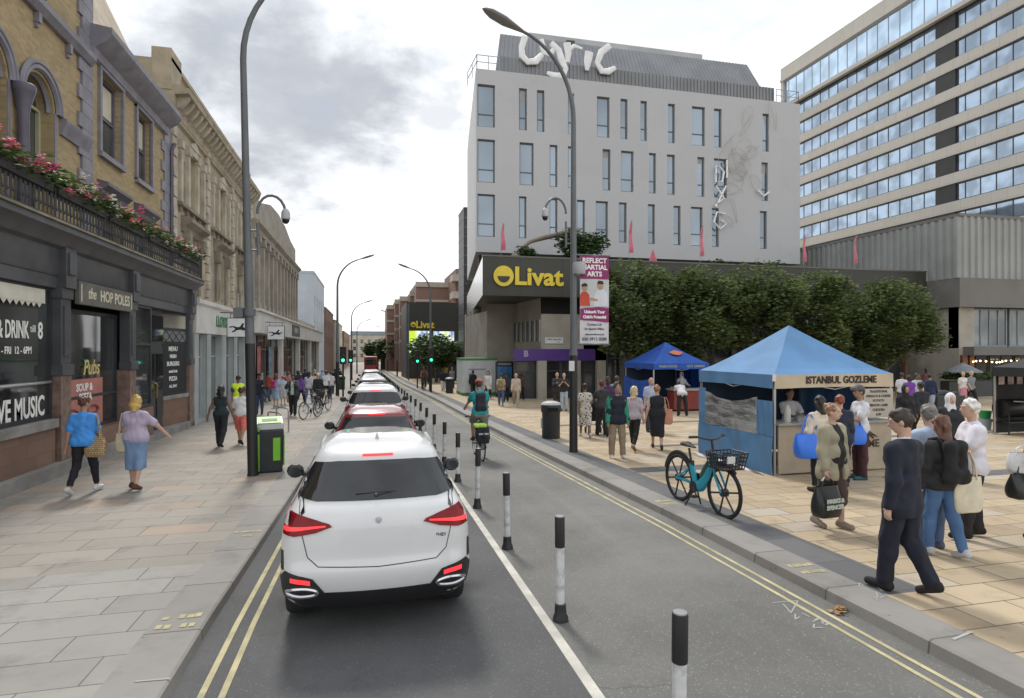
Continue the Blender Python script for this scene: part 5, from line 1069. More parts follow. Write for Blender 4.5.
        nm = {'tee': 't_shirt', 'vest': 'vest', 'suit': 'suit_jacket'}.get(kind, kind.replace('long', ''))
        put(nm, pr, tm, k=.055 if fat else .04, clips=(hemclip(T[1]), neckclip), amp=.004 if kind == 'shirt' else .0075, seed=sd_)
        if sleeves: put('sleeves', sleeve(T[0]+.005, 1.95), cloth(sleeves), k=.03, amp=.008, seed=sd_+5)
    if kind in ('shirt', 'longshirt', 'suit'):
        mb = MB(); c0 = (Vector(P((0, .004, 1.452)))-Vector((0, 0, zmin)))*s; mb.tube([c0+Vector((.062*math.cos(a), .060*math.sin(a)+.004, .012-.016*math.sin(a)))*s for a in np.linspace(0, 2*math.pi, 19)], .015*s, 6, cap=False); co = mb.build('collar', cloth((.6, .6, .62)) if kind == 'suit' else tm, root); co.location.z = seat or 0
    if jacket:      # open garment over the top: (kind, colour, [front gap], sleeves)
        o = .034; pr = torso(o, jacket[2], .012)
        if jacket[3]: pr += sleeve(o, jacket[3])
        put(jacket[0], pr, cloth(jacket[1]), k=.035, clips=(hemclip(jacket[2]), neckclip), cut=((0, .02, .062),) if jacket[3] != .01 else (), amp=.007, seed=sd_+3)
    bk, bc = bot[0], bot[1]; bm = bot[2] if len(bot) > 2 else cloth(bc)
    if bk in ('trousers', 'shorts', 'leggings', 'jeans'):
        o = {'trousers': .022, 'jeans': .014, 'leggings': .008, 'shorts': .03}[bk]; pr = inf(tor[:1], min(o, .010))+[('c', P((-.05, 0, .99)), P((.05, 0, .99)), .094*fw, .094*fw)]
        for q in (-1, 1):
            hip, kne, ank, heel, toe = lg[q]
            if bk == 'shorts': pr.append(('c', tuple(hip), tuple(hip.lerp(kne, .98)), .088*fw+o, .068+o))
            else: pr += [('c', tuple(hip), tuple(kne), .088*fw+o, .056+o+.006), ('c', tuple(kne), tuple(kne.lerp(ank, .97 if bk != 'leggings' else .86)), .058+o, .040+o*1.4), ('e', tuple(kne.lerp(ank, .3)+Vector((0, -.012, 0))), (.05+o, .052+o, .11))]
        put({'leggings': 'leggings', 'shorts': 'shorts', 'jeans': 'jeans'}.get(bk, 'trousers'), pr, bm, k=.03, clips=((P((0, 0, .97)), tuple(upv)),), amp=.007, seed=sd_+1, fold=34)
    elif bk in ('skirt', 'midi', 'capri'):
        hz = {'skirt': .48, 'midi': .36, 'capri': .36}[bk]; sp = (lg[1][1].y-lg[-1][1].y)
        if bk == 'capri':
            pr = inf(tor[:1], .03)
            for q in (-1, 1): hip, kne, ank, heel, toe = lg[q]; pr += [('c', tuple(hip), tuple(kne), .115, .09), ('c', tuple(kne), tuple(kne.lerp(ank, .3)), .09, .09)]
            put('trousers', pr, bm, k=.03, amp=.006, seed=sd_)
        else:
            pr = inf(tor[:1], .012)+[('c', P((-.06, 0, 1.0)), P((.06, 0, 1.0)), .095*fw, .095*fw), ('c', (-.06, min(lg[-1][1].y, lg[1][1].y)*.6, hz), (-.05, 0, .9), .105, .12*fw), ('c', (.06, max(lg[-1][1].y, lg[1][1].y)*.6, hz), (.05, 0, .9), .105, .12*fw), ('c', (0, 0, hz), (0, 0, .9), .12, .12)]
            for q in (-1, 1): hip, kne, ank, heel, toe = lg[q]; pr += [('c', tuple(hip), tuple(kne), .088*fw+.02, .085), ('c', tuple(kne), tuple(kne.lerp(ank, .6)), .085, .075)]
            put('skirt', pr, bm, k=.05, clips=(((0, 0, hz), (0, 0, -1)), (P((0, 0, 1.06)), tuple(upv))), amp=.005, seed=sd_, fold=20)
    for q in (-1, 1):
        hip, kne, ank, heel, toe = lg[q]; put('shoe', [('c', tuple(heel), tuple(toe), .046, .038), ('c', tuple(heel+Vector((0, .015, .03))), tuple(heel.lerp(toe, .5)+Vector((0, 0, .015))), .042, .036)], cloth(shoe, 'leather'), k=.02, clips=(((0, 0, (ank.z+.02)), (0, 0, 1)),))
    # ---- hair and headwear
    hk, hcol = hair[0], hair[1]; hm = mat('hair_%02x%02x%02x' % tuple(int(min(1, x)**.45*255) for x in hcol), hcol, .5, .3, 14, bmp=.4, bsc=90); hres = min(res, .014)
    face_clip = (HP((0, .062, .035)), tuple(HM @ Vector((0, .80, -.60)))); low = (HP((0, 0, -.075)), tuple(HM @ Vector((0, .25, -1)).normalized()))
    cap_ = [('e', HP((0, -.012, .028)), (.086, .102, .108), HR)]
    if hk == 'short': put('hair', cap_, hm, hres, k=.02, clips=(face_clip, low), amp=.013, seed=sd_, fold=60)
    elif hk == 'bald': put('hair', [('e', HP((0, -.02, -.01)), (.081, .088, .085), HR)], hm, hres, k=.02, clips=((HP((0, .03, 0)), tuple(HM @ Vector((0, 1, -.3)))), low, (HP((0, 0, .045)), tuple(HM @ Vector((0, 0, 1))))))
    elif hk in ('long', 'bob'):
        ln = -.36 if hk == 'long' else -.13; back = hc+Vector((0, -.02, 0))
        pr = cap_+[('c', HP((0, -.06, -.03)), tuple(hc+Vector((0, -.115-.05*(lean > 8), ln*.9))), .085, .075 if hk == 'long' else .07, .62)]+[('c', HP((q*.065, -.02, .0)), tuple(hc+Vector((q*.085, -.06, ln*.72))), .036, .03) for q in (-1, 1)]
        put('hair', pr, hm, hres, k=.03, clips=(face_clip,), amp=.016, seed=sd_, fold=50)
    elif hk == 'bun': put('hair', cap_+[('e', HP((0, -.085, .085)), (.045, .045, .042))], hm, hres, k=.015, clips=(face_clip, low), amp=.013, seed=sd_, fold=60)
    elif hk == 'pony': put('hair', cap_+[('c', HP((0, -.09, .04)), tuple(hc+Vector((0, -.17, -.12))), .035, .022), ('c', tuple(hc+Vector((0, -.17, -.12))), tuple(hc+Vector((0, -.16, -.27))), .025, .012)], hm, hres, k=.02, clips=(face_clip,), amp=.004, seed=sd_, fold=60)
    elif hk in ('cap', 'helmet'):
        c2 = hair[2] if len(hair) > 2 else (.03, .03, .03)
        put('hair', [('e', HP((0, -.012, .015)), (.082, .098, .1), HR)], hm, hres, k=.02, clips=(face_clip, low))
        pr = [('e', HP((0, -.004, .045)), (.09, .106, .098) if hk == 'cap' else (.1, .13, .105), HR)]
        if hk == 'cap': pr.append(('c', HP((-.03, .10, .052)), HP((.03, .10, .052)), .05, .05, 1., .02))
        put('cap' if hk == 'cap' else 'helmet', pr, cloth(c2), hres, k=.02, clips=((HP((0, 0, .04)), tuple(HM @ Vector((0, -.25, -1)).normalized())),)+(((HP((0, .05, .064)), tuple(HM @ Vector((0, .0, 1)))),) if False else ()))
    elif hk == 'hijab': put('headscarf', [('e', HP((0, -.012, .018)), (.092, .108, .122), HR), ('c', HP((0, -.01, -.08)), tuple(nk0+Vector((0, .01, -.04))), .085, .12)], cloth(hcol), hres, k=.04, clips=((HP((0, .068, -.01)), tuple(HM @ Vector((0, .97, .0)))),), amp=.004, seed=sd_)
    if near and hk != 'none' and abs(((face+head[0]) % 360)-180) < 110:
        for q in (-1, 1):
            mb = MB(); e = (Vector(HP((q*.03, .078, .012)))-Vector((0, 0, zmin)))*s; mb.ball(e, (.012*s, .008*s, .007*s), 8); mb.build('eye', plain('eye_dark', (.03, .02, .02), .2), root)
        mb = MB(); e0 = (Vector(HP((-.022, .093, -.052)))-Vector((0, 0, zmin)))*s; e1 = (Vector(HP((.022, .093, -.052)))-Vector((0, 0, zmin)))*s; mb.tube([e0, (e0+e1)/2+HM @ Vector((0, .006*s, 0)), e1], [.004*s, .008*s, .004*s], 6, flat=.6); mb.build('mouth', plain('lip', (.33, .14, .12), .5), root)
    root['z0'] = zmin; W_ = Matrix.Translation(pos) @ rotz(-R(face))
    hand = {q: W_ @ ((ar[q][2]+ar[q][3]*.11-Vector((0, 0, zmin)))*s+Vector((0, 0, seat or 0))) for q in (-1, 1)}
    sho = {q: W_ @ ((ar[q][0]+Vector((0, 0, .045))-Vector((0, 0, zmin)))*s+Vector((0, 0, seat or 0))) for q in (-1, 1)}
    chest = W_ @ ((tr((0, 0, 1.25))-Vector((0, 0, zmin)))*s+Vector((0, 0, seat or 0)))
    del root['figure_scale'], root['z0']
    return root, hand, sho, chest
def hash_(s): return sum((i+1)*ord(c) for i, c in enumerate(s)) % 9973
def sdf_obj(name, prims, m, par=None, loc=None, res=.015, **kw):
    v, q = sdf_mesh(prims, res, **kw); o = bpy.data.objects.new(name, mesh_from(name, v, q, [m])); COL.objects.link(o)
    if par is not None: o.parent = par
    if loc is not None: o.location = loc
    return o
def bag(hand, w, hgt, dp, m, label, face=0., strap=.25, name='bag', cat='bag', group=None, text=None, mh=None, res=None):
    """soft bag hanging below a hand or shoulder; handles reach up to that point"""
    t = thing(name, label, cat, (hand.x, hand.y, hand.z-strap-hgt), -R(face), group); r = res or float(np.clip(depth(hand)/600*.9, .012, .03))
    rr = dp/2; mb = MB(); rg = random.Random(hash_(label)); prof = [(0, .72, .55), (.03, .86, .85), (.2, .97, 1.0), (.45, 1.0, .92), (.7, .98, .66), (.9, .93, .34), (1.0, .9, .22)]; n_ = 20; vs = []
    for (q, fw2, fd) in prof:
        for i in range(n_):
            a = 2*math.pi*i/n_; ca, sa = math.cos(a), math.sin(a); e = .45; jit = 1+rg.uniform(-.03, .03); vs.append((w/2*fw2*jit*math.copysign(abs(ca)**e, ca), rr*fd*jit*math.copysign(abs(sa)**.8, sa), hgt*q+rg.uniform(-.006, .006)))
    fs = [(i*n_+j, i*n_+(j+1) % n_, (i+1)*n_+(j+1) % n_, (i+1)*n_+j) for i in range(len(prof)-1) for j in range(n_)]+[tuple(range(n_-1, -1, -1))]
    mb.add(vs, fs); bo = mb.build('bag_body', m, t); ss = bo.modifiers.new('soft', 'SUBSURF'); ss.levels = ss.render_levels = 1
    mb = MB()
    for yy in (-.02, .02): mb.tube([(-w*.25, yy, hgt-.03), (-w*.19, yy*.6, hgt+strap*.55), (-.02, 0, hgt+strap), (.02, 0, hgt+strap), (w*.19, yy*.6, hgt+strap*.55), (w*.25, yy, hgt-.03)], .010, 6)
    mb.build('handle', mh or m, t)
    if text:
        mb = MB()
        for i, (tx, sz) in enumerate(text): mb.text(tx, sz, frame((0, -rr*1.0-.012, hgt*.58-i*sz*1.1), (1, 0, 0), (0, 0, 1)), 0, .004, 'CENTER', .004)
        mb.build('lettering', plain('pale_print', (.55, .6, .52), .6), t)
    return t
def backpack(chest, face, m, label, sc=1.0):
    t = thing('backpack', label, 'backpack', chest, -R(face)); r = float(np.clip(depth(chest)/600*.9, .012, .03))
    pr = [('c', (-.085*sc, -.185, -.2*sc), (.085*sc, -.185, -.2*sc), .062*sc, .062*sc), ('c', (-.07*sc, -.17, .12*sc), (.07*sc, -.17, .12*sc), .055*sc, .055*sc), ('c', (-.07*sc, -.18, -.2*sc), (-.06*sc, -.17, .12*sc), .065*sc, .058*sc), ('c', (.07*sc, -.18, -.2*sc), (.06*sc, -.17, .12*sc), .065*sc, .058*sc), ('c', (-.05, -.245, -.14*sc), (.05, -.245, -.14*sc), .04*sc, .04*sc)]
    sdf_obj('pack_body', pr, m, t, None, r, k=.05, amp=.004)
    for q in (-1, 1):
        mb = MB(); mb.tube([(q*.1, -.13, .14), (q*.115, -.04, .215), (q*.12, .06, .185), (q*.13, .125, .05), (q*.155, .06, -.1), (q*.12, -.12, -.18)], .02, 6, flat=.5); mb.build('strap', m, t)
    return t
# ================================================================ people
def at(u, v): return G(u, v, .11)
def H_(u, v, vt): p = at(u, v); return max(1.45, min(1.9, (v-vt)/600*depth(p)))
WLK = dict(L=(22, 8), Rr=(-20, 18), la=(-18, 6, 12, 0), ra=(20, 6, 18, 0)); WLK2 = dict(L=(-20, 20), Rr=(22, 6), la=(20, 6, 18, 0), ra=(-18, 6, 12, 0))
BLK = (.012, .012, .014); NVY = (.012, .016, .035)
# -- left pavement, near
r, hd, sh, ch = person(at(84, 493), 6, 1.70, 'woman in bright blue tee and black leggings walking past the pub', ('tee', (.06, .28, .72)), ('leggings', (.012, .012, .018)), (.6, .6, .6), ('bun', (.09, .035, .02)), 'tan', (-6, 30), (18, 6), (-14, 10, 10, 0), (12, 10, 22, 0), sex='f', fat=.35, head=(20, 0))
m_weave = brickmat('woven_tan', (.42, .28, .12), (.55, .45, .28), (.25, .16, .08), .05, .035, axes='xzy', ms=.006, bmp=.6)
bag(sh[1]+Vector((.04, -.05, 0)), .36, .36, .14, m_weave, 'woven tan shoulder bag carried by the woman in the blue tee', 10, .38, 'shoulder_bag')
r, hd, sh, ch = person(at(136, 489), 8, 1.68, 'blonde woman in lilac tee and denim midi skirt with her right arm out', ('tee', (.42, .36, .47)), ('midi', (.17, .26, .42)), (.10, .045, .03), ('bob', (.50, .33, .10)), 'fair', (8, 4), (-10, 10), (24, 26, 25, 0), (24, 38, 12, 0), sex='f', fat=.3, head=(-25, 0))
bag(sh[-1]+Vector((-.05, -.02, 0)), .26, .34, .12, cloth((.52, .45, .34)), 'pale beige bag on the left shoulder of the blonde woman in lilac', 8, .36, 'shoulder_bag')
person(at(221, 447), 5, 1.66, 'dark woman with long black hair in dark teal top and black wide trousers walking away', ('vest', (.015, .03, .035)), ('trousers', (.012, .014, .016)), (.02, .02, .02), ('long', (.012, .010, .010)), 'brown', sex='f', L=(14, 4), Rr=(-14, 26), la=(-6, 22, 6, 0), ra=(6, 16, 10, 0))
person(at(241, 444), 4, 1.60, 'boy in white tee and coral shorts walking beside the lamp post', ('tee', (.66, .66, .66)), ('shorts', (.66, .16, .13)), (.02, .02, .02), ('short', (.05, .03, .02)), 'tan', L=(18, 2), Rr=(-16, 24), la=(4, 14, 40, 10), ra=(10, 10, 15, 0))
hv = (.62, .78, .05)
person(at(238, 421), 150, 1.72, 'steward in yellow hi-vis vest standing by the bank, right behind the boy in shorts', ('tee', (.05, .05, .07)), ('trousers', (.02, .02, .03)), BLK, ('cap', (.02, .02, .02), (.02, .02, .02)), 'brown', jacket=('hi_vis_vest', hv, .78, .01), la=(30, 8, 60, 20))
r, hd, sh, ch = person(at(259.5, 414), 185, 1.78, 'man in dark blue with black cap standing just right of the tall left lamp post', ('jumper', (.02, .025, .04)), ('jeans', (.03, .05, .10)), BLK, ('cap', BLK, BLK), 'brown', la=(40, 10, 60, 0), ra=(40, 10, 60, 0))
backpack(ch, 185, cloth(BLK), 'black backpack on the man in the black cap')
r, hd, sh, ch = person(at(293, 416), 186, 1.74, 'man in open dark green jacket and white tee beside the parked bicycles', ('tee', (.5, .53, .56)), ('trousers', (.012, .012, .014)), BLK, ('short', (.02, .015, .012)), 'brown', jacket=('jacket', (.03, .045, .035), .8, 1.9), la=(50, 12, 95, 25), ra=(50, 12, 95, 25), L=(10, 4), Rr=(-8, 10))
r, hd, sh, ch = person(at(276, 407), 30, 1.64, 'woman in pale blue dress with a pink backpack among the crowd', ('dress', (.30, .42, .58)), ('none', BLK), (.3, .3, .3), ('long', (.10, .04, .02)), 'fair', sex='f')
backpack(ch, 30, cloth((.45, .05, .16)), 'pink backpack on the woman in the pale blue dress', .85)
r, hd, sh, ch = person(at(283, 405), 15, 1.5, 'child in pale grey top walking beside the woman in the pale blue dress', ('tee', (.45, .52, .6)), ('shorts', (.5, .52, .55)), (.4, .4, .4), ('short', (.2, .1, .05)), 'fair')
bag(hd[1]+Vector((.12, 0, 0)), .36, .42, .14, cloth((.40, .26, .12)), 'brown paper shopping bag in the crowd left of the man in the green jacket', 15, .12, 'shopping_bag')
crowd = [(301, 405, 'woman in a purple top in the crowd behind the man in the green jacket', ('tee', (.17, .06, .34)), ('trousers', NVY), ('pony', (.02, .015, .01)), 'brown', 'f', 20), (318, 407, 'white-haired man in black jacket standing beside the parked bicycles', ('jacket', (.014, .016, .016)), ('trousers', BLK), ('short', (.6, .6, .6)), 'fair', 'm', 180),
 (309, 403, 'woman in long white shirt just behind the first parked bicycle', ('longshirt', (.5, .5, .52)), ('jeans', (.08, .12, .2)), ('long', (.02, .015, .01)), 'tan', 'f', 10), (313, 399, 'man in pale beige top with brown shorts in the crowd behind the bicycles', ('tee', (.55, .42, .36)), ('shorts', (.2, .13, .09)), ('short', (.05, .03, .02)), 'tan', 'm', 185),
 (326, 400, 'man in white tee and black trousers in the right part of the crowd', ('tee', (.62, .62, .64)), ('trousers', BLK), ('short', (.02, .02, .02)), 'brown', 'm', 8), (331, 398, 'man in white shirt nearest the kerb in the crowd', ('shirt', (.55, .56, .58)), ('jeans', (.04, .05, .08)), ('short', (.03, .02, .02)), 'tan', 'm', 12),
 (322, 393, 'tall person in pale blue shirt at the far side of the crowd', ('longshirt', (.32, .40, .55)), ('trousers', NVY), ('bald', (.2, .18, .16)), 'fair', 'm', 0), (298, 398, 'woman in dark purple cardigan with a black bag at the bank wall', ('jumper', (.05, .03, .06)), ('leggings', BLK), ('long', (.02, .012, .01)), 'dark', 'f', 190),
 (288, 397, 'girl in dusty pink top far left of the crowd by the shop windows', ('tee', (.48, .22, .26)), ('jeans', (.1, .15, .25)), ('bob', (.12, .05, .02)), 'fair', 'f', 5), (305, 392, 'man in navy tee at the back of the crowd by the shop windows', ('tee', (.02, .03, .07)), ('trousers', BLK), ('cap', (.02, .02, .02), (.03, .03, .05)), 'dark', 'm', 180),
 (315, 390, 'woman in white headscarf in the back of the crowd', ('abaya', (.04, .04, .05)), ('none', BLK), ('hijab', (.6, .6, .6)), 'tan', 'f', 180), (268, 402, 'person in rust-red top by the pale shop pier', ('jumper', (.30, .06, .04)), ('jeans', (.05, .08, .14)), ('short', (.02, .015, .01)), 'brown', 'm', 30),
 (335, 393, 'man in black tee at the front edge of the crowd by the traffic lights', ('tee', BLK), ('trousers', (.03, .03, .04)), ('short', (.02, .02, .02)), 'dark', 'm', 182), (339, 387, 'person in dark coat beside the far green bin', ('coat', (.02, .02, .025)), ('trousers', BLK), ('short', (.02, .02, .02)), 'brown', 'm', 0)]
for i, (u, v, lb, tp, bt, hr, sk, sx, fc) in enumerate(crowd):
    person(at(u, v), fc, 1.62+.12*((i*7) % 5)/4+(.04 if sx == 'm' else 0), lb, tp, bt, (.05, .05, .05), hr, sk, sex=sx, **(WLK if i % 2 else WLK2), group='people in the crowd on the left pavement')
# -- right pavement beyond the cycle lane
far = [(443, 391, 'man in dark jacket and white trousers beside the far bin', ('jacket', (.015, .02, .025)), ('trousers', (.6, .6, .6)), ('short', (.02, .02, .02)), 'brown', 'm', 0), (452, 388, 'person in grey-blue top behind the far bin', ('tee', (.2, .22, .27)), ('trousers', BLK), ('short', (.03, .02, .02)), 'tan', 'm', 180),
 (457, 384, 'person in black walking right towards the hoarding end', ('jacket', BLK), ('trousers', BLK), ('short', (.02, .02, .02)), 'brown', 'm', 60), (429, 384, 'person in dark top standing left of the far lamp post', ('jumper', (.03, .03, .04)), ('trousers', BLK), ('short', (.02, .02, .02)), 'dark', 'm', 10),
 (437, 382, 'woman in green top behind the far lamp post', ('tee', (.10, .18, .12)), ('jeans', (.06, .09, .14)), ('long', (.03, .02, .01)), 'tan', 'f', 180), (410, 375, 'far person in maroon top on the right pavement', ('tee', (.18, .05, .05)), ('trousers', (.05, .03, .03)), ('short', (.02, .02, .02)), 'brown', 'm', 180),
 (416, 373, 'far person in dark grey on the right pavement near the blue stall', ('tee', (.06, .06, .07)), ('trousers', BLK), ('short', (.02, .02, .02)), 'tan', 'm', 10), (446, 381, 'person in yellow top far along the right pavement', ('tee', (.5, .42, .1)), ('jeans', (.06, .08, .14)), ('short', (.03, .02, .02)), 'tan', 'm', 180),
 (473, 396, 'person in black with a pale bag at the hoarding', ('jacket', BLK), ('trousers', (.02, .02, .02)), ('short', (.02, .015, .015)), 'brown', 'm', 0), (479, 394, 'person in brown top right beside the one in black at the hoarding', ('tee', (.16, .08, .06)), ('jeans', (.04, .05, .09)), ('short', (.05, .03, .02)), 'tan', 'm', 10),
 (488, 399, 'woman in long white coat behind the cyclist', ('coat', (.6, .6, .58)), ('leggings', BLK), ('long', (.02, .015, .01)), 'fair', 'f', 200)]
for i, (u, v, lb, tp, bt, hr, sk, sx, fc) in enumerate(far):
    person(at(u, v), fc, 1.62+.10*((i*5) % 4)/3+(.05 if sx == 'm' else 0), lb, tp, bt, (.04, .04, .04), hr, sk, sex=sx, **(WLK if i % 2 else WLK2), group='people on the far right pavement')
r, hd, sh, ch = person(at(501, 406), 15, 1.66, 'person in beige top and blue jeans with a tan backpack facing the blue advert panel', ('tee', (.42, .33, .24)), ('jeans', (.07, .10, .2)), (.2, .2, .2), ('short', (.06, .03, .02)), 'tan', **WLK)
backpack(ch, 15, cloth((.26, .20, .10)), 'tan backpack in front of the blue advert panel', .9)
person(at(506, 402), 10, 1.70, 'dark dressed person directly in front of the blue advert panel', ('jumper', (.03, .025, .025)), ('trousers', BLK), BLK, ('short', (.02, .015, .01)), 'brown', **WLK2)
person(at(516, 407), 195, 1.70, 'person in pale beige shirt and trousers right of the blue advert panel', ('longshirt', (.5, .42, .34)), ('trousers', (.36, .3, .23)), (.5, .5, .5), ('bald', (.5, .48, .45)), 'fair', lean=6, **WLK)
person(at(521, 401), 200, 1.66, 'person in dark brown at the shop glazing right of the beige one', ('jumper', (.05, .035, .03)), ('trousers', BLK), BLK, ('long', (.02, .012, .01)), 'dark', sex='f', **WLK2)
person(at(557, 409), 185, 1.70, 'bald man in dark jacket standing at the concrete pier by the purple fascia', ('jacket', (.03, .032, .036)), ('trousers', (.035, .032, .03)), BLK, ('bald', (.3, .27, .24)), 'fair', la=(35, 8, 80, 25), ra=(35, 8, 80, 25), fat=.5)
person(at(564, 411), 200, 1.70, 'man in black tee and pale jeans with arms crossed left of the tall lamp post', ('tee', (.02, .02, .022)), ('jeans', (.36, .42, .5)), (.05, .05, .05), ('bald', (.25, .2, .17)), 'fair', la=(40, 8, 90, 30), ra=(40, 8, 90, 30))
person(at(585, 437), 12, 1.62, 'woman in leopard print dress right of the tall lamp post', ('dress', (.3, .3, .3), leopard()), ('none', BLK), (.5, .48, .45), ('bun', (.02, .015, .012)), 'brown', sex='f', fat=.4, **WLK)
person(at(602, 436), 10, 1.68, 'person in dark grey top pushing the black buggy', ('tee', (.035, .035, .04)), ('trousers', (.02, .02, .022)), BLK, ('short', (.09, .02, .02)), 'brown', la=(45, 6, 35, 0), ra=(45, 6, 35, 0), L=(16, 4), Rr=(-14, 18))
person(at(608, 430), 190, 1.72, 'person in dark purple top behind the green jacket man', ('jumper', (.06, .025, .09)), ('trousers', BLK), BLK, ('short', (.02, .015, .01)), 'dark')
person(at(613, 425), 60, 1.74, 'person in grey-blue tee leaning forward behind the green jacket man', ('tee', (.14, .18, .23)), ('jeans', (.03, .04, .07)), BLK, ('short', (.03, .02, .015)), 'tan', lean=18)
person(at(617, 458), 187, 1.74, 'man in navy jacket with green sleeves and khaki trousers facing the road', ('jacket', (.012, .016, .028)), ('trousers', (.27, .21, .145)), (.6, .6, .58), ('short', (.04, .025, .015)), 'tan', la=(6, 8, 10, 0), ra=(4, 8, 8, 0), L=(4, 2, 4), Rr=(0, 2, 4), sleeves=(.02, .26, .15))
person(at(634, 450), 40, 1.66, 'blonde long-haired woman in pale lilac top and black leggings behind the green jacket man', ('tee', (.45, .4, .45)), ('leggings', BLK), (.25, .13, .06), ('long', (.58, .46, .26)), 'fair', sex='f', L=(22, 4), Rr=(-20, 24))
r, hd, sh, ch = person(at(657, 449), 25, 1.66, 'woman in sleeveless black dress with auburn hair walking away near the electric bicycle', ('vest', (.014, .016, .022)), ('midi', (.014, .015, .02)), (.08, .05, .04), ('short', (.30, .15, .06)), 'fair', sex='f', fat=.35, L=(18, 2), Rr=(-14, 22), la=(-10, 16, 6, 0), ra=(4, 14, 12, 0))
bag(sh[1]+Vector((.06, 0, 0)), .38, .40, .14, cloth((.62, .27, .19)), 'peach leather tote bag on the shoulder of the woman in black', 25, .30, 'tote_bag')
person(at(651, 432), 190, 1.72, 'bald man in pale blue shirt half hidden behind the woman in black', ('shirt', (.42, .46, .60)), ('trousers', (.05, .05, .07)), BLK, ('bald', (.3, .25, .2)), 'fair', head=(-20, -12))
person(at(682, 416), 15, 1.70, 'man in white shirt and black trousers bending over the red stall counter', ('shirt', (.55, .55, .58)), ('trousers', (.015, .015, .02)), BLK, ('short', (.02, .015, .01)), 'brown', lean=58, la=(75, 6, 20, 0), ra=(75, 6, 20, 0), L=(-6, 2, 8), Rr=(-6, 2, 8))
# -- the group at the blue food stall and the right foreground
r, hd, sh, ch = person(at(820, 492), 8, 1.66, 'woman with long black hair in cream top and black leggings queueing at the food stall', ('longshirt', (.60, .54, .45)), ('leggings', BLK), BLK, ('long', (.012, .010, .010)), 'tan', sex='f', la=(-4, 14, 10, 0), ra=(30, 8, 70, 20))
bag(sh[-1]+Vector((-.08, -.05, 0)), .56, .42, .3, plain('blue_bag_plastic', (.03, .17, .72), .35, var=.15), 'big bright blue plastic bag on the shoulder of the woman in cream', 10, .34, 'blue_bag')
person(at(840, 486), 20, 1.64, 'person with auburn hair in navy coat behind the khaki jacket woman', ('jacket', (.02, .025, .045)), ('trousers', (.03, .02, .025)), (.03, .06, .07), ('short', (.22, .06, .03)), 'fair', sex='f')
r, hd, sh, ch = person(at(860, 479), -75, 1.78, 'man in white tee, grey cap and maroon trousers at the food stall counter', ('tee', (.60, .61, .66)), ('trousers', (.06, .022, .03)), (.03, .10, .11), ('cap', (.03, .02, .015), (.10, .10, .11)), 'tan', la=(30, 8, 60, 10), ra=(10, 14, 12, 0))
bag(hd[-1]+Vector((.30, -.1, .02)), .42, .36, .2, plain('blue_bag_plastic', (.03, .17, .72), .35, var=.15), 'smaller bright blue bag hanging between the stall counter and the man in the navy suit', 10, .14, 'blue_bag')
r, hd, sh, ch = person(at(832, 528), 168, 1.68, 'woman in khaki jacket over black top carrying a full black carrier bag', ('tee', (.02, .018, .018)), ('capri', (.075, .05, .04)), (.24, .2, .16), ('bun', (.30, .17, .09)), 'fair', sex='f', fat=.2, jacket=('khaki_jacket', (.33, .30, .21), .68, 1.93), la=(2, 8, 10, 0), ra=(4, 10, 12, 0), L=(8, 6), Rr=(-8, 8), head=(-18, 0))
bag(hd[1], .44, .42, .26, plain('black_plastic', (.018, .02, .02), .35, var=.2), 'bulging black carrier bag hanging from the hand of the woman in khaki', 172-180, .12, 'carrier_bag', text=(('MARKS &', .075), ('SPENCER', .075)))
r, hd, sh, ch = person(at(903, 592), -12, 1.80, 'man in dark navy suit striding along the kerb at the right', ('suit', (.010, .013, .026)), ('trousers', (.010, .012, .024)), (.012, .011, .011), ('short', (.035, .025, .018)), 'fair', L=(10, 4), Rr=(0, 30), la=(-8, 9, 14, 0), ra=(10, 10, 22, 0), head=(-30, -14))
r, hd, sh, ch = person(at(942, 556), 2, 1.62, 'girl with long auburn hair in black top and blue jeans behind the suited man', ('longshirt', (.02, .02, .022)), ('jeans', (.06, .13, .27)), (.45, .45, .48), ('long', (.11, .045, .025)), 'fair', sex='f', L=(10, 6), Rr=(-8, 12), la=(4, 8, 10, 0), ra=(8, 10, 20, 0))
backpack(ch, 2, cloth((.012, .013, .014)), 'large black backpack on the girl with auburn hair', 1.12)
bag(sh[1]+Vector((.10, -.10, -.1)), .42, .42, .09, cloth((.60, .55, .42)), 'cream canvas tote bag on the right shoulder of the girl with auburn hair', 0, .3, 'tote_bag')
person(at(930, 548), 8, 1.74, 'grey-haired man in pale blue shirt facing the man in white', ('shirt', (.34, .42, .55)), ('jeans', (.08, .12, .22)), (.08, .09, .12), ('short', (.17, .16, .15)), 'fair', fat=.3, wide=.02, head=(25, 0))
person(at(972, 538), -62, 1.76, 'elderly white-haired man in white short sleeved shirt and black trousers gesturing while talking', ('shirt', (.66, .64, .70)), ('trousers', (.022, .020, .020)), (.014, .012, .012), ('short', (.66, .65, .62)), 'fair', la=(28, 6, 78, 15), ra=(16, 14, 50, 10), fat=.32, L=(10, 2, 3), Rr=(-6, 4, 3))
person(at(950, 478), 200, 1.62, 'woman in white headscarf and black dress behind the man in white', ('abaya', (.02, .022, .028)), ('none', BLK), BLK, ('hijab', (.68, .68, .72)), 'fair', sex='f')
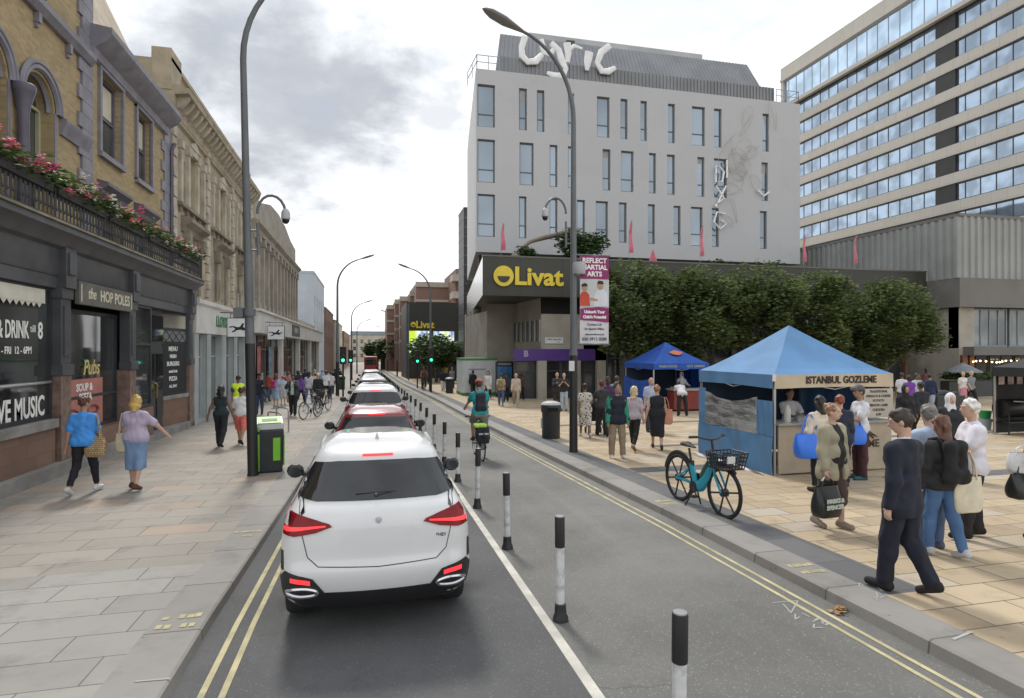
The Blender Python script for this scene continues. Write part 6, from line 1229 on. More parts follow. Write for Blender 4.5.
mid = [(905, 447, 'woman in black headscarf and black dress behind the suited man', ('abaya', BLK), ('none', BLK), ('hijab', (.015, .015, .017)), 'tan', 'f', 190), (921, 441, 'man in dark sleeveless jacket and white sleeves behind the grey-haired man', ('jacket', (.02, .022, .03)), ('trousers', BLK), ('short', (.02, .02, .02)), 'brown', 'm', 10),
 (902, 413, 'person in white tee at the far left of the group beyond the suited man', ('tee', (.62, .62, .64)), ('trousers', (.05, .05, .06)), ('short', (.02, .02, .02)), 'brown', 'm', 30), (909, 418, 'person in bright purple top in the group beyond the suited man', ('jumper', (.17, .05, .34)), ('trousers', BLK), ('short', (.02, .02, .02)), 'dark', 'm', 20),
 (917, 415, 'person in pale shirt in the middle of the far group', ('longshirt', (.45, .48, .54)), ('trousers', NVY), ('short', (.02, .02, .02)), 'brown', 'm', 190), (930, 413, 'person in navy and white sportswear in the far group', ('jacket', (.02, .03, .07)), ('shorts', (.3, .32, .38)), ('short', (.02, .02, .02)), 'tan', 'm', 60),
 (963, 405, 'woman in white blouse and pink skirt standing by the restaurant', ('shirt', (.66, .64, .62)), ('midi', (.58, .24, .30)), ('short', (.55, .45, .3)), 'fair', 'f', 200), (971, 405, 'grey-haired man in grey shirt standing right beside the pink skirt', ('shirt', (.20, .22, .24)), ('trousers', BLK), ('short', (.45, .4, .3)), 'fair', 'm', 190), (926, 398, 'seated looking far figure in maroon near the restaurant timber posts', ('tee', (.14, .05, .05)), ('trousers', BLK), ('short', (.02, .02, .02)), 'dark', 'm', 180)]
for i, (u, v, lb, tp, bt, hr, sk, sx, fc) in enumerate(mid): person(at(u, v), fc, 1.60+(.08 if sx == 'm' else 0), lb, tp, bt, (.05, .05, .05), hr, sk, sex=sx, **(WLK if i % 2 else {}), group='people in the far part of the square')
r, hd, sh, ch = person(at(1046, 541), -80, 1.72, 'person in dark clothes at the right picture edge holding a black bag', ('jacket', (.02, .02, .025)), ('trousers', BLK), BLK, ('short', (.03, .02, .02)), 'fair', la=(30, 8, 40, 0))
p = at(1022, 541); bag(Vector((p.x, p.y, p.z+1.02)), .40, .32, .26, plain('black_plastic', (.018, .02, .02), .35, var=.2), 'round black bag at the right picture edge', 0, .16, 'bag')
bag(Vector((p.x+.03, p.y+.02, p.z+1.2)), .36, .26, .16, cloth((.66, .66, .67)), 'crumpled white carrier bag above the round black bag at the right edge', 20, .08, 'carrier_bag')
# ================================================================ cars
def smoothtab(tab):
    z = [p[0] for p in tab]; v = [p[1] for p in tab]
    def fn(x):
        if x <= z[0]: return v[0]
        if x >= z[-1]: return v[-1]
        i = max(j for j in range(len(z)) if z[j] <= x); i = min(i, len(z)-2); h = z[i+1]-z[i]; t = (x-z[i])/h
        d = [(v[j+1]-v[j])/(z[j+1]-z[j]) for j in range(len(z)-1)]
        def m(j):
            if j == 0: return d[0]
            if j == len(z)-1: return d[-1]
            return 0 if d[j-1]*d[j] <= 0 else 2*d[j-1]*d[j]/(d[j-1]+d[j])
        return (2*t**3-3*t*t+1)*v[i]+(t**3-2*t*t+t)*h*m(i)+(-2*t**3+3*t*t)*v[i+1]+(t**3-t*t)*h*m(i+1)
    return fn
def outline(w, yr, yf, rr, rf, bow, bf):
    P = []
    for i in range(9): x = (w-rr)*i/8; P.append((x, yr+bow*(x/w)**2))
    y0 = yr+bow*((w-rr)/w)**2
    for i in range(1, 7): a = math.pi/2*i/7; P.append((w-rr+rr*math.sin(a), y0+rr*(1-math.cos(a))))
    yb = y0+rr; ye = yf-bf-rf
    for i in range(15): t = i/14; P.append((w*(1+.012*math.sin(math.pi*t)), yb+(ye-yb)*t))
    for i in range(1, 7): a = math.pi/2*i/7; P.append((w-rf*(1-math.cos(a)), ye+rf*math.sin(a)))
    for i in range(9): x = (w-rf)*(1-i/8); P.append((x, yf-bf*(x/w)**2))
    return P+[(-x, y) for x, y in P[-2:0:-1]]
CARS = {
 'suv': dict(L=4.57, zr=[(.26, .24), (.36, .10), (.5, .02), (.62, .0), (.75, .03), (.95, .05), (1.08, .07), (1.17, .13), (1.2, .18), (1.54, .50), (1.58, .52), (1.62, .62), (1.66, .80), (1.69, 1.05)], zw=[(.26, .84), (.4, .915), (.62, .94), (.85, .94), (1.0, .925), (1.12, .88), (1.2, .83), (1.54, .665), (1.6, .63), (1.65, .58), (1.69, .44)],
   zf=[(.26, 4.4), (.5, 4.57), (.8, 4.5), (.94, 4.3), (.99, 3.9), (1.03, 3.35), (1.12, 3.15), (1.54, 2.2), (1.62, 2.05), (1.66, 2.0), (1.69, 1.95)], top=1.69, axle=(.95, 3.65), wr=.36, glass=[(.60, 1.225), (.79, 1.25), (.80, 1.30), (.64, 1.52), (.40, 1.535), (0, 1.54)], belt=1.05),
 'hatch': dict(L=4.0, zr=[(.24, .2), (.34, .08), (.48, .0), (.6, .02), (.75, .06), (.95, .10), (1.02, .14), (1.05, .18), (1.34, .42), (1.37, .42), (1.41, .6), (1.45, .75), (1.47, .95)], zw=[(.24, .80), (.4, .87), (.6, .89), (.8, .88), (.95, .85), (1.05, .79), (1.34, .62), (1.40, .57), (1.44, .5), (1.47, .38)],
   zf=[(.24, 3.85), (.45, 4.0), (.7, 3.92), (.82, 3.7), (.87, 3.4), (.92, 3.0), (1.0, 2.75), (1.34, 1.95), (1.42, 1.85), (1.47, 1.8)], top=1.47, axle=(.72, 3.2), wr=.31, glass=[(.56, 1.03), (.70, 1.05), (.70, 1.10), (.58, 1.31), (.36, 1.325), (0, 1.33)], belt=.92),
 'estate': dict(L=4.5, zr=[(.25, .2), (.36, .08), (.5, .0), (.62, .02), (.8, .05), (1.0, .08), (1.06, .12), (1.12, .15), (1.46, .34), (1.50, .36), (1.56, .55), (1.6, .75), (1.63, .95)], zw=[(.25, .83), (.4, .9), (.6, .92), (.85, .92), (1.0, .89), (1.12, .82), (1.46, .67), (1.54, .60), (1.6, .52), (1.63, .4)],
   zf=[(.25, 4.35), (.5, 4.5), (.75, 4.45), (.9, 4.2), (.96, 3.8), (1.0, 3.3), (1.1, 3.05), (1.46, 2.3), (1.56, 2.15), (1.63, 2.1)], top=1.63, axle=(.85, 3.6), wr=.34, glass=[(.60, 1.11), (.76, 1.13), (.77, 1.18), (.65, 1.42), (.42, 1.445), (0, 1.45)], belt=1.0)}
M_blkp = plain('black_plastic_trim', (.016, .016, .018), .5); M_tyre = mat('tyre_rubber', (.018, .018, .018), .85, .2, 8); M_chrome = plain('chrome', (.6, .6, .62), .15, 1.); M_carg = glass('car_glass', (.012, .013, .015), .03, spec=.8)
M_red = None
M_tail = mat('tail_lamp_red', (.20, .006, .010), .22, .15, 6, spec=.3); M_brake = mat('lit_brake_strip', (.75, .035, .04), .3, .05, 3, emit=.75)
def paint(name, c): return mat(name, c, .28, .03, 1., coat=1., spec=.5, dirt=mul(c, .86))
def panel(mb, bvh, poly, view, off=.006, res=.045, m=0, mir=False, th=.014):
    """lay a thin shaped panel on the car body: poly in the plane seen from that side, carried onto the skin"""
    if mir: poly = [(-x, z) for x, z in poly][::-1]
    P = []
    for (a, b), (c, d) in zip(poly, poly[1:]+poly[:1]):
        n = max(1, int(math.hypot(c-a, d-b)/res))
        for i in range(n): P.append((a+(c-a)*i/n, b+(d-b)*i/n))
    nb = len(P); xs = [p[0] for p in P]; zs = [p[1] for p in P]; inn = []
    def inside(x, z):
        r = False; j = nb-1
        for i in range(nb):
            if (P[i][1] > z) != (P[j][1] > z) and x < (P[j][0]-P[i][0])*(z-P[i][1])/(P[j][1]-P[i][1])+P[i][0]: r = not r
            j = i
        return r
    x = min(xs)+res*.5
    while x < max(xs):
        z = min(zs)+res*.5
        while z < max(zs):
            if inside(x, z) and min((x-a)**2+(z-b)**2 for a, b in P) > (res*.4)**2: inn.append((x, z))
            z += res
        x += res
    vs, es, fs = delaunay_2d_cdt([Vector(p) for p in P+inn], [(i, (i+1) % nb) for i in range(nb)], [], 1, 1e-6)[:3]
    out_ = []; nn = []
    for p in vs:
        o, dr = {'rear': (Vector((p.x, -2, p.y)), Vector((0, 1, 0))), 'right': (Vector((3, p.x, p.y)), Vector((-1, 0, 0))), 'left': (Vector((-3, p.x, p.y)), Vector((1, 0, 0))), 'top': (Vector((p.x, p.y, 4)), Vector((0, 0, -1)))}[view]
        h = bvh.ray_cast(o, dr)
        if h[0] is None: h = bvh.find_nearest(o+dr*2)
        n_ = h[1] if h[1].dot(dr) < 0 else -h[1]; out_.append(h[0]+n_*off); nn.append(n_)
    k = len(vs); tri = []
    for f in fs:
        c = sum((Vector(vs[i]) for i in f), Vector((0, 0)))/len(f)
        if not inside(c.x, c.y): continue
        q = [out_[i] for i in f]; nrm = (q[1]-q[0]).cross(q[2]-q[0]); tri.append(tuple(f) if nrm.dot(nn[f[0]]) > 0 else tuple(reversed(f)))
    ed = {}
    for f in tri:
        for a, b in zip(f, f[1:]+f[:1]): ed[(a, b)] = 1
    sk = [(b, a, a+k, b+k) for (a, b) in ed if (b, a) not in ed]
    mb.add(out_+[p-n*th for p, n in zip(out_, nn)], tri+sk, m)
def wheel(par, c, r, wdt=.2, name='wheel'):
    M = Matrix.Translation(c) @ Matrix.Rotation(math.pi/2, 4, 'Y'); mb = MB()
    mb.lathe([(r*.62, -wdt/2), (r*.93, -wdt/2), (r*.985, -wdt*.38), (r, -wdt*.2), (r, wdt*.2), (r*.985, wdt*.38), (r*.93, wdt/2), (r*.62, wdt/2)], 28, 0, M); w = mb.build(name, M_tyre, par)
    mb = MB(); mb.lathe([(r*.63, -wdt*.4), (r*.64, wdt*.51), (r*.6, wdt*.52), (r*.56, wdt*.35), (r*.2, wdt*.3)], 24, 0, M)
    for i in range(5):
        a = 2*math.pi*i/5
        for s in (-1, 1): mb.tube([M @ Vector((r*.1*math.cos(a), r*.1*math.sin(a), s*wdt*.46)), M @ Vector((r*.6*math.cos(a), r*.6*math.sin(a), s*wdt*.46))], r*.07, 5)
    mb.build('rim', plain('alloy', (.35, .35, .36), .35, .9), w); return w
def car(kind, col, pos, label, sc=(1, 1, 1), plate='white', details=True, group='cars queueing in the traffic lane', rail=False, name='parked_car', lit=True, heading=0., skip=()):
    K = CARS[kind]; t = thing(name, label, 'car', pos, -R(heading), group); fr, fw_, ff = smoothtab(K['zr']), smoothtab(K['zw']), smoothtab(K['zf'])
    zs = sorted(set(list(np.linspace(K['zr'][0][0], K['belt'], 20))+list(np.linspace(K['belt'], K['top']-.06, 18))+list(np.linspace(K['top']-.06, K['top'], 6))))
    V = []; n = None
    for z in zs:
        w, yr, yf = fw_(z), fr(z), ff(z); ln_ = yf-yr; up = max(0, (z-K['belt'])/(K['top']-K['belt'])); o = outline(w, yr, yf, min(.24, w*.5), min(.5-.2*up, w*.6, ln_*.2), min(.13 if up < .8 else .2, ln_*.08), min(.16+.25*min(1, up*3), ln_*.15)); n = len(o); V += [(x, y, z) for x, y in o]
    F = [(i*n+j, i*n+(j+1) % n, (i+1)*n+(j+1) % n, (i+1)*n+j) for i in range(len(zs)-1) for j in range(n)]
    F.append(tuple((len(zs)-1)*n+j for j in range(n))); F.append(tuple(range(n-1, -1, -1)))
    bvh = BVHTree.FromPolygons([Vector(p) for p in V], F)
    SCL = Matrix.Diagonal((*sc, 1))
    def fin(mb, nm, m, par=t, **k): mb.v = [tuple(SCL @ Vector(p)) for p in mb.v]; return mb.build(nm, m, par, **k)
    fin(MB().add(V, F), 'body', col, ang=50)
    W_ = fw_(.7); B = K['belt']; T = K['top']; g = K['glass']
    mb = MB(); panel(mb, bvh, g+[(-x, z) for x, z in g[-2::-1]], 'rear', .011, .04, th=.02); fin(mb, 'rear_window', M_carg)
    mb = MB(); gz0, gz1 = g[0][1], g[-1][1]
    if details:
        mb.tube([bv_pt(bvh, -.02, gz0+.03)+Vector((0, -.012, 0)), bv_pt(bvh, .18, gz0+.06)+Vector((0, -.014, 0)), bv_pt(bvh, -.22, gz0+.045)+Vector((0, -.012, .01))], .011, 5); mb.ball(bv_pt(bvh, -.02, gz0+.03), .03, 8); fin(mb, 'wiper', M_blkp)
    for s in (False, True):                          # side glass, mirrors, arches
        vw = 'right' if not s else 'left'; yb, yf2 = fr(B+.12)+.35, ff(B+.1)-.55; mb = MB()
        panel(mb, bvh, [(yb+.05, B+.08), (yf2, B+.06), (ff(T-.15)-.15, T-.16), (fr(T-.15)+.45, T-.16)], vw, .004, .12); fin(mb, 'side_window', M_carg)
        mb = MB(); sx = -1 if s else 1; my = yf2-.25; mx = fw_(B)-.02
        mb.ball((sx*(mx+.14), my, B+.1), (.11, .07, .085), 12); mb.tube([(sx*(mx-.05), my+.03, B+.05), (sx*(mx+.12), my, B+.07)], .03, 6); mm = fin(mb, 'mirror', M_blkp)
        mb = MB(); mb.lathe([(.075, 0), (.07, .004)], 14, 0, Matrix.Translation((sx*(mx+.145), my-.066, B+.1)) @ Matrix.Rotation(math.pi/2, 4, 'X') @ Matrix.Diagonal((1.15, .85, 1, 1))); fin(mb, 'mirror_glass', plain('mirror_glass', (.10, .11, .12), .08, 1.), mm)
        for ya in K['axle']:
            mb = MB(); r = K['wr']+.06; panel(mb, bvh, [(ya+r*math.cos(a), K['wr']+r*math.sin(a)) for a in np.linspace(-.2, math.pi+.2, 16)], vw, .006, .12); fin(mb, 'wheel_arch', M_blkp)
    for ya in K['axle']:
        for sx in (-1, 1):
            w = wheel(t, (sx*(fw_(.36)*sc[0]-.075), ya*sc[1], K['wr']*sc[2]), K['wr']*sc[2], .22)
    if kind == 'suv':
        tl = [(.44, 1.035), (.60, .985), (.80, .955), (.905, .965), (.925, 1.04), (.92, 1.14), (.82, 1.145), (.66, 1.11), (.47, 1.06)]; st = [(.50, 1.035), (.86, .995), (.89, 1.005), (.89, 1.03), (.50, 1.047)]
    elif kind == 'hatch': tl = [(.60, .78), (.80, .76), (.845, .80), (.84, .97), (.74, .98), (.58, .90)]; st = [(.64, .84), (.82, .82), (.82, .86), (.64, .87)]
    else: tl = [(.62, .84), (.84, .80), (.88, .84), (.87, 1.06), (.78, 1.10), (.62, .94)]; st = [(.68, .88), (.85, .86), (.85, .91), (.68, .92)]
    for mir in (False, True):
        mb = MB(); panel(mb, bvh, tl, 'rear', .012, .05, mir=mir, th=.03); l_ = fin(mb, 'tail_light', M_tail)
        if lit: mb = MB(); panel(mb, bvh, st, 'rear', .018, .06, mir=mir, th=.01); fin(mb, 'light_strip', M_brake, l_)
    gt = g[-1][1]+.035; mb = MB(); panel(mb, bvh, [(-.16, gt), (.16, gt), (.155, gt+.016), (-.155, gt+.016)], 'rear', .01, .06); fin(mb, 'brake_light', M_brake if lit else M_tail)
    mb = MB(); q = .27; panel(mb, bvh, [(-fw_(.4)+.02, q), (fw_(.4)-.02, q), (fw_(.5)-.06, .40), (.5, .47), (-.5, .47), (-fw_(.5)+.06, .40)], 'rear', .008, .07); fin(mb, 'lower_bumper', M_blkp)
    pz = .60 if kind == 'suv' else .72 if kind == 'estate' else .52
    if plate:
        mb = MB(); panel(mb, bvh, [(-.26, pz), (.26, pz), (.26, pz+.11), (-.26, pz+.11)], 'rear', .010, .06); fin(mb, 'number_plate', plain('blank_plate_'+plate, {'white': (.62, .62, .62), 'yellow': (.6, .5, .12)}[plate], .5))
    # tailgate shut line
    gx = g[1][0]; zl = .70 if kind == 'suv' else .62
    ln = [(gx-.02, g[1][1]+.02), (gx-.05, B-.02), (gx-.12, zl+.08), (gx-.22, zl), (0, zl-.02)]; ln = ln+[(-x, z) for x, z in ln[-2::-1]]
    mb = MB(); P = [bv_pt(bvh, x_, z_)+Vector((0, -.001, 0)) for (a, b), (c, d) in zip(ln, ln[1:]) for i in range(6) for x_, z_ in [(a+(c-a)*i/6, b+(d-b)*i/6)]]; mb.tube(P, .0045, 4); fin(mb, 'shut_line', plain('shut_line_dark', (.05, .05, .05), .8))
    if kind == 'suv' and details:
        for mir in (False, True):
            mb = MB(); panel(mb, bvh, [(.50, .46), (.56, .40), (.90, .40), (.925, .60), (.88, .66), (.62, .60)], 'rear', .012, .05, mir=mir); hs_ = fin(mb, 'bumper_housing', M_blkp)
            mb = MB(); panel(mb, bvh, [(.64, .55), (.82, .575), (.82, .61), (.64, .585)], 'rear', .02, .05, mir=mir); fin(mb, 'fog_light', M_brake, hs_)
            mb = MB(); sx = -1 if mir else 1; P = [bv_pt(bvh, sx*(.72+.15*math.cos(a)), .475+.042*math.sin(a))+Vector((0, -.02, 0)) for a in np.linspace(0, 2*math.pi, 25)]; mb.tube(P, .016, 6); fin(mb, 'exhaust_trim', M_chrome, hs_)
            mb = MB(); panel(mb, bvh, [(.895, .66), (.925, .66), (.925, .82), (.905, .82)], 'rear', .008, .05, mir=mir); fin(mb, 'bumper_vent', M_blkp)
        mb = MB(); tp = bv_pt(bvh, 0, T-.002) if False else Vector((0, 1.15, T-.02)); mb.add([(-.03, .95, T-.03), (.03, .95, T-.03), (.02, 1.14, T-.012), (-.02, 1.14, T-.012), (0, .99, T+.055), (0, 1.02, T+.055)], [(0, 1, 4), (1, 2, 5, 4), (2, 3, 5), (3, 0, 4, 5)]); fin(mb, 'roof_antenna', plain('fin_grey', (.4, .4, .4), .4))
        mb = MB(); vs, fs_ = textmesh('PHEV', .045, .002, 'CENTER', 0, 1., 0); c = bv_pt(bvh, .62, .90)+Vector((0, -.006, 0)); mb.add([(c.x+x, c.y-z+ .02*x, c.z+y) for x, y, z in vs], fs_); fin(mb, 'badge_lettering', M_blkp)
        mb = MB(); c = bv_pt(bvh, 0, 1.08)+Vector((0, -.004, 0)); mb.lathe([(.03, 0), (.03, .008), (.02, .012)], 10, 0, Matrix.Translation(c) @ Matrix.Rotation(math.pi/2, 4, 'X')); fin(mb, 'camera_button', plain('button_grey', (.45, .45, .46), .3))
    if rail:
        for sx in (-1, 1):
            mb = MB(); P = []
            for i in range(15):
                y = fr(T-.08)+.25+(1.9)*i/14; h = bvh.ray_cast(Vector((sx*(fw_(T-.08)-.02), y, 4)), Vector((0, 0, -1))); 
                if h[0] is not None: P.append(h[0]+Vector((0, 0, .018 if 0 < i < 14 else 0)))
            mb.tube(P, .018, 6); fin(mb, 'roof_rail', plain('silver_rail', (.55, .55, .56), .3, .6))
    return t
def bv_pt(bvh, x, z):
    h = bvh.ray_cast(Vector((x, -2, z)), Vector((0, 1, 0))); return h[0] if h[0] is not None else bvh.find_nearest(Vector((x, 0, z)))[0]
def road_at(x, y): return (x, y, zg(y)+.004)
P_white = paint('pearl_white_paint', (.62, .62, .62)); P_red = paint('deep_red_paint', (.20, .012, .02)); P_silver = paint('silver_paint', (.42, .43, .44)); P_wht2 = paint('plain_white_paint', (.58, .58, .58)); P_black = paint('black_paint', (.02, .02, .022)); P_grey = paint('grey_paint', (.14, .145, .15))
car('suv', P_white, road_at(.09, 5.3), 'large white SUV with brake lights lit, nearest car in the lane', (.885, .92, .975), None, True, rail=True)
car('hatch', P_red, road_at(.16, 11.2), 'small dark red hatchback directly in front of the near white SUV', (.96, .98, 1.03), None)
car('estate', P_wht2, road_at(.22, 18.2), 'white tall estate car in front of the red hatchback', (1, 1, 1.02), None)
car('hatch', P_wht2, road_at(.22, 25.0), 'smaller white hatchback fourth in the queue', (1, 1, 1), None)
car('estate', P_silver, road_at(.24, 31.4), 'silver car fifth in the queue', (1, 1, .96), None)
car('hatch', P_wht2, road_at(.25, 38.), 'white car sixth in the queue beyond the silver one', (1, 1, 1.02), None)
car('hatch', P_red, road_at(.26, 44.), 'red car seventh in the queue, far down the lane', (1, 1, .98), None)
car('estate', P_silver, road_at(.28, 51.), 'pale grey car at the far head of the queue', (1, 1, 1), None)
b = thing('bus', 'red bus far ahead at the left kerb', 'bus', road_at(-.75+1.3, 118)); mb = MB(); mb.bb((-1.25, 0, .35), (1.25, 10.5, 3.1)); bo = mb.build('body', plain('bus_red', (.30, .03, .025), .4), b, bev=.12, seg=3)
mb = MB(); mb.bb((-1.05, -.03, 1.5), (1.05, -.005, 2.6)); mb.build('rear_window', M_carg, b); mb = MB(); mb.bb((-1.27, .5, 1.5), (-1.255, 10, 2.5)); mb.build('side_window', M_carg, b)
mb = MB(); mb.bb((-.7, -.03, 2.7), (.7, -.006, 2.95)); mb.build('destination_blind', M_blkp, b)
for sx in (-1, 1):
    mb = MB(); mb.bb((sx*1.0-.12, -.02, .8), (sx*1.0+.12, -.004, 1.2)); mb.build('tail_light', M_tail, b)
    for yy in (2.4, 8.6): wheel(b, (sx*1.1, yy, .48), .48, .28)
# ================================================================ bollards
def bollard(pos):
    t = thing('lane_bollard', '', 'bollard', pos, 0, 'black and white posts between the traffic lane and the cycle lane')
    mb = MB(); mb.lathe([(.075, 0), (.072, .03), (.058, .06), (.052, .15), (.043, .16)], 16); mb.build('base', M_blkp, t)
    mb = MB(); mb.lathe([(.041, .15), (.041, .72)], 16); mb.build('white_tube', mat('scuffed_white_plastic', (.55, .55, .55), .5, .15, 9, dirt=(.25, .25, .25)), t)
    mb = MB(); mb.lathe([(.046, .69), (.047, .70), (.047, .965), (.044, .975)], 16); mb.build('black_sleeve', M_blkp, t)
    mb = MB(); mb.lathe([(.043, .972), (.040, .982), (.02, .984)], 14); mb.build('cap', plain('grey_cap', (.25, .25, .26), .5), t)
    mb = MB(); mb.lathe([(.0425, .30), (.0425, .335)], 16); mb.build('reflective_band', plain('reflective_grey', (.42, .42, .43), .4), t); return t
ords = ['nearest', 'second nearest', 'third nearest', 'fourth nearest', 'fifth nearest', 'sixth nearest', 'seventh nearest', 'eighth nearest']
b0 = None
for k in range(34):
    y = 3.17+2.2*k; x = WL(y)+.135; p = (x, y, zg(y)+.004)
    if b0 is None: b0 = bollard(p); o = b0
    else: o = dup(b0, p)
    o['label'] = ('%s black and white plastic post beside the white line, counted from the camera' % ords[k]) if k < 8 else 'small distant black and white post far along the lane divider row'
    o.rotation_euler = (random.gauss(0, .012), random.gauss(0, .012), random.random())
# ================================================================ lamp posts
M_post = plain('grey_post_paint', (.115, .125, .135), .5, var=.12); M_postb = plain('black_post_paint', (.014, .014, .015), .5)
def lamp_post(pos, hgt, dx, label, reach=2.3, black=2.5, cctv=None, r=.095, name='street_lamp'):
    t = thing(name, label, 'street lamp', pos, 0, 'tall curved street lamps'); mb = MB()
    mb.tube([(0, 0, 0), (0, 0, .05), (0, 0, black)], [r*1.3, r*1.18, r*1.1], 16); mb.build('base_section', M_postb, t)
    s = 1 if dx > 0 else -1; zc = hgt*.80; pts = [(0, 0, black-.02), (0, 0, hgt*.5), (0, 0, zc)]; rs = [r, r*.85, r*.7]
    for i in range(1, 11):
        a = math.pi/2*i/10*.82; pts.append((s*reach*.92*(1-math.cos(a)), 0, zc+(hgt-zc)*math.sin(a)/math.sin(math.pi/2*.82))); rs.append(r*(.7-.03*i))
    mb = MB(); mb.tube(pts, rs, 14); mb.tube([(0, 0, black-.06), (0, 0, black+.04)], r*1.16, 16); mb.build('pole', M_post, t)
    e = Vector(pts[-1]); d = (e-Vector(pts[-2])).normalized(); mb = MB()
    mb.tube([e-d*.05, e+d*.18, e+d*.5, e+d*.85, e+d*1.02, e+d*1.1], [.05, .11, .19, .18, .10, .02], 12, flat=.42, up=(0, 1, 0)); mb.build('lamp_head', plain('lamp_head_grey', (.22, .215, .2), .5), t)
    if cctv:
        zc_, sd_, ln = cctv; mb = MB(); P = [(sd_*r, 0, zc_-.55), (sd_*.18, 0, zc_-.5), (sd_*.2, 0, zc_)]+[(sd_*(.2+ln/2*(1-math.cos(a))), 0, zc_+.38*math.sin(a)) for a in np.linspace(.3, math.pi-.15, 9)]
        mb.tube([(sd_*.2, 0, zc_-.85), (sd_*.2, 0, zc_-.2)], .03, 8); mb.tube(P[2:], .028, 8); mb.tube([(0, 0, zc_-.75), (sd_*.22, 0, zc_-.75)], .02, 6); mb.tube([(0, 0, zc_-.35), (sd_*.22, 0, zc_-.35)], .02, 6); mb.build('camera_bracket', M_post, t)
        mb = MB(); c = Vector(P[-1]); mb.lathe([(.03, .06), (.06, .03), (.085, -.02), (.09, -.14), (.085, -.16)], 14, 0, None, c); cm = mb.build('security_camera', plain('camera_grey', (.4, .41, .42), .4), t)
        mb = MB(); mb.ball(c+Vector((0, 0, -.17)), (.075, .075, .09), 12); mb.build('camera_dome', plain('dome_black', (.01, .01, .01), .1), cm)
    return t
pL = G(253, 475, .11); lp1 = lamp_post(pL, 10.6, 1, 'tall lamp post with a domed security camera beside the near green and black bin', cctv=(5.35, 1, .55), r=.088, black=2.75)
lp1.rotation_euler.y = -.022; lp2_lean = .009
mb = MB(); mb.tube([(0, 0, 3.25), (0, 0, 3.4)], .125, 14); mb.bb((-.28, -.12, 3.22), (-.1, .05, 3.42)); mb.build('clamp_box', M_post, lp1)
pR = G(573.5, 452, .11); lp2 = lamp_post(pR, 10.45, -1, 'tall lamp post carrying a magenta banner at the right kerb', reach=2.0, cctv=(6.0, -1, .55), r=.09, black=2.5)
mb = MB(); mb.lathe([(.16, 0), (.17, .02), (.17, .26), (.15, .3)], 14, 0, Matrix.Translation((.12, -.06, 4.48))); mb.build('junction_box', plain('box_grey', (.35, .36, .38), .4), lp2)
mb = MB(); mb.bb((-.16, -.13, 2.05), (-.02, -.115, 2.3)); mb.build('notice', plain('white_notice', (.6, .6, .58), .6), lp2)
mb = MB(); mb.tube([(.08, 0, 4.98), (.98, 0, 4.98)], .02, 6); mb.tube([(.08, 0, 2.72), (.98, 0, 2.72)], .02, 6); mb.build('banner_arm', M_post, lp2)
bn = thing('lamp_banner', 'magenta and white martial arts banner hanging from the right lamp post', 'banner', (pR.x+.56, pR.y, pR.z+2.72)); bw_, bh_ = .78, 2.25
mb = MB(); 
for i in range(10):
    x0, x1 = -bw_/2+bw_*i/10, -bw_/2+bw_*(i+1)/10; w0, w1 = .012*math.sin(i*.9), .012*math.sin((i+1)*.9)
    mb.add([(x0, w0, 0), (x1, w1, 0), (x1, w1, bh_), (x0, w0, bh_), (x0, w0+.004, 0), (x1, w1+.004, 0), (x1, w1+.004, bh_), (x0, w0+.004, bh_)], [(0, 1, 2, 3), (7, 6, 5, 4)])
mb.build('banner_cloth', plain('white_banner', (.60, .58, .60), .7), bn); m_mag = plain('magenta_print', (.25, .028, .13), .7); m_bt = plain('banner_dark_print', (.05, .04, .06), .7)
fp = lambda z, d=.016: frame((0, -d, z), (1, 0, 0), (0, 0, 1))
mb = MB(); mb.bb((-.385, -.0165, 1.66), (.385, -.0125, 2.24)); mb.prism([(-.385, .62), (.385, .56), (.385, .92), (.1, .95), (-.385, .90)], frame((0, -.0128, 0), (1, 0, 0), (0, 0, 1)), .004); mb.build('magenta_fields', m_mag, bn)
mb = MB(); [mb.text(a, s_, fp(z, .0172), 0, .001, 'CENTER', .006) for a, s_, z in (('REFLECT', .17, 2.12), ('MARTIAL', .17, 1.95), ('ARTS', .17, 1.78), ('Unleash Your', .1, .82), ("Child's Potential", .095, .69))]; mb.build('white_lettering', m_wht, bn)
mb = MB(); [mb.text(a, s_, fp(z, .0135), 0, .001, 'CENTER', .002) for a, s_, z in (('Contact Us', .085, .5), ('for Special Offers', .075, .39), ('reflectmartialarts.co.uk', .055, .25), ('020 3912 0200', .11, .13))]; mb.build('dark_lettering', m_bt, bn)
mb = MB(); B2 = lambda px, m_: mb.prism(px, frame((0, -.0128-.0015*m_, .95), (1, 0, 0), (0, 0, 1)), .003, m_)
B2([(-.39, 0), (.39, 0), (.39, .7), (-.39, .7)], 0); B2([(-.39, .02), (-.12, .02), (-.14, .3), (-.22, .38), (-.33, .38), (-.39, .3)], 1); B2([(-.02, .02), (.36, .02), (.34, .36), (.24, .44), (.1, .44), (.0, .34)], 2)
B2([(-.15, .16), (.08, .14), (.08, .2), (-.15, .24)], 3); B2([(-.27+.075*math.cos(a), .47+.09*math.sin(a)) for a in np.linspace(0, 6.28, 14)[:-1]], 3); B2([(.15+.085*math.cos(a), .53+.1*math.sin(a)) for a in np.linspace(0, 6.28, 14)[:-1]], 3)
B2([(-.35, .5), (-.19, .52), (-.2, .58), (-.28, .6), (-.35, .56)], 4); B2([(.06, .58), (.25, .58), (.22, .66), (.1, .67)], 4); mb.build('printed_picture', [plain('print_pale', (.5, .52, .52), .7), plain('print_red', (.5, .07, .03), .7), plain('print_white', (.62, .62, .66), .7), plain('print_skin', (.42, .25, .17), .7), plain('print_hair', (.03, .02, .015), .7)], bn)
